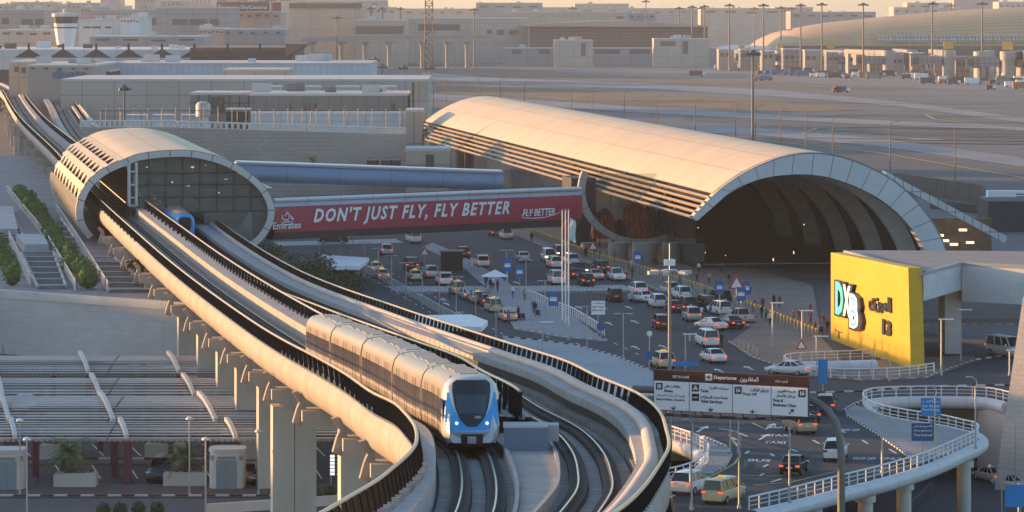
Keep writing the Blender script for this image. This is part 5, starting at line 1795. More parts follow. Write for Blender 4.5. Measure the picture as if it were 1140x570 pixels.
# ---------------------------------------------------------------- ramp edges: pale round beam and white railing following it
def along(pix, z=0.0): return smooth_line([W(x, y, z) for x, y in pix], 4)
ramp1 = [(834, 568), (880, 557.5), (932, 544), (980, 532), (1024, 519), (1050, 508.5), (1070, 499.5), (1084, 493), (1089.5, 487.5), (1085, 482.5), (1074, 480), (1048, 474), (1008, 468), (978, 461.5), (964, 454.5), (961, 448.5), (970, 443.8), (1000, 441.8), (1060, 441.4), (1100, 443), (1124, 448)]
ramp2 = [(716, 480.5), (735, 483.5), (752, 488.5), (771, 495), (785, 503), (789, 510), (786, 517), (774, 526.5), (757, 532.5), (742, 536)]
ramp3 = [(974, 399.5), (940, 401), (900, 402.5), (878, 404.5), (873, 408), (884, 413), (905, 418.5), (940, 421.5), (1000, 420), (1040, 415)]
def ramp_edge(label, pix, beam, z=0.13):
    o = rail_fence('ramp_railing', label, 'railing', along(pix, z), 1.0, 3, 1.5, railwhite_m, .05, rb=.035)
    if beam:
        pts = along(pix, 0); o0 = o.location
        fr_ = []
        for i, p in enumerate(pts):
            t = (pts[min(i + 1, len(pts) - 1)] - pts[max(i - 1, 0)]).normalized()
            fr_.append((Vector((p.x, p.y, -.55)) - Vector((o0.x, o0.y, o0.z)), Vector((t.y, -t.x, 0)), Vector((0, 0, 1))))
        m_ = MB(); m_.sweep(fr_, [(beam * .3 + .62 * math.cos(a), .62 * math.sin(a)) for a in [k * 2 * PI / 12 for k in range(12)]], closed=True, caps=True)
        m_.build('edge_beam', fascia_m, o)
    return o
ramp_edge('long white railing on a pale round beam winding round the ramp', ramp1, 1)
ramp_edge('white railing round the small ramp opening beside the viaduct', ramp2, 1)
ramp_edge('white railing loop in front of the yellow wall', ramp3, 0)
pts = along([(884, 409), (920, 408.5), (975, 407)], .55)
m_ = MB(); m_.tube([p for p in pts], .62, 12); tag(m_.build('edge_beam', fascia_m), 'pale round beam inside the railing loop by the yellow wall', 'beam')
rail_fence('median_railing', 'white railing along the median tip by the information sign', 'railing', along([(586, 329.5), (612, 342), (640, 353.5), (673, 374)], .14), 1.05, 3, 1.4, railwhite_m, .05)
rail_fence('ramp_railing', 'pale railing along the taxi lane behind the viaduct', 'railing', along([(393, 297), (425, 313), (458, 331), (490, 350), (530, 370)], .0), 1.1, 4, 1.6, steel_m, .045)
# round columns carrying the ramp
for i, (px, py, lb) in enumerate(((1075, 500, 'round concrete column under the ramp nose beside the taxis'), (1008, 524, 'round concrete column under the ramp below the two blue signs'), (965, 537, 'round ramp column right of the gantry pole'), (905, 552, 'round ramp column left of the gantry pole'))):
    b = W(px, py); b.y += 1.2
    m_ = MB(); m_.lathe([(.62, 0), (.62, 6.9)], n=18); m_.lathe([(.85, 6.3), (.85, 6.85)], n=18)
    tag(m_.build('ramp_column', concrete, None, loc=(b.x, b.y, -8)), lb, 'column', 'round columns under the ramp')
rail_fence('ramp_railing', 'dark low railing on the lower road under the ramp', 'railing', [(22, 300, -8), (34, 318, -8), (40, 342, -8)], 1.0, 3, 1.6, darksteel_m, .05)

# bollards with yellow caps along the terminal front
bl_pts = [(590, 263), (620, 274), (660, 290), (700, 301.5), (740, 313.5), (780, 327), (830, 346), (870, 362), (913, 380)]
bp_ = [W(*p) for p in bl_pts]
proto = empty('bollard', 'yellow capped grey bollard in the line along the terminal front', 'bollard', bp_[0], 0, 'yellow capped bollards along the terminal front')
m_ = MB(); m_.lathe([(.16, 0), (.16, 1.0)], n=10); m_.build('post', mat('bollard_grey', (0.30, 0.27, 0.22), .6), proto)
m_ = MB(); m_.lathe([(.175, 1.0), (.18, 1.22), (.08, 1.26)], n=10); m_.build('cap', mat('bollard_yellow', (0.72, 0.42, 0.03), .5), proto)
first = True
for a, b in zip(bp_[:-1], bp_[1:]):
    n = max(1, round((b - a).length / 1.9))
    for i in range(n):
        p = a.lerp(b, i / n)
        o = proto if first else copy_tree(proto)
        o.location = (p.x, p.y, .13); first = False
pr2 = empty('bollard', 'plain beige bollard in the short row on the brown pavement corner', 'bollard', W(823, 392), 0, 'plain bollards on the pavement corner')
m_ = MB(); m_.lathe([(.13, 0), (.13, .95), (.05, 1.0)], n=10); m_.build('post', mat('bollard_beige', (0.42, 0.37, 0.30), .6), pr2)
for i, (px, py) in enumerate(((823, 390), (828, 391.5), (833, 393.5), (838, 395.5), (843, 397.5))):
    o = pr2 if i == 0 else copy_tree(pr2)
    o.location = W(px, py) + Vector((0, 0, .13))

# ---------------------------------------------------------------- shelters, flags, signs
def shelter(label, pix, z, box):
    a = [W(x, y, z) for x, y in pix]; o0 = sum(a, Vector()) / len(a); o0.z = 0
    root = empty('shelter', label, 'shelter', o0)
    m_ = MB(); m_.prism([(p.x - o0.x, p.y - o0.y) for p in a], z - .55, z); m_.build('roof', white_m, root)
    m_ = MB(); m_.prism([(p.x * .75 + o0.x * .25 - o0.x, p.y * .75 + o0.y * .25 - o0.y) for p in a], 0.0, z - .56); m_.build('glass_box', dk_glass, root)
    return root
shelter('flat white roofed glass shelter behind the trees, next to the footbridge', [(362, 296), (400, 296), (411, 287), (356, 283)], 3.6, 1)
shelter('flat white roofed stair shelter directly behind the viaduct rail', [(470, 362), (536, 364), (543, 357), (524, 350), (459, 351)], 3.4, 1)
for i, (px, yb, lb) in enumerate(((626, 358, 'left white flagpole of the three on the median'), (629.6, 361, 'middle white flagpole of the three on the median'), (633, 364, 'right white flagpole of the three on the median'))):
    b = W(px, yb); h_ = zat(236, b.y)
    root = empty('flagpole', lb, 'flagpole', b + Vector((0, 0, .14)), 0, 'flagpoles on the median')
    m_ = MB(); m_.tube([(0, 0, 0), (0, 0, h_)], [.10, .06], 8); m_.build('pole', white_m, root)
    m_ = MB(); m_.lathe([(.05, 0), (.12, .1), (.03, .22)], (0, 0, h_), 8); m_.build('finial', steel_m, root)
    if i != 1:
        m_ = MB(); m_.smooth = True
        rows = [[m_.addv((.12 + .18 * k + .05 * math.sin(r_ * 1.3), .12 * math.sin(k * 1.7 + r_), h_ - .8 - r_ * .45 - .1 * k)) for k in range(5)] for r_ in range(7)]
        for a, b2 in zip(rows[:-1], rows[1:]):
            for k in range(4): m_.face([a[k], b2[k], b2[k + 1], a[k + 1]])
        m_.build('flag', mat('flag_red', (0.30, 0.02, 0.04), .7) if i == 0 else mat('flag_pale', (0.50, 0.58, 0.62), .7), root)
blue_m = mat('sign_blue', (0.02, 0.13, 0.38), .5)
def post_sign(name, label, px, pyb, h, w, sh_, m, kind='board', txt=None, z0=.0, group=None, side=0.0):
    b = W(px, pyb); root = empty(name, label, 'sign', b + Vector((0, 0, z0)), 0, group)
    m_ = MB(); m_.tube([(0, 0, 0), (0, 0, h)], .06, 6); m_.build('post', steel_m, root)
    if kind == 'board':
        m_ = MB(); m_.box((side, -.1, h - sh_ / 2), (w, .06, sh_)); bo = m_.build('board', m, root)
        if txt:
            for k, (s, z, hh) in enumerate(txt):
                t_ = MB(); put_text(t_, s, (side - w * .42, -.14, h - z), (1, 0, 0), (0, 0, 1), height=hh, width=w * .84, size=1, depth=.003, bold=.01)
                t_.build('wording', white_m if m is not swh else black_m, bo)
    elif kind == 'triangle':
        m_ = MB(); m_.M = Matrix.Translation((0, -.1, h - .9)) @ Matrix.Rotation(PI / 2, 4, 'X')
        m_.prism([(-w / 2, 0), (w / 2, 0), (0, w * .87)], -.03, .03); m_.M = None; bo = m_.build('triangle', mat('sign_red', (0.45, 0.06, 0.04), .5), root)
        m_ = MB(); m_.M = Matrix.Translation((0, -.14, h - .9 + .12)) @ Matrix.Rotation(PI / 2, 4, 'X')
        m_.prism([(-w * .32, 0), (w * .32, 0), (0, w * .56)], -.01, .01); m_.M = None; m_.build('face', white_m, bo)
    elif kind == 'disc':
        m_ = MB(); m_.M = Matrix.Translation((0, -.1, h)) @ Matrix.Rotation(PI / 2, 4, 'X'); m_.lathe([(w / 2, -.03), (w / 2, .03)], n=18); m_.M = None; m_.build('disc', m, root)
    return root
post_sign('information_sign', 'square white information sign on the median by its railing', 666, 373, 4.0, 1.6, 1.6, swh, txt=[(shape_ar('مواقف'), .4, .22), ('Car Park', .8, .2), ('Exit', 1.2, .2)])
post_sign('road_sign', 'blue round keep right sign at the median tip', 669, 378, 1.5, 1.0, 1, blue_m, 'disc')
for i, (px, py, w, lb) in enumerate(((565, 321, 1.1, 'blue banner sign left of the crossing, left one'), (578.5, 329, 1.1, 'blue banner sign left of the crossing, middle one'), (616, 362, 1.2, 'blue banner sign beside the flagpoles on the median'), (710, 306, 1.1, 'blue banner sign by the round columns under the oval'), (801, 342, 1.0, 'blue banner sign left of the walkers at the terminal door'), (825, 350, 1.2, 'blue banner sign below the warning triangle'), (831, 343, 1.0, 'blue banner sign right of the warning triangle'))):
    post_sign('banner_sign', lb, px, py, 4.0 if px < 700 else 3.4, w, 1.7, blue_m, txt=[('i', 1.1, .5)] , group='blue banner signs')
post_sign('warning_sign', 'red triangle warning sign by the columns under the oval', 660, 292, 2.8, 1.6, 1, None, 'triangle')
post_sign('warning_sign', 'red triangle warning sign near the terminal doors', 820, 345, 3.6, 2.2, 1, None, 'triangle')
post_sign('warning_sign', 'small red triangle sign in front of the yellow wall', 892, 402, 2.2, 1.3, 1, None, 'triangle')
post_sign('warning_sign', 'red triangle warning sign beside the taxi lane queue', 473, 302, 3.2, 1.6, 1, None, 'triangle')
post_sign('direction_sign', 'upper bright blue direction sign by the ramp railing', 1036, 487, 3.5, 1.75, 1.6, mat('sign_blue_bright', (0.02, 0.22, 0.55), .5), txt=[(shape_ar('مواقف'), .42, .25), ('Car Rental', .8, .22), ('Parking', 1.15, .22)])
post_sign('direction_sign', 'lower dark blue direction sign behind the ramp railing', 1027, 507, 2.75, 1.9, 1.5, mat('sign_navy', (0.025, 0.085, 0.19), .5), txt=[(shape_ar('المطار'), .4, .25), ('Airport', .75, .22), ('Terminal', 1.1, .22)])
post_sign('direction_sign', 'small blue sign standing above the white car near the gantry sign', 916, 437, 3.3, .95, 2.4, mat('sign_blue_bright', (0.02, 0.22, 0.55), .5))
post_sign('direction_sign', 'wide low blue sign just above the brown gantry header', 763, 417, 1.4, 2.6, .5, mat('sign_blue_bright', (0.02, 0.22, 0.55), .5))
post_sign('direction_sign', 'blue sign at the bottom right corner beside the taxis', 1134, 605, 4.2, 1.9, 1.6, mat('sign_blue_bright', (0.02, 0.22, 0.55), .5))
post_sign('road_sign', 'round white sign on the post in front of the yellow taxi', 723, 409, 3.6, .6, 1, white_m, 'disc')
post_sign('road_sign', 'small dark parking sign on the post behind the gantry header', 722.5, 411, 1.9, .65, .9, blue_m)

# ---------------------------------------------------------------- lamp posts
def lamp_post(label, px, pyb, h, kind, z0=0.0, group=None, Y=None, m=steel_m, r=.09, arm=1.0):
    b = W(px, pyb, z0) if Y is None else Vector((at(px, Y), Y, z0))
    root = empty('lamp_post', label, 'lamp post', b, 0, group)
    m_ = MB(); m_.tube([(0, 0, 0), (0, 0, h)], [r, r * .7], 7); m_.lathe([(r * 1.8, 0), (r * 1.8, .25), (r, .3)], n=8); m_.build('pole', m, root)
    if kind == 'tee':
        m_ = MB(); m_.tube([(-arm, 0, h), (arm, 0, h)], .05, 5); m_.build('arm', m, root)
        for s in (-1, 1):
            m_ = MB(); m_.box((s * arm, 0, h - .04), (.6, .24, .09)); m_.build('lamp_head', m, root)
    elif kind == 'arm':
        m_ = MB(); m_.tube([(0, 0, h - .05), (arm * .5, 0, h + .25), (arm, 0, h + .35)], .05, 5); m_.build('arm', m, root)
        m_ = MB(); m_.box((arm + .3, 0, h + .35), (.8, .28, .12)); m_.build('lamp_head', m, root)
    elif kind == 'curl':
        m_ = MB(); m_.tube([(0, 0, h - .1), (.12, 0, h + .25), (.05, 0, h + .6), (-.3, 0, h + .8)], .045, 5); m_.build('arm', m, root)
        m_ = MB(); m_.box((-.5, 0, h + .85), (.6, .22, .09)); m_.build('lamp_head', m, root)
        m_ = MB(); m_.lathe([(.05, h - .22), (.13, h - .12), (.05, h)], n=8); m_.build('collar', m, root)
    elif kind == 'cap':
        m_ = MB(); m_.lathe([(.1, h), (.3, h + .08), (.28, h + .2), (.05, h + .32)], n=10); m_.build('lamp_head', white_m, root)
    elif kind == 'flat':
        m_ = MB(); m_.box((arm * .5, 0, h + .03), (arm + .5, .3, .1)); m_.build('lamp_head', white_m, root)
    return root
order = ['first', 'second', 'third', 'fourth', 'fifth', 'sixth', 'seventh', 'eighth', 'ninth', 'tenth', 'eleventh', 'twelfth', 'thirteenth', 'fourteenth', 'fifteenth', 'sixteenth', 'seventeenth', 'eighteenth', 'nineteenth', 'twentieth']
for i, (px, yb) in enumerate(((355, 290), (379, 297), (393, 301), (406, 308), (421, 316), (436, 325), (452, 334), (470, 340), (489, 345.5), (508, 352), (529.5, 367), (552, 376))):
    lamp_post('thin T lamp post by the taxi lane, %s from the left' % order[i], px, yb, 4.9, 'tee', group='T lamp posts along the taxi lane', arm=.6, r=.07)
for i, (px, yb) in enumerate(((564, 318), (585.5, 331), (607, 357), (653.5, 390), (694, 399))):
    lamp_post('thin T lamp post along the median, %s from the left' % order[i], px, yb, 4.9, 'tee', group='T lamp posts on the median', arm=.7, r=.07)
for px, yb, h, kind, lb in ((763, 409, 3.5, 'flat', 'white lamp post just above the gantry sign header'), (604, 393, 3.4, 'flat', 'small flat headed lamp post on the blue plaza'), (860, 387, 5.0, 'flat', 'flat headed lamp post left of the yellow wall, left one'), (893, 397, 5.0, 'flat', 'flat headed lamp post left of the yellow wall, right one'),
                            (909, 420, 4.2, 'flat', 'lamp post in front of the yellow wall railing loop'), (1048, 418, 5.8, 'flat', 'tall lamp post right of the yellow wall base'), (1069.5, 403, 5.6, 'flat', 'lamp post standing by the porch column'), (1124, 418, 2.6, 'flat', 'lamp post before the white van at the right edge'),
                            (879, 560, 5.8, 'curl', 'curled lamp post on the ramp railing beside the black saloon'), (982, 527, 4.6, 'curl', 'curled lamp post on the ramp railing right of the gantry pole'), (1041, 512, 5.4, 'curl', 'curled lamp post behind the two blue signs'), (1086, 500, 5.4, 'curl', 'curled lamp post at the ramp nose'),
                            (823, 566, 5.0, 'curl', 'curled lamp post beside the beige taxi van'), (770, 568, 6.0, 'curl', 'curled lamp post in front of the white sport utility car'), (970, 420, 1.6, 'curl', 'short curled lamp on the railing loop, left one'), (990, 424, 1.4, 'curl', 'short curled lamp on the railing loop, right one'),
                            (813, 506, 3.0, 'none', 'plain grey post under the gantry sign, left one'), (822, 506, 3.2, 'none', 'plain grey post under the gantry sign, right one')):
    lamp_post(lb, px, yb, h, kind)
for px, py, h, z0, kind, lb in ((1130, 548, 6.2, -8, 'curl', 'curled lamp post on the lower road beside the leaning wall'), (1115, 580, 4.9, -8, 'tee', 'T lamp post on the lower road in front of the taxis'), (1136, 585, 4, -8, 'none', 'plain post at the bottom right corner of the lower road')):
    lamp_post(lb, px, py, h, kind, z0)
for px, yt, yb, lb in ((22, 470, 553, 'tall white cap lamp post left of the left planter'), (30, 491, 580, 'lamp post at the bottom left on the near road kerb'), (211, 468, 553, 'tall cap lamp post between planter and booth'), (229, 491, 580, 'cap lamp post on the near road left of the booth'), (288, 482, 553, 'cap lamp post right of the booth')):
    b = W(px, yb); lamp_post(lb, px, yb, zat(yt, b.y), 'cap', r=.075)
# the tall floodlight mast behind the gantry sign
b = Vector((at(745.5, 306), 306, 0))
root = empty('floodlight_mast', 'tall slim grey floodlight mast rising behind the gantry sign', 'light mast', b)
ht = zat(300, 306)
m_ = MB(); m_.tube([(0, 0, 0), (0, 0, ht)], [.18, .12], 10); m_.build('pole', mat('mast_grey', (0.22, 0.22, 0.23), .5, .4), root)
m_ = MB(); m_.lathe([(.6, ht - .25), (.75, ht - .1), (.6, ht)], n=12); m_.build('head_ring', steel_m, root)
m_ = MB()
for k in range(6):
    a = k * PI / 3 + .3
    m_.box((1.5 * math.cos(a), 1.5 * math.sin(a), ht - .25), (.85, .5, .3), a); m_.tube([(0, 0, ht - .1), (1.2 * math.cos(a), 1.2 * math.sin(a), ht - .2)], .05, 4)
m_.build('floodlight', mat('lamp_housing', (0.42, 0.42, 0.42), .5), root)
m_ = MB(); m_.tube([(0, 0, ht), (0, 0, ht + 2.2)], .04, 5); m_.build('rod', steel_m, root)
m_ = MB(); m_.box((0, -.1, ht + .6), (.95, .4, .5)); m_.build('camera_housing', white_m, root)
# ---------------------------------------------------------------- vehicles
car_glass = glass('car_glass', (0.012, 0.014, 0.018), .06)
tyre_m = mat('tyre', (0.015, 0.015, 0.016), .85)
rim_m = mat('rim', (0.40, 0.41, 0.42), .35, .8)
tail_m = mat('tail_lamp', (0.35, 0.02, 0.01), .3, emit=(1.0, 0.10, 0.03), estr=.45)
head_m = mat('head_lamp', (0.8, 0.8, 0.78), .2)
headlit_m = mat('head_lamp_lit', (0.9, 0.85, 0.75), .2, emit=(1.0, .75, .42), estr=2.2)
plate_m = mat('number_plate', (0.6, 0.58, 0.5), .5)
KINDS_ = {
    # half length, half width, belt z, roof z, cabin (rear y, front y), roof (rear y, front y), stations (y, top z)
    'sedan': (2.35, .91, .96, 1.44, (-1.72, 1.05), (-.98, .22), [(-2.35, .62), (-2.30, .92), (-2.1, 1.02), (-1.5, 1.04), (-.5, .98), (.9, .97), (1.8, .84), (2.25, .68), (2.35, .52)]),
    'suv': (2.35, .95, 1.10, 1.74, (-2.25, 1.05), (-1.95, .35), [(-2.35, .65), (-2.32, 1.05), (-2.2, 1.13), (-.5, 1.12), (.9, 1.1), (1.9, 1.0), (2.28, .82), (2.35, .55)]),
    'van': (2.5, .96, 1.15, 1.92, (-2.42, 1.75), (-2.3, .95), [(-2.5, .6), (-2.47, 1.1), (-2.38, 1.18), (.5, 1.16), (1.7, 1.1), (2.3, .92), (2.5, .6)]),
    'pickup': (2.6, .93, 1.02, 1.72, (-.75, 1.15), (-.6, .5), [(-2.6, .65), (-2.55, 1.0), (-2.4, 1.06), (-.5, 1.06), (.9, 1.04), (2.0, .96), (2.5, .8), (2.6, .55)]),
}
CARMESH = {}
def car_parts(kind):
    if kind in CARMESH: return CARMESH[kind]
    hl, hw, zb, zr, cab, rf, stn_ = KINDS_[kind]
    out = {}
    mb = MB(); mb.smooth = True; rows = []
    for y, zt in stn_:
        e = 1 - .12 * (abs(y) / hl) ** 4
        w = hw * e; zl = .28 if abs(y) < hl - .1 else .36
        half = [(w * .88, zl), (w * .98, zl + .12), (w, (zl + zt) / 2), (w * .96, zt - .1), (w * .84, zt - .01), (w * .4, zt + .015)]
        rows.append([mb.addv((u, y, z)) for u, z in half] + [mb.addv((-u, y, z)) for u, z in reversed(half)])
    for a, b in zip(rows[:-1], rows[1:]):
        n = len(a)
        for k in range(n - 1): mb.face([a[k], b[k], b[k + 1], a[k + 1]][::-1])
        mb.smooth = False; mb.face([a[n - 1], b[n - 1], b[0], a[0]][::-1]); mb.smooth = True
    mb.face(rows[0]); mb.face(rows[-1][::-1])
    # roof skin and pillars belong to the body
    w1, w2 = hw * .86, hw * .70
    mb.smooth = False
    def cabpt(t, s, side):   # t along 0 rear..1 front, s height
        y0 = cab[0] + (cab[1] - cab[0]) * t; y1 = rf[0] + (rf[1] - rf[0]) * t
        return Vector((side * (w1 + (w2 - w1) * s), y0 + (y1 - y0) * s, zb + (zr - zb) * s))
    mb.smooth = True
    top = []
    for t in (-.04, .1, .5, .9, 1.04):
        dz = .05 if .05 < t < .95 else 0.0
        top.append([mb.addv(cabpt(t, .97, s_) * 1.0 + Vector((0, 0, d_ + dz * .5))) for s_, d_ in ((-1.03, -.03), (-.9, .03), (0, .06), (.9, .03), (1.03, -.03))])
    for a, b in zip(top[:-1], top[1:]):
        for k in range(4): mb.face([a[k], a[k + 1], b[k + 1], b[k]])
    mb.smooth = False
    for side in (-1, 1):
        for t in ((0, .36, .68, 1) if kind != 'pickup' else (0, .5, 1)):
            mb.tube([cabpt(t, 0, side * 1.01), cabpt(t, 1, side * 1.01)], .055, 4)
    # mirrors
    for side in (-1, 1): mb.box((side * (hw + .1), cab[1] - .35, zb + .1), (.2, .12, .14))
    if kind == 'pickup':
        mb.box((0, -1.65, 1.05), (hw * 1.6, 1.6, .02))
    out['body'] = mb
    g = MB()
    ids = [g.addv(cabpt(t, s, side)) for s in (0, .96) for t, side in ((0, -1), (0, 1), (1, 1), (1, -1))]
    for q in ((0, 1, 5, 4), (1, 2, 6, 5), (2, 3, 7, 6), (3, 0, 4, 7), (4, 5, 6, 7)): g.face([ids[i] for i in q])
    out['window'] = g
    w = MB(); w.M = Matrix.Rotation(PI / 2, 4, 'Y'); w.lathe([(.2, -.09), (.335, -.10), (.335, .10), (.2, .09)], n=16); out['wheel'] = w
    r = MB(); r.M = Matrix.Rotation(PI / 2, 4, 'Y'); r.lathe([(.21, -.105), (.21, .105)], n=12); out['rim'] = r
    CARMESH[kind] = out
    return out
CARCACHE = {}
def mesh_copy(mb, name, mats):
    key = (id(mb), tuple(m.name for m in (mats if isinstance(mats, (list, tuple)) else [mats])))
    if key not in CARCACHE:
        o = mb.build(name, mats); CARCACHE[key] = o.data
        return o
    o = bpy.data.objects.new(name, CARCACHE[key]); COL.objects.link(o)
    return o
def car(label, px, py, kind, colour, ang=9.5, z0=0.0, taxi=None, boot=False, lit=True, front_lit=False, loc=None, group='cars and taxis', name=None, sc=1.0):
    """ang: degrees the bonnet is turned left of straight away from the camera"""
    b = W(px, py, z0) if loc is None else Vector(loc)
    nm = name or ('taxi' if taxi else 'parked_van' if kind == 'van' else 'car')
    root = empty(nm, label, 'taxi' if taxi else 'van' if kind == 'van' else 'car', b, R(ang), group)
    root.scale = (sc, sc, sc)
    lit = lit and (int(px) % 3 != 0)
    hl, hw, zb, zr, cab, rf, _ = KINDS_[kind]
    P_ = car_parts(kind)
    cm = mat('car_paint_' + colour[0], colour[1], .28, colour[2] if len(colour) > 2 else .1, var=.05, vscale=1.0)
    body = mesh_copy(P_['body'], 'body', cm); body.parent = root
    g = mesh_copy(P_['window'], 'window', car_glass); g.parent = root
    for sx in (-1, 1):
        for yy in (-hl * .60, hl * .62):
            w = mesh_copy(P_['wheel'], 'wheel', tyre_m); w.parent = root; w.location = (sx * (hw - .13), yy, .335)
            r = mesh_copy(P_['rim'], 'rim', rim_m); r.parent = w
    for sx in (-1, 1):
        for nme, yy, zz, m, sz in (('taillight', -hl + .02, zb - .16, tail_m if lit else mat('tail_unlit', (.2, .01, .01), .3), (.34, .1, .15)), ('headlight', hl - .17, zb - .28, headlit_m if front_lit else head_m, (.36, .2, .14))):
            key = ('lamp', nme, kind)
            if key not in CARMESH:
                q = MB(); q.box((0, 0, 0), sz); CARMESH[key] = q
            l = mesh_copy(CARMESH[key], nme, m); l.parent = root; l.location = (sx * (hw - .24), yy, zz)
    if 'plate' not in CARMESH:
        q = MB(); q.box((0, 0, 0), (.5, .03, .13)); CARMESH['plate'] = q
    l = mesh_copy(CARMESH['plate'], 'number_plate', plate_m); l.parent = root; l.location = (0, -hl - .005, zb - .3)
    if taxi:
        key = 'taxisign'
        if key not in CARMESH:
            q = MB(); q.box((0, 0, 0), (.62, .26, .17), taper=.8); CARMESH[key] = q
        l = mesh_copy(CARMESH[key], 'roof_sign', mat('taxi_sign', (.7, .4, .05), .5, emit=(1.0, .55, .1), estr=.18)); l.parent = root; l.location = (0, (rf[0] + rf[1]) / 2 + .2, zr + .13)
        if taxi != 'beige':
            key = ('taxiroof', kind, taxi)
            if key not in CARMESH:
                q = MB(); q.box((0, 0, 0), (hw * 1.36, rf[1] - rf[0] + .1, .03)); CARMESH[key] = q
            l = mesh_copy(CARMESH[key], 'coloured_roof', mat('taxi_roof_' + taxi, {'red': (.40, .03, .03), 'blue': (.03, .1, .4), 'green': (.03, .3, .1)}[taxi], .4)); l.parent = root; l.location = (0, (rf[0] + rf[1]) / 2, zr + .065)
    if boot:
        q = MB(); q.M = Matrix.Translation((0, -hl + .35, zr - .05)) @ Matrix.Rotation(R(35 if kind == 'sedan' else 8), 4, 'X'); q.box((0, 0, .2 if kind == 'sedan' else .12), (hw * 1.5, .9, .08))
        q.build('open_boot_lid', cm, root)
    return root
WH = ('white', (0.70, 0.70, 0.70)); PW = ('pearl', (0.60, 0.60, 0.58)); SV = ('silver', (0.40, 0.41, 0.43), .5); BK = ('black', (0.012, 0.012, 0.014)); DG_ = ('charcoal', (0.05, 0.052, 0.058), .3)
RD = ('maroon', (0.14, 0.012, 0.016)); BG = ('beige', (0.58, 0.47, 0.31)); GY = ('grey', (0.18, 0.185, 0.19), .3); GD = ('gold', (0.40, 0.30, 0.19), .3)
# nearest: the road that curls under the gantry sign
car('black saloon with lit tail lamps left of the gantry pole', 884, 526, 'sedan', BK, -14)
car('white sport utility car directly behind the gantry pole', 930, 511, 'suv', WH, -9)
car('gold beige taxi below the right end of the gantry sign', 890, 481, 'suv', GD, 14, taxi='beige')
car('dark sport utility car right of the gantry sign edge', 919, 459, 'suv', DG_, -6)
car('black car half hidden behind the gantry sign right edge', 899, 468, 'sedan', BK, 5)
car('beige taxi van in the bottom foreground with right flank showing', 806, 558, 'van', BG, -26, taxi='beige', sc=.97)
car('white sport utility car beside the viaduct at the bottom', 770, 548, 'suv', WH, -26)
car('white saloon seen from its flank in front of the railing loop', 877, 417, 'sedan', WH, 62)
car('beige taxi car half behind the slim floodlight mast', 737, 409, 'suv', BG, 12, taxi='beige')
car('white saloon alone in the lane just above the gantry sign', 794, 403, 'sedan', WH, 14)
car('white van with lit lamps behind the lone white saloon', 787, 385, 'van', WH, 10)
car('white saloon parked askew in front of the white van', 791, 367, 'sedan', WH, 32)
car('silver sport utility car left of the askew white saloon', 770, 357, 'suv', SV, 6)
car('black saloon beside the brown pavement corner', 812, 365, 'sedan', BK, 24)
car('white car between the black vans and the black saloon', 801, 350, 'suv', WH, 18, lit=False)
car('silver pickup at the pavement right of the black saloon', 825, 359, 'pickup', SV, 22)
car('maroon sport utility car alone in the middle lanes', 736, 366, 'suv', RD, 6)
car('dark red sport utility car just below the zebra crossing', 684, 335, 'suv', ('darkred', (0.05, 0.012, 0.015)), 5)
car('white sport utility car right of the car with its door open', 732, 342, 'suv', WH, 8)
c_ = car('low white car with its door open in the drop-off lane', 714, 336, 'sedan', WH, 28)
m_ = MB(); m_.M = Matrix.Translation((-.95, .9, .75)) @ Matrix.Rotation(R(-50), 4, 'Z'); m_.box((0, -.5, 0), (.06, 1.0, .8)); m_.M = None; m_.build('open_door', MATS['car_paint_white'], c_)
car('white sport utility car nearest the zebra crossing at the right kerb', 710, 328, 'suv', WH, 10)
car('white sport utility car among the bollard side queue, right one', 759, 333, 'suv', WH, 10)
car('pearl white car left of the queue by the bollards', 746, 328, 'suv', PW, 12)
car('maroon saloon with bright brake lamps in the queue', 751, 347, 'sedan', RD, 10)
car('charcoal sport utility car in the middle of the queue', 765, 345, 'suv', DG_, 8)
car('black van in the queue, left of two black vans', 786, 345, 'van', BK, 12)
car('black van in the queue, right of two black vans', 801, 339, 'van', BK, 14)
car('white pickup by the bollards beyond the zebra crossing', 686, 312, 'pickup', WH, 10)
car('white van waiting just beyond the zebra crossing', 619, 316, 'van', WH, 8)
car('black sport utility car beyond the zebra crossing, right lanes', 652, 318, 'suv', BK, 8)
car('silver car right of the black one beyond the zebra crossing', 662, 311, 'sedan', SV, 12)
car('silver saloon alone in the empty lane beneath the banner', 582, 291, 'sedan', SV, 8)
car('black van with lit headlamps at the far kerb cluster', 624, 287, 'van', BK, 188, front_lit=True)
car('white van in the far kerb cluster, left of the flagpoles', 611, 291, 'van', PW, 188, front_lit=True)
car('white car in front of the far kerb cluster', 617, 298, 'suv', WH, 10)
car('white sport utility car behind the flagpoles', 636, 295, 'suv', WH, 10)
car('dark car right of the flagpoles with lit lamps', 645, 306, 'suv', DG_, 188, front_lit=True)
car('maroon car glowing beside the flagpoles', 640, 310, 'sedan', RD, 10)
car('charcoal car behind the silver one at the far kerb', 668, 303, 'suv', DG_, 10)
car('white sport utility car under the right half of the banner bridge', 563, 266, 'suv', PW, 8)
car('black car under the banner bridge beside the crossing', 551, 263, 'sedan', BK, 8)
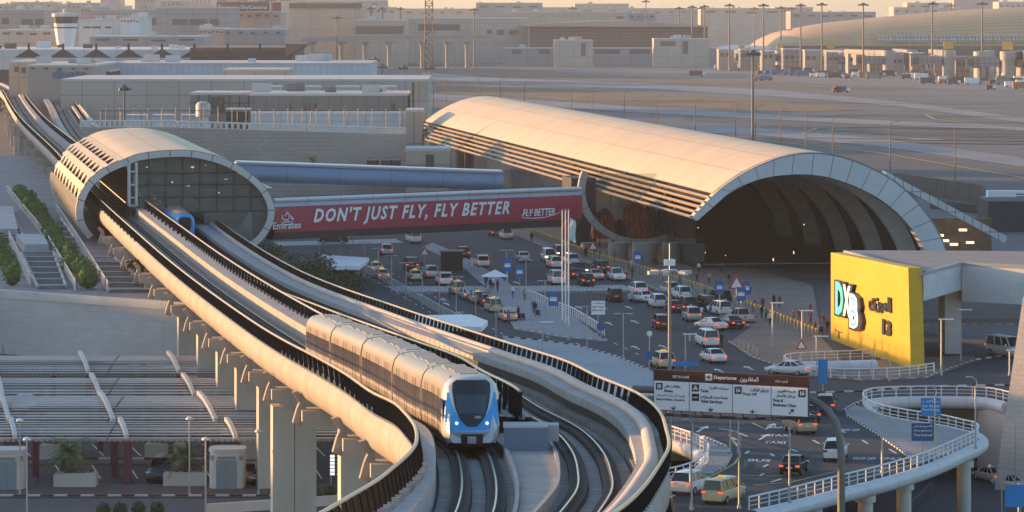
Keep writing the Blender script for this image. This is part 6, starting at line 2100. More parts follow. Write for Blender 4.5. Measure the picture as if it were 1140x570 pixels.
# taxi lane on the left
car('beige taxi with open boot nearest the plaza', 565, 357, 'sedan', BG, 10, taxi='beige', boot=True)
car('beige taxi next but one in the taxi queue from the plaza', 549, 347, 'van', BG, 10, taxi='beige', sc=.92)
car('black saloon squeezed in the taxi queue', 541, 340, 'sedan', BK, 10)
car('beige taxi fourth along the queue from the plaza', 531, 337, 'sedan', BG, 10, taxi='beige')
car('silver saloon with open boot in the taxi queue', 520, 333, 'sedan', SV, 10, boot=True)
car('beige taxi in the queue just below the zebra crossing', 509, 327, 'van', BG, 10, taxi='beige', sc=.9)
car('white and dark hatch with open tailgate beyond the crossing', 494, 317, 'suv', PW, 10, boot=True)
car('silver sport utility car beyond the crossing at the island', 479, 309, 'suv', SV, 8)
car('beige taxi beside the silver sport utility car', 462, 312, 'sedan', BG, 8, taxi='beige')
car('black van with open tailgate near the island hut', 457, 301, 'van', BK, 8, boot=True)
car('beige taxi in the left lane, front one of the pair', 425, 311, 'sedan', BG, 10, taxi='beige')
car('beige taxi in the left lane, rear one of the pair', 418, 303, 'sedan', BG, 10, taxi='beige')
car('silver sport utility car alone below the banner text start', 430, 284, 'suv', SV, 6)
car('charcoal sport utility car right of the island hut', 515, 287, 'suv', DG_, 8)
car('white car with red lamps behind the white parasol', 536, 297, 'suv', PW, 8, boot=True)
car('dark van in the sunlit patch beneath the banner', 371, 271, 'van', DG_, 90)
car('white van under the banner near the blue signs', 460, 270, 'van', WH, 12)
# lower road taxis, porch van, car park
car('white taxi with red roof nearest the leaning wall', 1126, 545, 'sedan', ('taxi_cream', (.55, .50, .44)), 26, z0=-8, taxi='red')
car('white taxi with red roof in the middle of the lower rank', 1103, 536, 'sedan', ('taxi_cream', (.55, .50, .44)), 22, z0=-8, taxi='red')
car('beige taxi half hidden behind the ramp column', 1093, 523, 'sedan', BG, 20, z0=-8, taxi='red')
car('white van with big windscreen parked in the porch drive', 1121, 397, 'van', WH, 205, sc=1.15)
car('dark sport utility car facing out beside the right planter', 181, 534, 'suv', DG_, 176, sc=1.05)
car('beige saloon parked behind the white booth', 276, 536, 'sedan', GD, 176)
car('dark saloon parked between booth and wide pier', 296, 538, 'sedan', BK, 176)
car('white car roof showing between the canopies at the left', 27, 457, 'sedan', WH, 178)

# white catering truck on the airfield side
b = W(1117, 240); 
root = empty('catering_truck', 'white high-box catering truck by the dark airfield fence', 'truck', b, R(0))
m_ = MB(); m_.b2((-3.0, -1.3, 1.0), (4.4, 1.3, 4.6)); m_.build('box', white_m, root)
m_ = MB(); m_.b2((-4.2, -1.2, .6), (-3.02, 1.2, 3.4)); cb_ = m_.build('cab', white_m, root)
m_ = MB(); m_.b2((-4.24, -1.0, 2.0), (-4.19, 1.0, 3.1)); m_.b2((-3.95, -1.24, 2.0), (-3.2, -1.19, 3.0)); m_.build('window', car_glass, cb_)
m_ = MB()
for k in range(6): m_.b2((2.2, -1.34, 1.4 + k * .5), (4.2, -1.3, 1.62 + k * .5))
m_.build('vent', darksteel_m, root)
m_ = MB(); m_.b2((-4.0, -1.1, .4), (4.3, 1.1, .95)); m_.build('chassis', darksteel_m, root)
for x in (-3.3, 2.8):
    for y in (-1.1, 1.1):
        w = MB(); w.M = Matrix.Rotation(PI / 2, 4, 'X'); w.lathe([(.3, -.15), (.5, -.16), (.5, .16), (.3, .15)], n=14); o = w.build('wheel', tyre_m, root); o.location = (x, y, .5)
m_ = MB(); m_.box((.1, -1.33, 2.6), (.5, .03, 1.2)); m_.build('emblem', mat('gold_mark', (.5, .36, .12), .5), root)

# ---------------------------------------------------------------- people
def skin_body(joints, edges, radii):
    me = bpy.data.meshes.new('b'); me.from_pydata(joints, edges, [])
    o = bpy.data.objects.new('b', me); COL.objects.link(o)
    o.modifiers.new('s', 'SKIN'); sv = me.skin_vertices[0].data
    for i, r in enumerate(radii):
        sv[i].radius = (r[0], r[1]) if isinstance(r, tuple) else (r, r)
        sv[i].use_root = i == 0
    sm = o.modifiers.new('d', 'SUBSURF'); sm.levels = 1; sm.render_levels = 1
    dg = bpy.context.evaluated_depsgraph_get()
    out = bpy.data.meshes.new_from_object(o.evaluated_get(dg))
    bpy.data.objects.remove(o); bpy.data.meshes.remove(me)
    return out
def person_mesh(stride=.18, armf=.15, robe=False, lean=0.0, reach=False):
    J = [(0, 0, .95), (0, lean * .2, 1.15), (0, lean * .5, 1.40), (0, lean * .7, 1.50), (0, lean * .8, 1.60), (0, lean * .85 + .01, 1.70)]
    E = [(0, 1), (1, 2), (2, 3), (3, 4), (4, 5)]; Rr = [(.15, .11), (.145, .105), (.165, .105), (.055, .06), (.085, .10), (.06, .075)]
    for s in (-1, 1):
        i = len(J); st = stride * s
        J += [(s * .10, 0, .86), (s * .105, st * .6 + .03, .48), (s * .105, st * 1.0 - .02, .09), (s * .11, st + .12, .04)]
        E += [(0, i), (i, i + 1), (i + 1, i + 2), (i + 2, i + 3)]; Rr += [.095, .062, .045, .04]
        if robe: Rr[-4:] = [.15, .14, .13, .045]
        j = len(J); a = -armf * s
        if reach: hand = [(s * .21, .18 + lean * .5, 1.22), (s * .16, .42 + lean * .5, 1.15), (s * .15, .50 + lean * .5, 1.14)]
        else: hand = [(s * .24, a * .4 - .02 + lean * .4, 1.13), (s * .25, a + .04 + lean * .3, .88), (s * .245, a + .08 + lean * .3, .79)]
        J += [(s * .185, lean * .5, 1.40)] + hand; E += [(2, j), (j, j + 1), (j + 1, j + 2), (j + 2, j + 3)]; Rr += [.062, .048, .036, .035]
    return skin_body(J, E, Rr)
POSES = [person_mesh(.20, .18), person_mesh(.04, .05), person_mesh(.14, .1, lean=.15, reach=True), person_mesh(.03, .05, robe=True)]
skin_m = mat('skin', (0.33, 0.20, 0.13), .6, var=.05); hair_m = mat('hair', (0.012, 0.01, 0.009), .6)
CL_ = {'black': (.014, .014, .016), 'navy': (.02, .03, .07), 'white': (.62, .62, .60), 'blue': (.06, .16, .36), 'grey': (.13, .13, .14), 'red': (.30, .03, .03), 'beige': (.34, .27, .19), 'maroon': (.13, .02, .04), 'teal': (.05, .17, .19), 'denim': (.05, .08, .15)}
PM = {}
def person(label, px, py, pose, top, legs, ang=0, z0=.13, s=1.0):
    key = (pose, top, legs)
    if key not in PM:
        me = POSES[pose].copy(); me.materials.clear()
        for m in (mat('cloth_' + top, CL_[top], .8), mat('cloth_' + legs, CL_[legs], .8), skin_m, hair_m, mat('shoe', (.03, .025, .02), .6)): me.materials.append(m)
        for p in me.polygons:
            z = p.center.z; y = p.center.y; x = abs(p.center.x)
            hd = z > 1.53
            p.material_index = 3 if hd and (z > 1.68 or p.normal.y < -.15) else 2 if hd or (x > .205 and z < .9) or (pose == 2 and y > .5) else 0 if z > .93 else 4 if z < .09 else 1
            p.use_smooth = True
        PM[key] = me
    o = bpy.data.objects.new('person', PM[key]); COL.objects.link(o)
    o.location = W(px, py, 0) + Vector((0, 0, z0)); o.rotation_euler = (0, 0, R(ang)); o.scale = (s, s, s)
    return tag(o, label, 'person', 'travellers on the departures level')
for a in (
    ('person in dark clothes standing right of the white van', 803, 387, 1, 'black', 'black', 170, 0), ('person in a pale shirt and light trousers left of the white van', 768, 381, 1, 'grey', 'white', 90, 0),
    ('person in white robe crossing near the lone taxi hut', 525, 299, 3, 'white', 'white', 30), ('person in a blue shirt bent over the open taxi boot', 566, 360, 2, 'blue', 'denim', 0, 0),
    ('person in white bending over the silver saloon boot', 521, 336, 2, 'white', 'grey', 0, 0), ('person in a pale blue shirt at the kerb of the taxi queue', 501, 333, 1, 'teal', 'navy', -40, 0),
    ('person in black with a red bag side on the median', 577, 357, 1, 'black', 'black', 60), ('person in maroon waiting by the parasol', 546, 325, 1, 'maroon', 'black', -20),
    ('person in black walking towards the plaza on the median', 596, 352, 0, 'black', 'black', 200), ('person in grey walking close behind the one in black on the median', 594, 350, 0, 'grey', 'black', 190),
    ('person in red top under the white parasol', 554, 326, 1, 'red', 'navy', 40), ('person in white top under the white parasol', 549, 323, 1, 'white', 'navy', -60), ('person in navy beneath the parasol, leftmost', 541, 321, 1, 'navy', 'black', 10),
    ('person in white at the kerb below the blue banner sign', 571, 333, 0, 'white', 'denim', 30), ('person in beige pushing along the median railing', 584, 336, 2, 'beige', 'grey', 20),
    ('person in black standing tall by the bollards under the bridge end', 592, 271, 1, 'black', 'black', 0), ('person in navy by the far kerb near the warning sign', 652, 288, 1, 'navy', 'black', 20), ('person in grey by the far kerb beside the columns', 668, 291, 0, 'grey', 'denim', -30),
    ('person in red near the far kerb columns', 684, 294, 1, 'red', 'black', 80), ('person in white by the blue sign at the columns', 703, 302, 0, 'white', 'denim', 40), ('person in beige left of the open door white car', 697, 312, 1, 'beige', 'black', 10),
    ('person in black right behind the white pickup', 704, 311, 0, 'black', 'navy', 60), ('person in teal beside the queue near the floodlight mast', 757, 322, 1, 'teal', 'navy', 0), ('person in white outside the terminal doors', 778, 306, 0, 'white', 'black', 20),
    ('person in maroon outside the terminal doors', 803, 305, 0, 'maroon', 'black', -40), ('person in red walking at the terminal front, leading pair', 813, 318, 0, 'red', 'navy', 100), ('person in black walking at the terminal front, following pair', 822, 322, 0, 'black', 'grey', 100),
    ('person in white between the walkers at the terminal front', 818, 324, 0, 'white', 'denim', 80), ('person in navy with grey legs near the second blue banner', 796, 334, 1, 'navy', 'grey', 10), ('person in beige near the blue banner by the bollards', 785, 331, 0, 'beige', 'navy', 10),
    ('person in grey beside the warning triangle sign', 840, 349, 1, 'grey', 'black', 0), ('person in black standing at the bollards right of the pickup', 848, 356, 1, 'black', 'black', 30), ('person in teal right of the pickup near the bollards', 853, 359, 1, 'teal', 'black', -30),
    ('person with white top walking left of the yellow wall', 857, 364, 0, 'white', 'black', 20), ('person in maroon near the lamp post left of the yellow wall', 902, 353, 0, 'maroon', 'navy', 70), ('person in black beside the yellow wall edge', 921, 373, 1, 'black', 'maroon', 0),
    ('person in red beside the yellow wall edge, partly hidden by luggage', 917, 366, 1, 'red', 'grey', 40), ('person in white bending near the silver sport utility car', 781, 356, 2, 'white', 'navy', -30, 0), ('person in blue beside the white car in the queue', 791, 351, 2, 'blue', 'denim', 20, 0),
    ('person in white waiting by the island hut', 512, 297, 1, 'white', 'navy', 15), ('person in grey unloading beyond the taxi queue crossing', 487, 316, 2, 'grey', 'black', -60, 0), ('person in black by the black van tailgate', 470, 303, 2, 'black', 'navy', 60, 0)):
    person(*a)
random.seed(17)
for i in range(26):
    t = i / 25
    px = 655 + 255 * t + random.uniform(-4, 4); py = 286 + 92 * t - random.uniform(3, 17) - (8 if i % 3 == 0 else 0)
    tp = random.choice(('black', 'navy', 'white', 'red', 'grey', 'teal', 'beige', 'maroon'))
    person('traveller in %s top on the terminal forecourt behind the bollards, %s from the left' % (tp, (order + ['twenty first', 'twenty second', 'twenty third', 'twenty fourth', 'twenty fifth', 'last'])[i]), px, py, random.choice((0, 1, 0, 1)), tp, random.choice(('black', 'navy', 'denim', 'grey')), random.uniform(0, 360))
# luggage trolleys on the median
def trolley(label, px, py, ang):
    root = empty('luggage_trolley', label, 'trolley', W(px, py) + Vector((0, 0, .14)), R(ang), 'luggage trolleys')
    m_ = MB(); m_.tube([(-.3, -.4, .15), (-.3, .4, .15)], .03, 4); m_.tube([(.3, -.4, .15), (.3, .4, .15)], .03, 4); m_.tube([(-.3, -.4, .15), (-.3, -.55, 1.0), (.3, -.55, 1.0), (.3, -.4, .15)], .03, 4); m_.build('frame', steel_m, root)
    for k, (z, m) in enumerate(((.32, 'black'), (.62, 'navy'))):
        q = MB(); q.box((0, .05, z), (.55, .72 - k * .1, .28)); o = q.build('suitcase', mat('case_' + m, CL_[m], .5)); o.location = root.location; o.rotation_euler = root.rotation_euler
        tag(o, '%s suitcase on %s' % (('lower black', 'upper navy')[k], label), 'suitcase')
    for x in (-.28, .28):
        for y in (-.35, .35):
            w = MB(); w.M = Matrix.Rotation(PI / 2, 4, 'Y'); w.lathe([(.09, -.03), (.09, .03)], n=8); o = w.build('wheel', tyre_m, root); o.location = (x, y, .09)
trolley('the loaded trolley beside the person in black on the median', 581, 357, 20)
trolley('the loaded trolley in front of the two walkers on the median', 598, 353, 10)
trolley('the loaded trolley by the yellow wall edge', 914, 372, 0)
# white parasol and island hut
b = W(551, 327); root = empty('parasol', 'white peaked parasol over the people on the median', 'parasol', b)
m_ = MB(); m_.tube([(0, 0, 0), (0, 0, 2.6)], .05, 6); m_.build('pole', steel_m, root)
m_ = MB(); m_.lathe([(1.9, 2.35), (1.0, 2.75), (.05, 3.2)], n=8); m_.build('canopy', white_m, root)
b = W(503, 301); root = empty('island_hut', 'dark glazed hut on the median beside the taxi queue', 'hut', b)
m_ = MB(); m_.b2((-1.6, -1, 0), (1.6, 1.6, 2.7)); m_.build('body', dk_glass, root)
m_ = MB(); m_.b2((-1.8, -1.2, 2.7), (1.8, 1.8, 2.9)); m_.build('roof', darksteel_m, root)
# ---------------------------------------------------------------- airfield ground
px_sheet('apron_strip', [(430, 66), (1300, 66), (1300, 97), (1080, 100), (840, 90), (600, 84), (470, 78)], mat('apron_grey', (0.17, 0.16, 0.155), .8, var=.25, vscale=.01, streak=.2), .05)
px_sheet('dry_verge', [(478, 90), (560, 96), (700, 103), (800, 107.5), (880, 113), (960, 122), (900, 125), (800, 121), (690, 116), (580, 108), (490, 103)], dryland_m, .10)
px_sheet('dry_verge', [(440, 70), (560, 76), (700, 84), (860, 92), (960, 97), (1000, 101), (880, 97.5), (720, 91.5), (560, 86), (470, 80)], mat('scrub_grey', (0.13, 0.105, 0.085), .95, var=.35, vscale=.02), .09)
px_sheet('taxiway', [(470, 80.5), (560, 87), (720, 93), (860, 100), (1000, 113), (1140, 131), (1300, 150), (1300, 158), (1140, 137), (1000, 118), (860, 107), (720, 99), (560, 93.5), (470, 88)], taxiway_m, .14)
px_sheet('taxiway', [(470, 104), (560, 109), (690, 118), (800, 124), (960, 133), (1140, 141), (1300, 146), (1300, 151), (1140, 145), (960, 138), (800, 130), (690, 124), (560, 116), (470, 110)], taxiway_m, .16)
px_sheet('taxiway', [(700, 137), (840, 142), (980, 154), (1140, 176), (1300, 200), (1300, 214), (1140, 186), (980, 163), (840, 150), (700, 144)], taxiway_m, .12)
px_sheet('dark_taxiway', [(850, 152), (980, 165), (1140, 189), (1300, 216), (1300, 260), (1140, 232), (1000, 200), (880, 175)], darkway_m, .08)
px_sheet('dark_taxiway', [(760, 126), (960, 136), (1140, 144), (1300, 150), (1300, 168), (1140, 160), (980, 150), (860, 140), (760, 134)], darkway_m, .07)
ym = MB()
for path in (((600, 108), (640, 113), (700, 121), (720, 124)), ((840, 156), (980, 171), (1140, 199)), ((850, 160), (900, 160), (960, 166)), ((985, 184), (1085, 181)), ((893, 150), (910, 143), (1000, 139)), ((560, 98), (700, 106), (790, 107)), ((1030, 128), (1040, 133), (1140, 146))):
    for a, b in zip(path[:-1], path[1:]): dash(ym, W(*a), W(*b), .7, .2)
tag(ym.build('taxiway_lines', yellow_line), kind='structure')
pt = MB()
for a, b, w in (((730, 123), (752, 123.5), 5), ((845, 139), (862, 139), 4), ((1012, 155.5), (1048, 156), 6), ((1040, 121.5), (1062, 122), 6), ((893, 107), (912, 107), 6), ((530, 72), (575, 74), 9), ((925, 145.5), (948, 145), 4)):
    dash(pt, W(*a), W(*b), w * 1.3, .22)
tag(pt.build('pale_patches', mat('worn_concrete', (0.38, 0.33, 0.27), .8, var=.3, vscale=.1)), kind='structure')

# ---------------------------------------------------------------- buildings behind the viaduct and the terminal
def bmat(name, col, var=.1, joints=None, **k): return mat(name, col, .75, var=var, vscale=.05, joints=joints, jdark=.3, **k)
cream = bmat('cream_cladding', (0.46, 0.40, 0.36), joints=(9, 7, .2)); lilac = bmat('lilac_cladding', (0.34, 0.31, 0.32), joints=(14, 5, .25)); whiteb = bmat('white_cladding', (0.60, 0.60, 0.60), joints=(6, 20, .12))
beigeb = bmat('beige_cladding', (0.44, 0.37, 0.31), joints=(10, 8, .2)); greyb = bmat('grey_cladding', (0.20, 0.205, 0.21), joints=(3, 12, .12)); brownb = bmat('brown_facade', (0.10, 0.075, 0.07)); rooff = bmat('pale_roof', (0.50, 0.50, 0.50)); bluew = bmat('blue_white_cladding', (0.50, 0.56, 0.62), joints=(2, 30, .1))
winb = mat('far_window', (0.075, 0.075, 0.09), .3, var=.2); dark_m = mat('dark_recess', (0.05, 0.05, 0.055), .8)  # last one: plain dark fill for wall windows, mesh block and loading bay
def block(name, label, cat, px0, px1, yt, Y, depth, m, roof=rooff, yb=None, windows=(), parapet=.6, group=None, rz=0.0, units=0, seed=1):
    """box building whose front stands at distance Y between two photo columns; windows = (px0, px1, ytop, ybottom) strips"""
    x0, x1 = at(px0, Y), at(px1, Y); h = zat(yt, Y)
    root = empty(name, label, cat, ((x0 + x1) / 2, Y, 0), rz, group)
    w = (x1 - x0) / 2
    mb = MB(); mb.b2((-w, 0, 0), (w, depth, h - parapet)); mb.build('wall', m, root)
    mb = MB(); mb.b2((-w - .15, -.15, h - parapet + .002), (w + .15, depth + .15, h)); rf_ = mb.build('roof', roof, root)
    rnd = random.Random(seed)
    for i in range(units):
        u = MB(); s_ = rnd.uniform(1.2, 3.5); u.box((rnd.uniform(-w * .9, w * .9), rnd.uniform(depth * .1, depth * .8), h + s_ * .35 + .01), (s_ * 1.5, s_, s_ * .7)); u.build('roof_unit', m if i % 2 else roof, rf_)
    windows = list(windows)
    if not windows and name in ('office_block', 'airport_shed', 'city_block', 'cargo_terminal', 'cargo_block'):
        hpx = h * F / Y; n_ = 4 + seed % 4
        for i in range(n_):
            c0 = px0 + (px1 - px0) * (i + .2) / n_; c1 = px0 + (px1 - px0) * (i + .72 - .2 * (seed % 2)) / n_
            t0 = yt + min(3.2, hpx * .3) + (i % 3 == 2) * .8
            windows.append((c0, c1, t0, t0 + min(2.2, hpx * .22)))
    for a, b, c, d in windows:
        q = MB(); q.b2((at(a, Y) - (x0 + x1) / 2, -.12, zat(d, Y)), (at(b, Y) - (x0 + x1) / 2, .3, zat(c, Y))); q.build('window', winb, root)
    return root
# block-paved curving wall just behind the station, with a balustrade on top
pts = [Vector((at(x, Y), Y, 0)) for x, Y in ((90, 700), (150, 700), (215, 700), (290, 700), (360, 702), (420, 706), (452, 712))]
sp = smooth_line(pts, 4)
zs = [zat(141.5 + 0.030 * max(0, (CX + p.x * F / p.y) - 180), p.y) for p in sp]
root = empty('curved_block_wall', 'long curving tan block wall behind the station and bridges', 'wall', sp[0])
mb = MB()
for i in range(len(sp) - 1):
    a, b = sp[i] - sp[0], sp[i + 1] - sp[0]
    mb.poly([a, b, b + Vector((0, 0, zs[i + 1])), a + Vector((0, 0, zs[i]))])
    mb.poly([a + Vector((0, 3, zs[i])), b + Vector((0, 3, zs[i + 1])), b + Vector((0, 3, 0)), a + Vector((0, 3, 0))])
    mb.poly([a + Vector((0, 0, zs[i])), b + Vector((0, 0, zs[i + 1])), b + Vector((0, 3, zs[i + 1])), a + Vector((0, 3, zs[i]))])
mb.build('wall', mat('tan_block', (0.40, 0.345, 0.31), .85, var=.1, vscale=.1, joints=(1.6, .8, .05, .5), jdark=.28), root)
mb = MB()
for i in range(len(sp) - 1):
    for k in range(3):
        p = (sp[i] - sp[0]).lerp(sp[i + 1] - sp[0], k / 3); mb.box((p.x, p.y + .3, zs[i] + (zs[i + 1] - zs[i]) * k / 3 + .55), (.5, .4, 1.1))
q_ = mb.build('baluster', offwhite_m, root)
mb = MB(); mb.tube([p - sp[0] + Vector((0, .3, z + 1.15)) for p, z in zip(sp, zs)], .22, 4); mb.build('coping', offwhite_m, root)
mb = MB()
for a, b in ((409, 421), (425, 436), (438, 446)):
    i = 0; Y = 680; mb.b2((at(a, Y) - sp[0].x, 676 - sp[0].y, zat(186, Y)), (at(b, Y) - sp[0].x, 684 - sp[0].y, zat(177.5, Y)))
mb.build('window', dark_m, root)
# pale towers where the wall meets the terminal roof
block('stair_tower', 'pale stair tower rising left of the terminal roof end', 'tower', 457, 476, 88, 860, 18, beigeb, windows=((459, 461, 92, 120),))
block('stair_tower', 'low pale tower at the tip of the terminal roof', 'tower', 452, 470, 122, 800, 14, beigeb)
block('plant_room', 'beige block under the terminal roof tip', 'building', 452, 500, 165, 690, 12, beigeb, windows=((474, 483, 172, 188),))
# service yard with grey building
block('service_building', 'long dark grey service building with a row of dark doors', 'building', 278, 454, 104, 860, 30, greyb, windows=((338, 341, 115, 124), (343.5, 346, 115, 124), (349, 352, 115, 124), (322, 325, 115, 124), (436, 440, 115, 124)), units=6)
mb = MB(); mb.b2((at(262, 840), 840, 0), (at(452, 840), 846, zat(125, 840)))
tag(mb.build('low_white_building', whiteb), 'low white building strip behind the yard fence', 'building')
block('warehouse', 'long cream warehouse with square panels behind the yard', 'warehouse', 68, 475, 88, 1000, 60, cream, windows=(), units=0)
for i, (px, w) in enumerate(((300, 24), (343, 25), (386, 25), (428, 24))):
    block('roof_cooler', 'flat roof cooler on the cream warehouse, %s from the left' % order[i], 'cooler', px - w / 2, px + w / 2, 96, 985, 10, rooff, group='roof coolers')
fn = rail_fence('yard_fence', 'dark tall security fence along the service yard', 'fence', [Vector((at(x, Y), Y, z)) for x, Y, z in ((112, 770, zat(141, 770)), (200, 768, zat(141, 768)), (300, 760, zat(141, 760)), (448, 745, zat(141, 745)))], 3.4, 3, 4.4, darksteel_m, .07)
for i in range(22):
    px = 118 + i * 15.6
    Y = 772 - i * 1.3
    b = Vector((at(px, Y), Y, zat(142, Y))); h_ = 4.2 if px > 270 else 4.6
    root = empty('fence_lamp', 'forked floodlight post on the yard fence, number %s from the left' % (order[i] if i < 20 else ('twenty first', 'twenty second')[i - 20]), 'lamp post', b, 0, 'forked floodlight posts on the yard fence')
    mb = MB(); mb.tube([(0, 0, 0), (0, 0, h_)], .08, 5); mb.tube([(-.7, 0, h_ + .6), (0, 0, h_ - .2), (.7, 0, h_ + .6)], .07, 4); mb.build('pole', darksteel_m, root)
mb = MB(); mb.lathe([(1.6, 0), (1.6, 2.6), (1.2, 3.2), (.3, 3.4)], n=20)
tag(mb.build('water_tank', mat('tank_white', (.52, .50, .48), .5, var=.1, joints=(1.2, 30, .06)), None, loc=(at(226, 790), 790, zat(130, 790))), 'domed pale water tank standing in the yard', 'tank')
block('dark_plant_block', 'dark mesh plant block at the middle of the yard', 'plant block', 252, 276, 121, 780, 8, dark_m)
block('plant_frame', 'grey roofed plant frame left of the dark mesh block', 'building', 212, 276, 103, 880, 20, mat('plant_grey', (.22, .22, .22), .7, var=.15, joints=(2.5, 2.5, .15)), windows=((235, 250, 108, 126),))
for i, (px, w_) in enumerate(((150, 20), (180, 22), (215, 28))):
    block('cooling_unit', 'pale cooling unit in the yard, %s from the left' % order[i], 'cooling unit', px - w_ / 2, px + w_ / 2, 128, 800, 8, whiteb, yb=140, group='cooling units in the yard')
# palm-topped antenna mast
b = Vector((at(138.5, 780), 780, 0)); h_ = zat(97, 780)
root = empty('floodlight_mast', 'umbrella shaped floodlight mast before the cream warehouse', 'light mast', b)
mb = MB(); mb.tube([(0, 0, 0), (0, 0, h_)], [.3, .2], 8); mb.build('pole', darksteel_m, root)
mb = MB()
for k in range(8):
    a = k * PI / 4; mb.box((1.1 * math.cos(a), 1.1 * math.sin(a), h_ - .5), (.9, .5, .45), a)
mb.lathe([(1.5, h_ - .35), (.9, h_), (.1, h_ + .6)], n=10); mb.build('lamp_head', darksteel_m, root)
# cargo sheds
ro = block('cargo_block', 'tan office block with blue lettering beside the viaduct', 'building', 31, 106, 72, 1090, 70, bmat('tan_cladding', (.36, .31, .29)), roof=rooff, units=5)
mb = MB(); Yd = 1089.6
put_text(mb, 'dnata', Vector((at(58, Yd), Yd, zat(87.5, Yd))) - ro.location, (1, 0, 0), (0, 0, 1), height=2.9, width=at(98, Yd) - at(58, Yd), size=1, depth=.15, bold=.03)
mb.build('lettering', mat('letter_blue', (.04, .16, .30), .5), ro)
block('cargo_block', 'sunlit low block at the far left end of the tan office', 'building', 10, 32, 68, 1150, 40, beigeb, windows=((16, 21, 74, 80), (24, 29, 75, 81)))
block('cargo_shed', 'long blue white cargo shed right of the tan office', 'warehouse', 121, 412, 70, 1150, 60, bluew, units=9, seed=4)
block('loading_recess', 'dark loading bay between tan office and blue white shed', 'building', 105, 122, 78, 1120, 30, dark_m)
block('roof_box', 'small cream box in front of the blue white shed', 'building', 248, 320, 77, 1080, 30, cream)
block('dark_terminal', 'low dark brown concourse with pale flat roof', 'building', -30, 218, 55, 1330, 90, brownb, roof=whiteb, parapet=7.5, units=9, seed=8)
root = block('dark_terminal', 'dark brown concourse with zigzag roof fins', 'building', 212, 325, 53, 1320, 80, brownb, roof=mat('brown_roof', (.13, .10, .09), .8), parapet=1.2)
for i, px in enumerate((33, 71, 108, 144, 181, 217, 254, 290)):
    Y = 1318; mb = MB(); x = at(px, Y); z0, z1 = zat(64, Y), zat(55, Y)
    v = [(-5.2, 0, 0), (5.2, 0, 0), (.4, 0, z1 - z0), (-.4, 0, z1 - z0)]
    f_ = [mb.addv(p) for p in v]; g_ = [mb.addv((p[0], 3, p[2])) for p in v]
    mb.face(f_); mb.face(g_[::-1])
    for k in range(4): mb.face([f_[k], g_[k], g_[(k + 1) % 4], f_[(k + 1) % 4]])
    mb.box((0, 1, z1 - z0 + 1.1), (.8, .8, 2.2))
    tag(mb.build('roof_fin', mat('fin_dark', (.05, .045, .05), .7), None, loc=(x, Y - 3.2, z0)), 'dark triangular roof fin on the brown concourse, %s from the left' % order[i], 'roof fin', 'triangular roof fins')
mb = MB(); Y = 1316; mb.M = None
v = [(at(322, Y), Y, zat(64, Y)), (at(318, Y), Y, zat(64, Y)), (at(322, Y), Y, zat(51, Y)), (at(339, Y), Y, zat(47.5, Y))]
mb.prism([(at(318, Y), Y), (at(338, Y), Y), (at(338, Y), Y + 40), (at(318, Y), Y + 40)], [zat(64, Y), zat(50.5, Y), zat(50.5, Y), zat(64, Y)], [zat(48.6, Y)] * 4)
tag(mb.build('roof_wing', mat('wing_brown', (.16, .12, .10), .6)), 'upswept roof wing at the end of the brown concourse', 'roof')
# control tower
b = Vector((at(73, 1560), 1560, 0)); root = empty('control_tower', 'white flared control tower with dark glass cab', 'control tower', b)
k_ = 1560 / F
mb = MB(); mb.lathe([(9.5 * k_, 0), (9.5 * k_, zat(50, 1560)), (11.5 * k_, zat(38, 1560)), (13.2 * k_, zat(26, 1560))], n=8); mb.build('shaft', white_m, root)
mb = MB(); mb.lathe([(13.0 * k_, zat(26, 1560)), (14.4 * k_, zat(18.5, 1560))], n=8); mb.build('glass_cab', winb, root)
mb = MB(); mb.lathe([(15.4 * k_, zat(18.5, 1560)), (15.4 * k_, zat(15.2, 1560)), (6 * k_, zat(13.8, 1560))], n=8); mb.lathe([(1, zat(13.8, 1560)), (1.2, zat(12, 1560)), (.2, zat(8.5, 1560))], n=8); mb.build('roof', rooff, root)
mb = MB(); mb.lathe([(12.45 * k_, zat(31.5, 1560)), (12.75 * k_, zat(30, 1560))], n=8, cap=False); mb.build('window_band', winb, root)
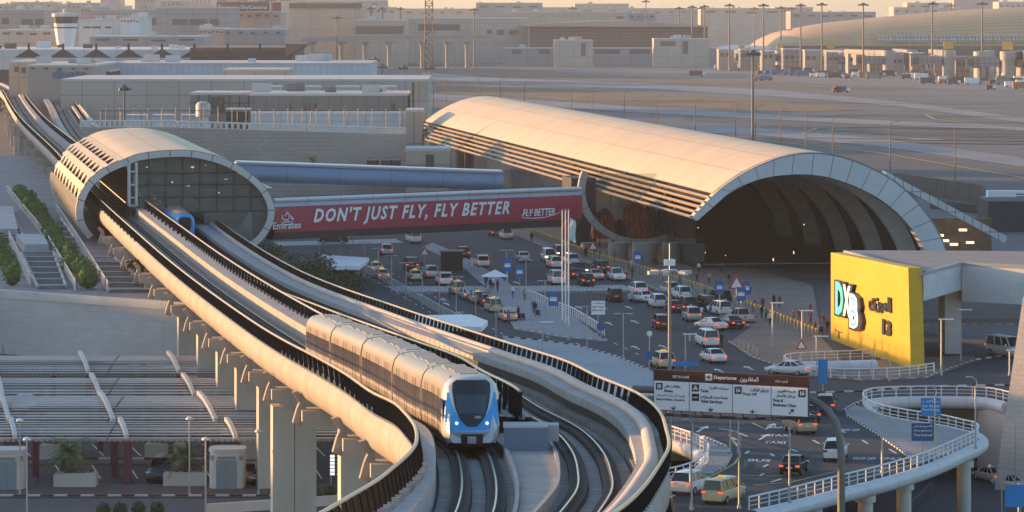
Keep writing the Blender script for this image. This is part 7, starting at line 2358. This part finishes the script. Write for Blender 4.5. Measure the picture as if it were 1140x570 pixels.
# mid distance offices and hangars
for a in (
    ('office_block', 'white stepped office block right of the control tower', 88, 136, 22, 1750, 60, whiteb, ((93, 101, 29.5, 31.5), (102, 112, 29.5, 31.5), (117, 124, 29.5, 31.5))),
    ('office_block', 'tall white slab end of the stepped office block', 134, 155, 19, 1745, 60, whiteb, ()),
    ('hall_block', 'lilac grey hall with three dark bays left of the airline sign', 174, 254, 8, 2050, 90, lilac, ((192, 209, 21, 28), (211, 231, 21, 28), (233, 244, 21, 28))),
    ('office_block', 'sunlit cream block below the airline sign', 222, 249, 31, 1900, 40, beigeb, ()),
    ('office_block', 'beige hall under the brown airline sign', 254, 312, 13, 2150, 60, beigeb, ()),
    ('office_block', 'grey low annexe below the beige hall', 249, 318, 32, 1850, 30, lilac, ()),
    ('office_block', 'purple grey block far left with two dark bays', 0, 49, 10, 2100, 60, lilac, ((2, 10, 20, 27), (24, 37, 21, 28), (39, 49, 21, 28))),
    ('office_block', 'purple grey tower block behind the control tower', 90, 110, 7, 2300, 60, lilac, ()),
    ('office_block', 'wide pale block behind the white stepped office', 100, 178, 10, 2250, 60, lilac, ((155, 165, 20, 28), (166, 174, 20, 28))),
    ('office_block', 'low shed left of the control tower foot', 0, 60, 33, 1800, 60, cream, ()),
    ('office_block', 'low sheds behind the tower and stepped office', 100, 225, 40, 1700, 50, lilac, ()),
    ('hangar', 'big beige hangar with dark roof edge in the haze', 322, 402, 5, 2450, 140, beigeb, ()),
    ('office_block', 'beige block joined right of the big hangar', 396, 452, 22, 2380, 60, beigeb, ((392 + 4, 449, 29, 38),)),
    ('cargo_terminal', 'long cream cargo terminal behind the lattice mast', 452, 588, 20, 2500, 90, cream, ((465, 512, 27, 34), (542, 548, 33, 39), (553, 561, 33, 39), (567, 577, 33, 39))),
    ('office_block', 'stepped pale roofs beyond the cargo terminal', 560, 700, 13, 2900, 120, beigeb, ((686, 694, 18, 21),)),
    ('office_block', 'far lilac slab behind the purple concourse', 700, 730, 14, 3000, 80, lilac, ()),
    ('office_block', 'pale gate building in front of the purple concourse, left', 617, 660, 44.5, 2330, 30, cream, ((647, 652, 48, 62),)),
    ('office_block', 'pale gate building in front of the purple concourse, right', 728, 790, 43, 2330, 30, cream, ((735, 752, 46, 51), (760, 766, 46, 60))),
    ('office_block', 'low gate sheds along the apron at centre', 560, 800, 53, 2420, 20, lilac, ((570, 580, 55, 60), (600, 612, 55, 60), (662, 690, 55, 60), (700, 724, 55, 60))),
):
    block(a[0], a[1], 'building' if a[0] != 'hangar' else 'hangar', a[2], a[3], a[4], a[5], a[6], a[7], windows=a[8], units=3 if a[0] == 'office_block' else 0, seed=int(a[2]))
# roof edge of the big hangar
mb = MB(); Y = 2449; mb.b2((at(322, Y), Y - .4, zat(9, Y)), (at(403, Y), Y - .05, zat(3.6, Y))); tag(mb.build('hangar_fascia', mat('fascia_purple', (.10, .08, .09), .7)), 'dark fascia strip along the top of the big hangar', 'fascia')
root = empty('roof_sign', 'brown roof sign with pale airline wording on the skyline', 'sign', (at(268, 2140), 2140, zat(13, 2140)))
mb = MB(); Y = 2140; mb.b2((at(241, Y) - root.location.x, 0, .3), (at(300, Y) - root.location.x, .8, zat(2, Y) - root.location.z)); mb.b2((at(303, Y) - root.location.x, 0, .3), (at(313, Y) - root.location.x, .8, zat(2.5, Y) - root.location.z)); mb.build('board', mat('sky_sign_brown', (.22, .085, .07), .6), root)
mb = MB(); put_text(mb, 'Emirates SkyCentral', (at(243, Y) - root.location.x, -.2, .9), (1, 0, 0), (0, 0, 1), height=2.9, width=at(297, Y) - at(243, Y), size=1, depth=.05, bold=.01); mb.build('wording', white_m, root)
# long concourse with purple glazing
root = empty('concourse', 'long low concourse with shallow roof and purple glazing', 'terminal', (at(690, 2480), 2480, 0)); o0 = root.location
mb = MB(); mb.b2((at(590, 2480) - o0.x, 0, 0), (at(788, 2480) - o0.x, 60, zat(30, 2480))); mb.build('glazed_wall', mat('purple_glazing', (.16, .10, .11), .4, var=.15, vscale=.05, joints=(14, 2.5, .3), jdark=.5), root)
mb = MB(); x0, x1 = at(580, 2480) - o0.x, at(790, 2480) - o0.x
prof = [(x0, zat(29.5, 2480)), (x0, zat(27.5, 2480)), (x0 * .3 + x1 * .1, zat(23, 2480)), (0, zat(22.8, 2480)), (x1, zat(28.5, 2480)), (x1, zat(30, 2480))]
f_ = [mb.addv((a, -6, b)) for a, b in prof]; g_ = [mb.addv((a, 70, b)) for a, b in prof]
mb.face(f_[::-1]); mb.face(g_)
for i in range(len(prof)): mb.face([f_[i], f_[(i + 1) % 6], g_[(i + 1) % 6], g_[i]])
mb.build('roof', beigeb, root)
# elevated road on piers
root = empty('elevated_road', 'elevated concrete road on piers crossing the far apron', 'bridge', (at(430, 2300), 2300, 0)); o0 = root.location
Y = 2300; mb = MB()
xs = [335, 400, 470, 548]; tops = [41.5, 39.5, 38.5, 38.5]; bots = [46.5, 45, 43.5, 43]
pr_ = [(at(x, Y) - o0.x, zat(t, Y), zat(b, Y)) for x, t, b in zip(xs, tops, bots)]
for (xa, ta, ba), (xb, tb, bb_) in zip(pr_[:-1], pr_[1:]):
    mb.prism([(xa, 0), (xb, 0), (xb, 12), (xa, 12)], [ba, bb_, bb_, ba], [ta, tb, tb, ta])
mb.build('deck', mat('far_concrete', (.34, .30, .28), .8, var=.1), root)
for px in (347, 380, 406, 433, 470, 498, 520):
    mb = MB(); h_ = zat(46, Y); mb.lathe([(1.4, 0), (1.4, h_ - 3), (3.2, h_ - .3)], (at(px, Y) - o0.x, 5, 0), 8); mb.build('pier', mat('far_concrete', (.34, .30, .28)), root)
# red and white barriers along the apron edge
for i in range(24):
    px = 366 + i * 3.9
    mb = MB(); mb.box((0, 0, 1.1), (1.1, .8, 2.2)); mb.mi = 1; mb.box((1.15, 0, 1.1), (1.1, .8, 2.2))
    tag(mb.build('safety_barrier', [white_m, mat('barrier_red', (.30, .06, .05), .6)], None, loc=W(px, 67.5)), 'red and white apron barrier below the elevated road, %s from the left' % (order[i] if i < 20 else ('twenty first', 'twenty second', 'twenty third', 'twenty fourth')[i - 20]), 'barrier', 'red and white apron barriers')
# lattice mast
b = Vector((at(477.5, 2250), 2250, 0)); root = empty('lattice_mast', 'square steel lattice mast on the skyline above the elevated road', 'mast', b)
mb = MB(); mst = mat('mast_brown', (.14, .08, .07), .6)
for sx in (-1, 1):
    for sy_ in (-1, 1): mb.tube([(sx * 2.6, sy_ * 2.6, 0), (sx * 2.2, sy_ * 2.2, 52)], .32, 4)
mb.build('leg', mst, root)
mb = MB()
for k in range(11):
    z = k * 4.6
    for sx in (-1, 1):
        mb.tube([(-2.4, sx * 2.4, z), (2.4, sx * 2.4, z + 4.6)], .2, 3); mb.tube([(2.4, sx * 2.4, z), (-2.4, sx * 2.4, z + 4.6)], .2, 3); mb.tube([(-2.4, sx * 2.4, z), (2.4, sx * 2.4, z)], .2, 3)
mb.build('bracing', mst, root)
mb = MB(); mb.box((0, 0, 52.3), (5.4, 5.4, .6)); mb.box((0, 0, 40), (5, 5, .4)); mb.build('platform', mst, root)

# ---------------------------------------------------------------- big curved concourse on the right with its gates
root = empty('vaulted_concourse', 'huge curved golden concourse roof across the airfield', 'terminal', (at(1010, 2500), 2500, 0)); o0 = root.location
tops = [(858, 51), (868, 43), (885, 35), (905, 29.5), (930, 25), (960, 22), (1000, 18), (1040, 14.5), (1080, 11.5), (1140, 8.5), (1220, 7), (1320, 7)]
Y0 = 2480
rows = []
mbr = MB(); mbr.smooth = True
for px, py in tops:
    r_ = []
    zt_ = zat(py, Y0 + 60)
    for k in range(9):
        a = k / 8 * PI / 2
        r_.append(mbr.addv((at(px, Y0) - o0.x, 60 * (1 - math.cos(a)) + Y0 - o0.y, max(zt_ - (zt_ - zat(53, Y0)) * (1 - math.sin(a)), .5))))
    r_.append(mbr.addv((at(px, Y0) - o0.x, 220 + Y0 - o0.y, zt_ * .9)))
    rows.append(r_)
for a, b in zip(rows[:-1], rows[1:]):
    for k in range(9): mbr.face([a[k], b[k], b[k + 1], a[k + 1]], [(0, k), (20, k), (20, k + 1), (0, k + 1)])
mbr.build('roof', mat('concourse_shell', (.60, .38, .20), .55, .1, var=.1, vscale=.02, joints=(20, .5, .06), jdark=.3), root)
mb = MB()
for i in range(26):
    px = 976 + i * 10
    for k in range(2):
        x0, x1 = at(px, Y0) - o0.x, at(px + 8.8, Y0) - o0.x
        z0, z1 = (zat(46.5, Y0), zat(42.5, Y0)) if k == 0 else (zat(41.8, Y0), zat(38.5, Y0))
        mb.poly([(x0, -22 - 0 + k * 3, z0), (x1, -22 + k * 3, z0), (x1, -20 + k * 4, z1), (x0, -20 + k * 4, z1)])
mb.build('glazing_band', mat('pale_glazing', (.62, .56, .50), .3, .2, joints=(2.5, 2, .3)), root)
mb = MB(); mb.b2((at(866, Y0) - o0.x, -26, 0), (at(1320, Y0) - o0.x, -23, zat(51, Y0))); mb.build('lower_wall', mat('concourse_dark', (.09, .08, .085), .5, var=.2), root)
mb = MB()
for px, w_ in ((893, 14), (1005, 24), (1062, 30), (1074, 26), (1024, 20)):
    py = 29 + (905 - px) * .085
    a = at(px, Y0); mb.box((a - o0.x, 62, zat(py + 4, Y0)), (w_, 3, .6))
mb.build('roof_vent', mat('vent_brown', (.20, .15, .12), .7), root)

# gate rooms with boarding bridges
gate_g = mat('gate_grey', (.27, .26, .265), .6, var=.12, vscale=.1, joints=(3, 3, .15)); gate_w = mat('gate_white', (.36, .34, .33), .6, var=.08); gate_d = mat('gate_dark', (.085, .08, .085), .7); gate_y = mat('gate_number_yellow', (.60, .36, .06), .6)  # gate_d: plain dark grey for cab mouths, wheel carriages, landing gear and vehicles
def gate(label, px, py, sc, flip, num=True):
    b = W(px, py); root = empty('boarding_bridge', label, 'boarding bridge', b, R(random.uniform(-22, 22)), 'boarding bridges along the concourse')
    s = sc
    mb = MB(); mb.lathe([(3.0 * s, 0), (3.0 * s, 9 * s)], n=12); mb.lathe([(3.6 * s, 9 * s), (3.6 * s, 13 * s)], n=12); mb.build('rotunda', gate_w, root)
    mb = MB(); mb.b2((-14 * s if flip < 0 else 3.4 * s, -2 * s, 6.2 * s), (-3.4 * s if flip < 0 else 14 * s, 2 * s, 10.2 * s)); t_ = mb.build('tunnel', gate_g, root)
    mb = MB(); x = flip * 16 * s; mb.box((x, 0, 8.2 * s), (5.2 * s, 5.2 * s, 5.4 * s)); mb.build('cab', gate_g, root)
    mb = MB(); mb.box((x, -2.7 * s, 8.0 * s), (3.0 * s, .3, 3.2 * s)); mb.build('cab_mouth', gate_d, root)
    mb = MB(); 
    for e in (-1, 1): mb.tube([(flip * 11 * s + e * 1.6, 0, 6.2 * s), (flip * 11 * s + e * 1.6, 0, .8)], .4, 6)
    mb.box((flip * 11 * s, 0, .8), (5, 2.2, 1.6)); mb.build('wheel_carriage', gate_d, root)
    mb = MB(); mb.prism([(-2.5 * s, 3), (2.5 * s, 3), (2.5 * s, 70), (-2.5 * s, 70)], [9 * s] * 4, [13 * s] * 4); mb.build('link_bridge', gate_g, root)
    if num:
        mb = MB(); mb.box((0, -.5, 15.5 * s), (4.6 * s, 1, 3.6 * s)); mb.build('gate_number_board', gate_y, root)
random.seed(21)
gs_px = [(826, 74, .8, -1), (845, 76, .85, -1), (868, 77, .9, 1), (893, 78, .95, -1), (925, 79, 1.0, 1), (955, 81, 1.0, -1), (989, 84, 1.1, -1), (1014, 83, 1.1, 1), (1056, 86, 1.15, -1), (1092, 88, 1.15, 1), (1122, 90, 1.2, -1), (1150, 92, 1.2, 1)]
for i, (px, py, s, f) in enumerate(gs_px):
    gate('boarding bridge %s from the left along the golden concourse' % order[i], px, py, s, f, i in (0, 2, 4, 8, 10))
for i in range(15):
    px = 800 + i * 24; py = 64 + i * .9
    block('gate_room', 'grey gate room behind the boarding bridges, %s from the left' % order[i], 'gate room', px, px + random.uniform(13, 20), py - random.uniform(9, 14), 2230 - i * 20, 20, gate_g if i % 2 else gate_w, windows=((px + 2, px + 6, py - 5, py - 1), (px + 8, px + 12, py - 5, py - 1)), group='gate rooms')
# ground vehicles and containers on the apron
vm = [white_m, gate_g, mat('van_orange', (.45, .16, .04), .5), mat('crate_blue', (.08, .16, .30), .6), gate_d]
spots = [(673, 69, 1), (617, 71, 4), (612, 71, 4), (725, 69.5, 2), (735, 70, 4), (744, 70.3, 1), (752, 70, 4), (762, 70.8, 2), (771, 71, 4), (782, 71.5, 0), (794, 72, 1), (829, 77, 0), (848, 83, 4), (858, 83, 3), (867, 83.5, 3), (876, 84, 3), (885, 84.5, 3), (895, 85, 3), (906, 86, 0), (915, 86.5, 0), (930, 87, 4), (945, 88, 4), (955, 85.5, 0), (965, 86.5, 2), (1010, 86.5, 0), (1020, 86.8, 0), (1034, 93.5, 4), (1050, 93, 2), (1062, 94, 4), (1084, 94, 0), (1103, 100, 4), (1126, 97, 0), (1138, 99, 2), (932, 103, 2), (938, 103, 4), (776, 85, 4), (844, 90, 2), (853, 90, 3), (806, 73, 1), (816, 73.5, 0), (700, 70, 4), (712, 69.5, 1)]
spots += [(random.uniform(800, 1145), 0, random.choice((0, 1, 1, 4, 4, 4))) for _ in range(46)]
spots = [(a, b or (72 + (a - 800) * .053 + random.uniform(0, 7)), c) for a, b, c in spots]
for i, (px, py, c) in enumerate(spots):
    b = W(px, py); L_ = (4.5, 6.5, 9)[i % 3]
    root = empty('apron_vehicle', '%s %s on the apron %s' % (('white', 'grey', 'orange', 'blue', 'dark')[c], ('tug', 'service truck', 'baggage train')[i % 3], 'near the %s boarding bridge' % order[min(range(12), key=lambda k: abs(gs_px[k][0] - px))] if px > 815 else 'in front of the purple concourse'), 'service vehicle', b, 0, 'service vehicles on the apron')
    mb = MB(); mb.b2((-L_ / 2, -1.3, .5), (L_ / 2 - 1.6, 1.3, 2.3 + (i % 3) * .5)); mb.build('body', vm[c], root)
    mb = MB(); mb.b2((L_ / 2 - 1.55, -1.2, .5), (L_ / 2, 1.2, 2.1)); mb.build('cab', vm[(c + 1) % 5], root)
    mb = MB()
    for x in (-L_ / 3, L_ / 3): mb.tube([(x, -1.35, .45), (x, 1.35, .45)], .45, 8)
    mb.build('wheel', tyre_m, root)
# aircraft: one small parked jet and the blue tails behind the gates
def jet(label, px, py, s, tailm, rz):
    b = W(px, py); root = empty('aircraft', label, 'aircraft', b, R(rz))
    mb = MB(); n = 12
    fr_ = []
    for y, r_, dz in ((-18, .3, .8), (-15, 1.0, .5), (-8, 1.9, 0), (8, 1.95, 0), (13, 1.5, -.1), (16, .7, -.3), (17, .15, -.4)):
        fr_.append((Vector((0, y * s, (3.6 + dz) * s)), Vector((r_ * s, 0, 0)), Vector((0, 0, r_ * s))))
    mb.sweep(fr_, [(math.cos(k * 2 * PI / n), math.sin(k * 2 * PI / n)) for k in range(n)], closed=True, caps=True); mb.build('fuselage', white_m, root)
    for sd in (-1, 1):
        mb = MB(); q = [(sd * 1.5, 4, 3.0), (sd * 17, -6, 4.2), (sd * 17, -7.6, 4.2), (sd * 1.5, -2, 3.0)]
        ids = [mb.addv(Vector(p) * s) for p in q] + [mb.addv(Vector(p) * s + Vector((0, 0, .35 * s))) for p in q]
        for f in ((0, 1, 2, 3), (4, 5, 6, 7), (0, 1, 5, 4), (1, 2, 6, 5), (2, 3, 7, 6), (3, 0, 4, 7)): mb.face([ids[i] for i in f])
        mb.build('wing', gate_w, root)
        mb = MB(); mb.tube([(sd * 5.5 * s, 3.5 * s, 2.0 * s), (sd * 5.5 * s, -.5 * s, 2.0 * s)], [1.0 * s, .8 * s], 10); mb.build('engine', gate_g, root)
    mb = MB(); q = [(0, -12, 5), (0, -16.5, 11.5), (0, -18.6, 11.5), (0, -17.5, 5)]
    ids = [mb.addv(Vector(p) * s + Vector((-.2 * s, 0, 0))) for p in q] + [mb.addv(Vector(p) * s + Vector((.2 * s, 0, 0))) for p in q]
    for f in ((0, 1, 2, 3), (7, 6, 5, 4), (0, 4, 5, 1), (1, 5, 6, 2), (2, 6, 7, 3), (3, 7, 4, 0)): mb.face([ids[i] for i in f])
    mb.build('tail_fin', tailm, root)
    mb = MB()
    for x, y in ((0, 12), (-2.5, -1), (2.5, -1)): mb.tube([(x * s, y * s, 0), (x * s, y * s, 2.4 * s)], .3 * s, 6)
    mb.build('landing_gear', gate_d, root)
jet('small white jet parked before the purple concourse', 590, 63.5, 1.0, white_m, 70)
jet('airliner with sky blue tail behind the leftmost gates', 828, 62, 1.5, mat('tail_blue', (.10, .34, .50), .5), 75)
jet('airliner with pale striped tail left of the golden concourse', 846, 60.5, 1.4, mat('tail_pale', (.55, .53, .50), .5), 75)

# ---------------------------------------------------------------- light masts of the airfield
def mast(label, px, ytop, Y, r=.55, group='high light masts of the apron', base=0.0):
    b = Vector((at(px, Y), Y, base)); h_ = zat(ytop, Y) - base
    root = empty('light_mast', label, 'light mast', b, 0, group)
    mb = MB(); mb.tube([(0, 0, 0), (0, 0, h_)], [r, r * .6], 7); mb.build('pole', mat('mast_dark', (.13, .11, .11), .6), root)
    mb = MB(); mb.lathe([(r * 2.2, h_ - 1.6), (r * 2.8, h_ - .9), (r, h_)], n=8)
    for s_ in (-1, 1): mb.box((s_ * r * 3.4, 0, h_ - 1.3), (r * 3.2, r * 2.4, .9))
    mb.build('lamp_head', mat('mast_dark', (.13, .11, .11), .6), root)
mx = [(637.6, 7.5, 2500), (719, 0, 2700), (756, 7.5, 2500), (770.5, 6, 2450), (781, 7.5, 2550), (784.5, 5.5, 2350), (812, 4, 2200), (840, 8, 2600), (850, 4, 2100), (869.5, 7, 2500), (881, 8, 2600), (891.5, 4, 2150), (915, 3, 2080), (961, 3, 2040), (1030, 5.5, 2650), (1038, 2, 2000), (1059, 4.5, 2700), (1093.5, 2, 1960), (302, -2, 2200), (413, 8, 2500), (426, 8, 2500), (446, 8, 2500), (528, 9, 2350), (375, 18, 2300)]
for i, (px, yt, Y) in enumerate(sorted(mx)):
    mast('tall thin apron light mast, %s from the left on the skyline' % (order[i] if i < 20 else ('twenty first', 'twenty second', 'twenty third', 'twenty fourth')[i - 20]), px, yt, Y, .62)
mast('dark thick light mast close behind the terminal roof', 838, 55, 960, .42, group=None)
mb_ = [(482.6, 87, 0), (497, 86, 0), (534, 85.5, 0), (557, 88, 0), (584, 91, 0), (636, 97, 0), (659, 98, 0), (695, 102, 0), (731, 106, 0), (774, 111, 0), (819, 116, 0), (841, 117.5, 0), (869, 121, 0), (897, 125, 0), (927, 128, 0), (991, 135.5, 0), (1063, 143, 0)]
for i, (px, yt, _) in enumerate(mb_):
    Y = F * (CZ - 11.6) / (yt - CY)
    lamp_post('airfield lamp post behind the terminal, %s from the left of the row' % order[i], px, 0, 11.3, 'arm', Y=Y, m=mat('mast_dark', (.13, .11, .11), .6), r=.15, arm=1.6, group='lamp posts behind the terminal')
for i, (px, yt, Y) in enumerate(((417, 63, 1220), (426, 71, 1300), (449, 72, 1280), (479, 72, 1250))):
    mast('dark floodlight column over the blue white shed, %s from the left' % order[i], px, yt, Y, .35, group='floodlight columns by the shed')
# dark slatted fence and low yard beyond the terminal arch
fa, fb2 = W(994, 212), W(1096, 228)
root = empty('slatted_fence', 'dark slatted fence right of the terminal arch', 'fence', fa); d = fb2 - fa; n = 44
mb = MB(); ang = math.atan2(d.y, d.x)
for i in range(n):
    p = d * ((i + .5) / n); mb.box((p.x, p.y, 1.9), (d.length / n * .62, .25, 3.8), ang)
mb.build('slats', darksteel_m, root)
mb = MB(); c = d / 2; mb.box((c.x, c.y + .3, 1.9), (d.length, .1, 3.6), ang); mb.build('backing', mat('fence_back', (.055, .05, .06), .8), root)
root = empty('mesh_fence', 'low security mesh fence with outward spikes right of the arch', 'fence', W(1036, 232)); a, b = W(1036, 232), W(1160, 246); d = b - a
mb = MB()
for i in range(26):
    p = d * (i / 25); mb.tube([p, p + Vector((0, 0, 2.4)), p + Vector((.4, -.3, 2.9))], .06, 4); mb.tube([p + Vector((0, 0, 2.4)), p + Vector((-.4, .3, 2.9))], .05, 4)
mb.build('post', darksteel_m, root)
mb = MB(); mb.poly([Vector((0, 0, 0)), d, d + Vector((0, 0, 1.6)), Vector((0, 0, 1.6))]); mb.build('panel', mat('mesh_dark', (.035, .04, .05), .8), root)
mb = MB(); a = W(1100, 258); mb.b2((a.x, a.y, 0), (a.x + 40, a.y + 14, 5.2)); tag(mb.build('yard_store', mat('store_navy', (.03, .035, .05), .7, var=.3, vscale=.5)), 'dark navy yard store below the mesh fence', 'building')
# hazy city blocks along the horizon
random.seed(33)
hz_ = [(-10, 18, 4, 3600), (15, 60, 2, 3300), (52, 78, 4, 3900), (75, 112, 3, 3300), (112, 132, -6, 3700), (150, 172, -4, 3300), (176, 205, 0, 3700), (203, 236, -3, 3800), (236, 330, -4, 4200), (330, 430, 0, 3900), (395, 440, 8, 3500), (430, 560, 9.5, 4300), (530, 604, 3, 3700), (560, 700, 8, 4200), (640, 700, 4, 4700), (698, 800, 9, 4500), (780, 872, 9, 4000), (862, 905, 8, 4100), (880, 975, 13, 3600), (995, 1070, 8, 4600), (1010, 1060, 3, 5000), (1062, 1112, -6, 5200), (1112, 1150, 2, 4800)]
nm = ['far left', 'low', 'narrow', 'stepped', 'tall slim', 'square', 'wide low', 'twin topped', 'long', 'broad', 'small', 'very long low', 'slab', 'flat', 'pale tall', 'long flat', 'gate side', 'short', 'dark low', 'broad pale', 'middle', 'tallest', 'rightmost']
for i, (a, b_, yt, Y) in enumerate(hz_):
    block('city_block', '%s hazy city block on the skyline, %s from the left' % (nm[i], order[i] if i < 20 else ('twenty first', 'twenty second', 'twenty third')[i - 20]), 'building', a, b_, yt, Y, 60, (lilac, cream, beigeb)[i % 3], windows=() , units=2, seed=i, group='hazy city blocks on the skyline')
# clutter of small rooftop sheds between the brown concourse and the skyline
random.seed(8)
for i in range(40):
    Y = random.uniform(1480, 2200); px = random.uniform(-5, 330); h_ = random.uniform(5, 13); w_ = random.uniform(8, 26)
    yt = CY + (CZ - h_) * F / Y
    block('airport_shed', '%s airport shed among the low roofs behind the brown concourse' % ('cream', 'lilac grey', 'white', 'tan')[i % 4], 'shed', px, px + w_, yt, Y, 20, (cream, lilac, whiteb, beigeb)[i % 4], windows=((px + w_ * .2, px + w_ * .45, yt + 2, yt + 4),) if i % 2 else (), group='%s sheds behind the brown concourse' % ('cream', 'lilac grey', 'white', 'tan')[i % 4])

# rubber streaks and patched slabs on the apron
random.seed(91)
sk = MB()
for i in range(46):
    px, py = random.uniform(480, 1140), random.uniform(76, 170)
    if py > 82 + (px - 480) * .13 + 20: continue
    a = W(px, py); d = Vector((.95, -.3 - random.random() * .2, 0)).normalized()
    dash(sk, a, a + d * random.uniform(25, 90), random.uniform(1.0, 5.0), .19)
tag(sk.build('tyre_marks', mat('rubber_marks', (.075, .07, .072), .9, var=.4, vscale=.05)), kind='structure')
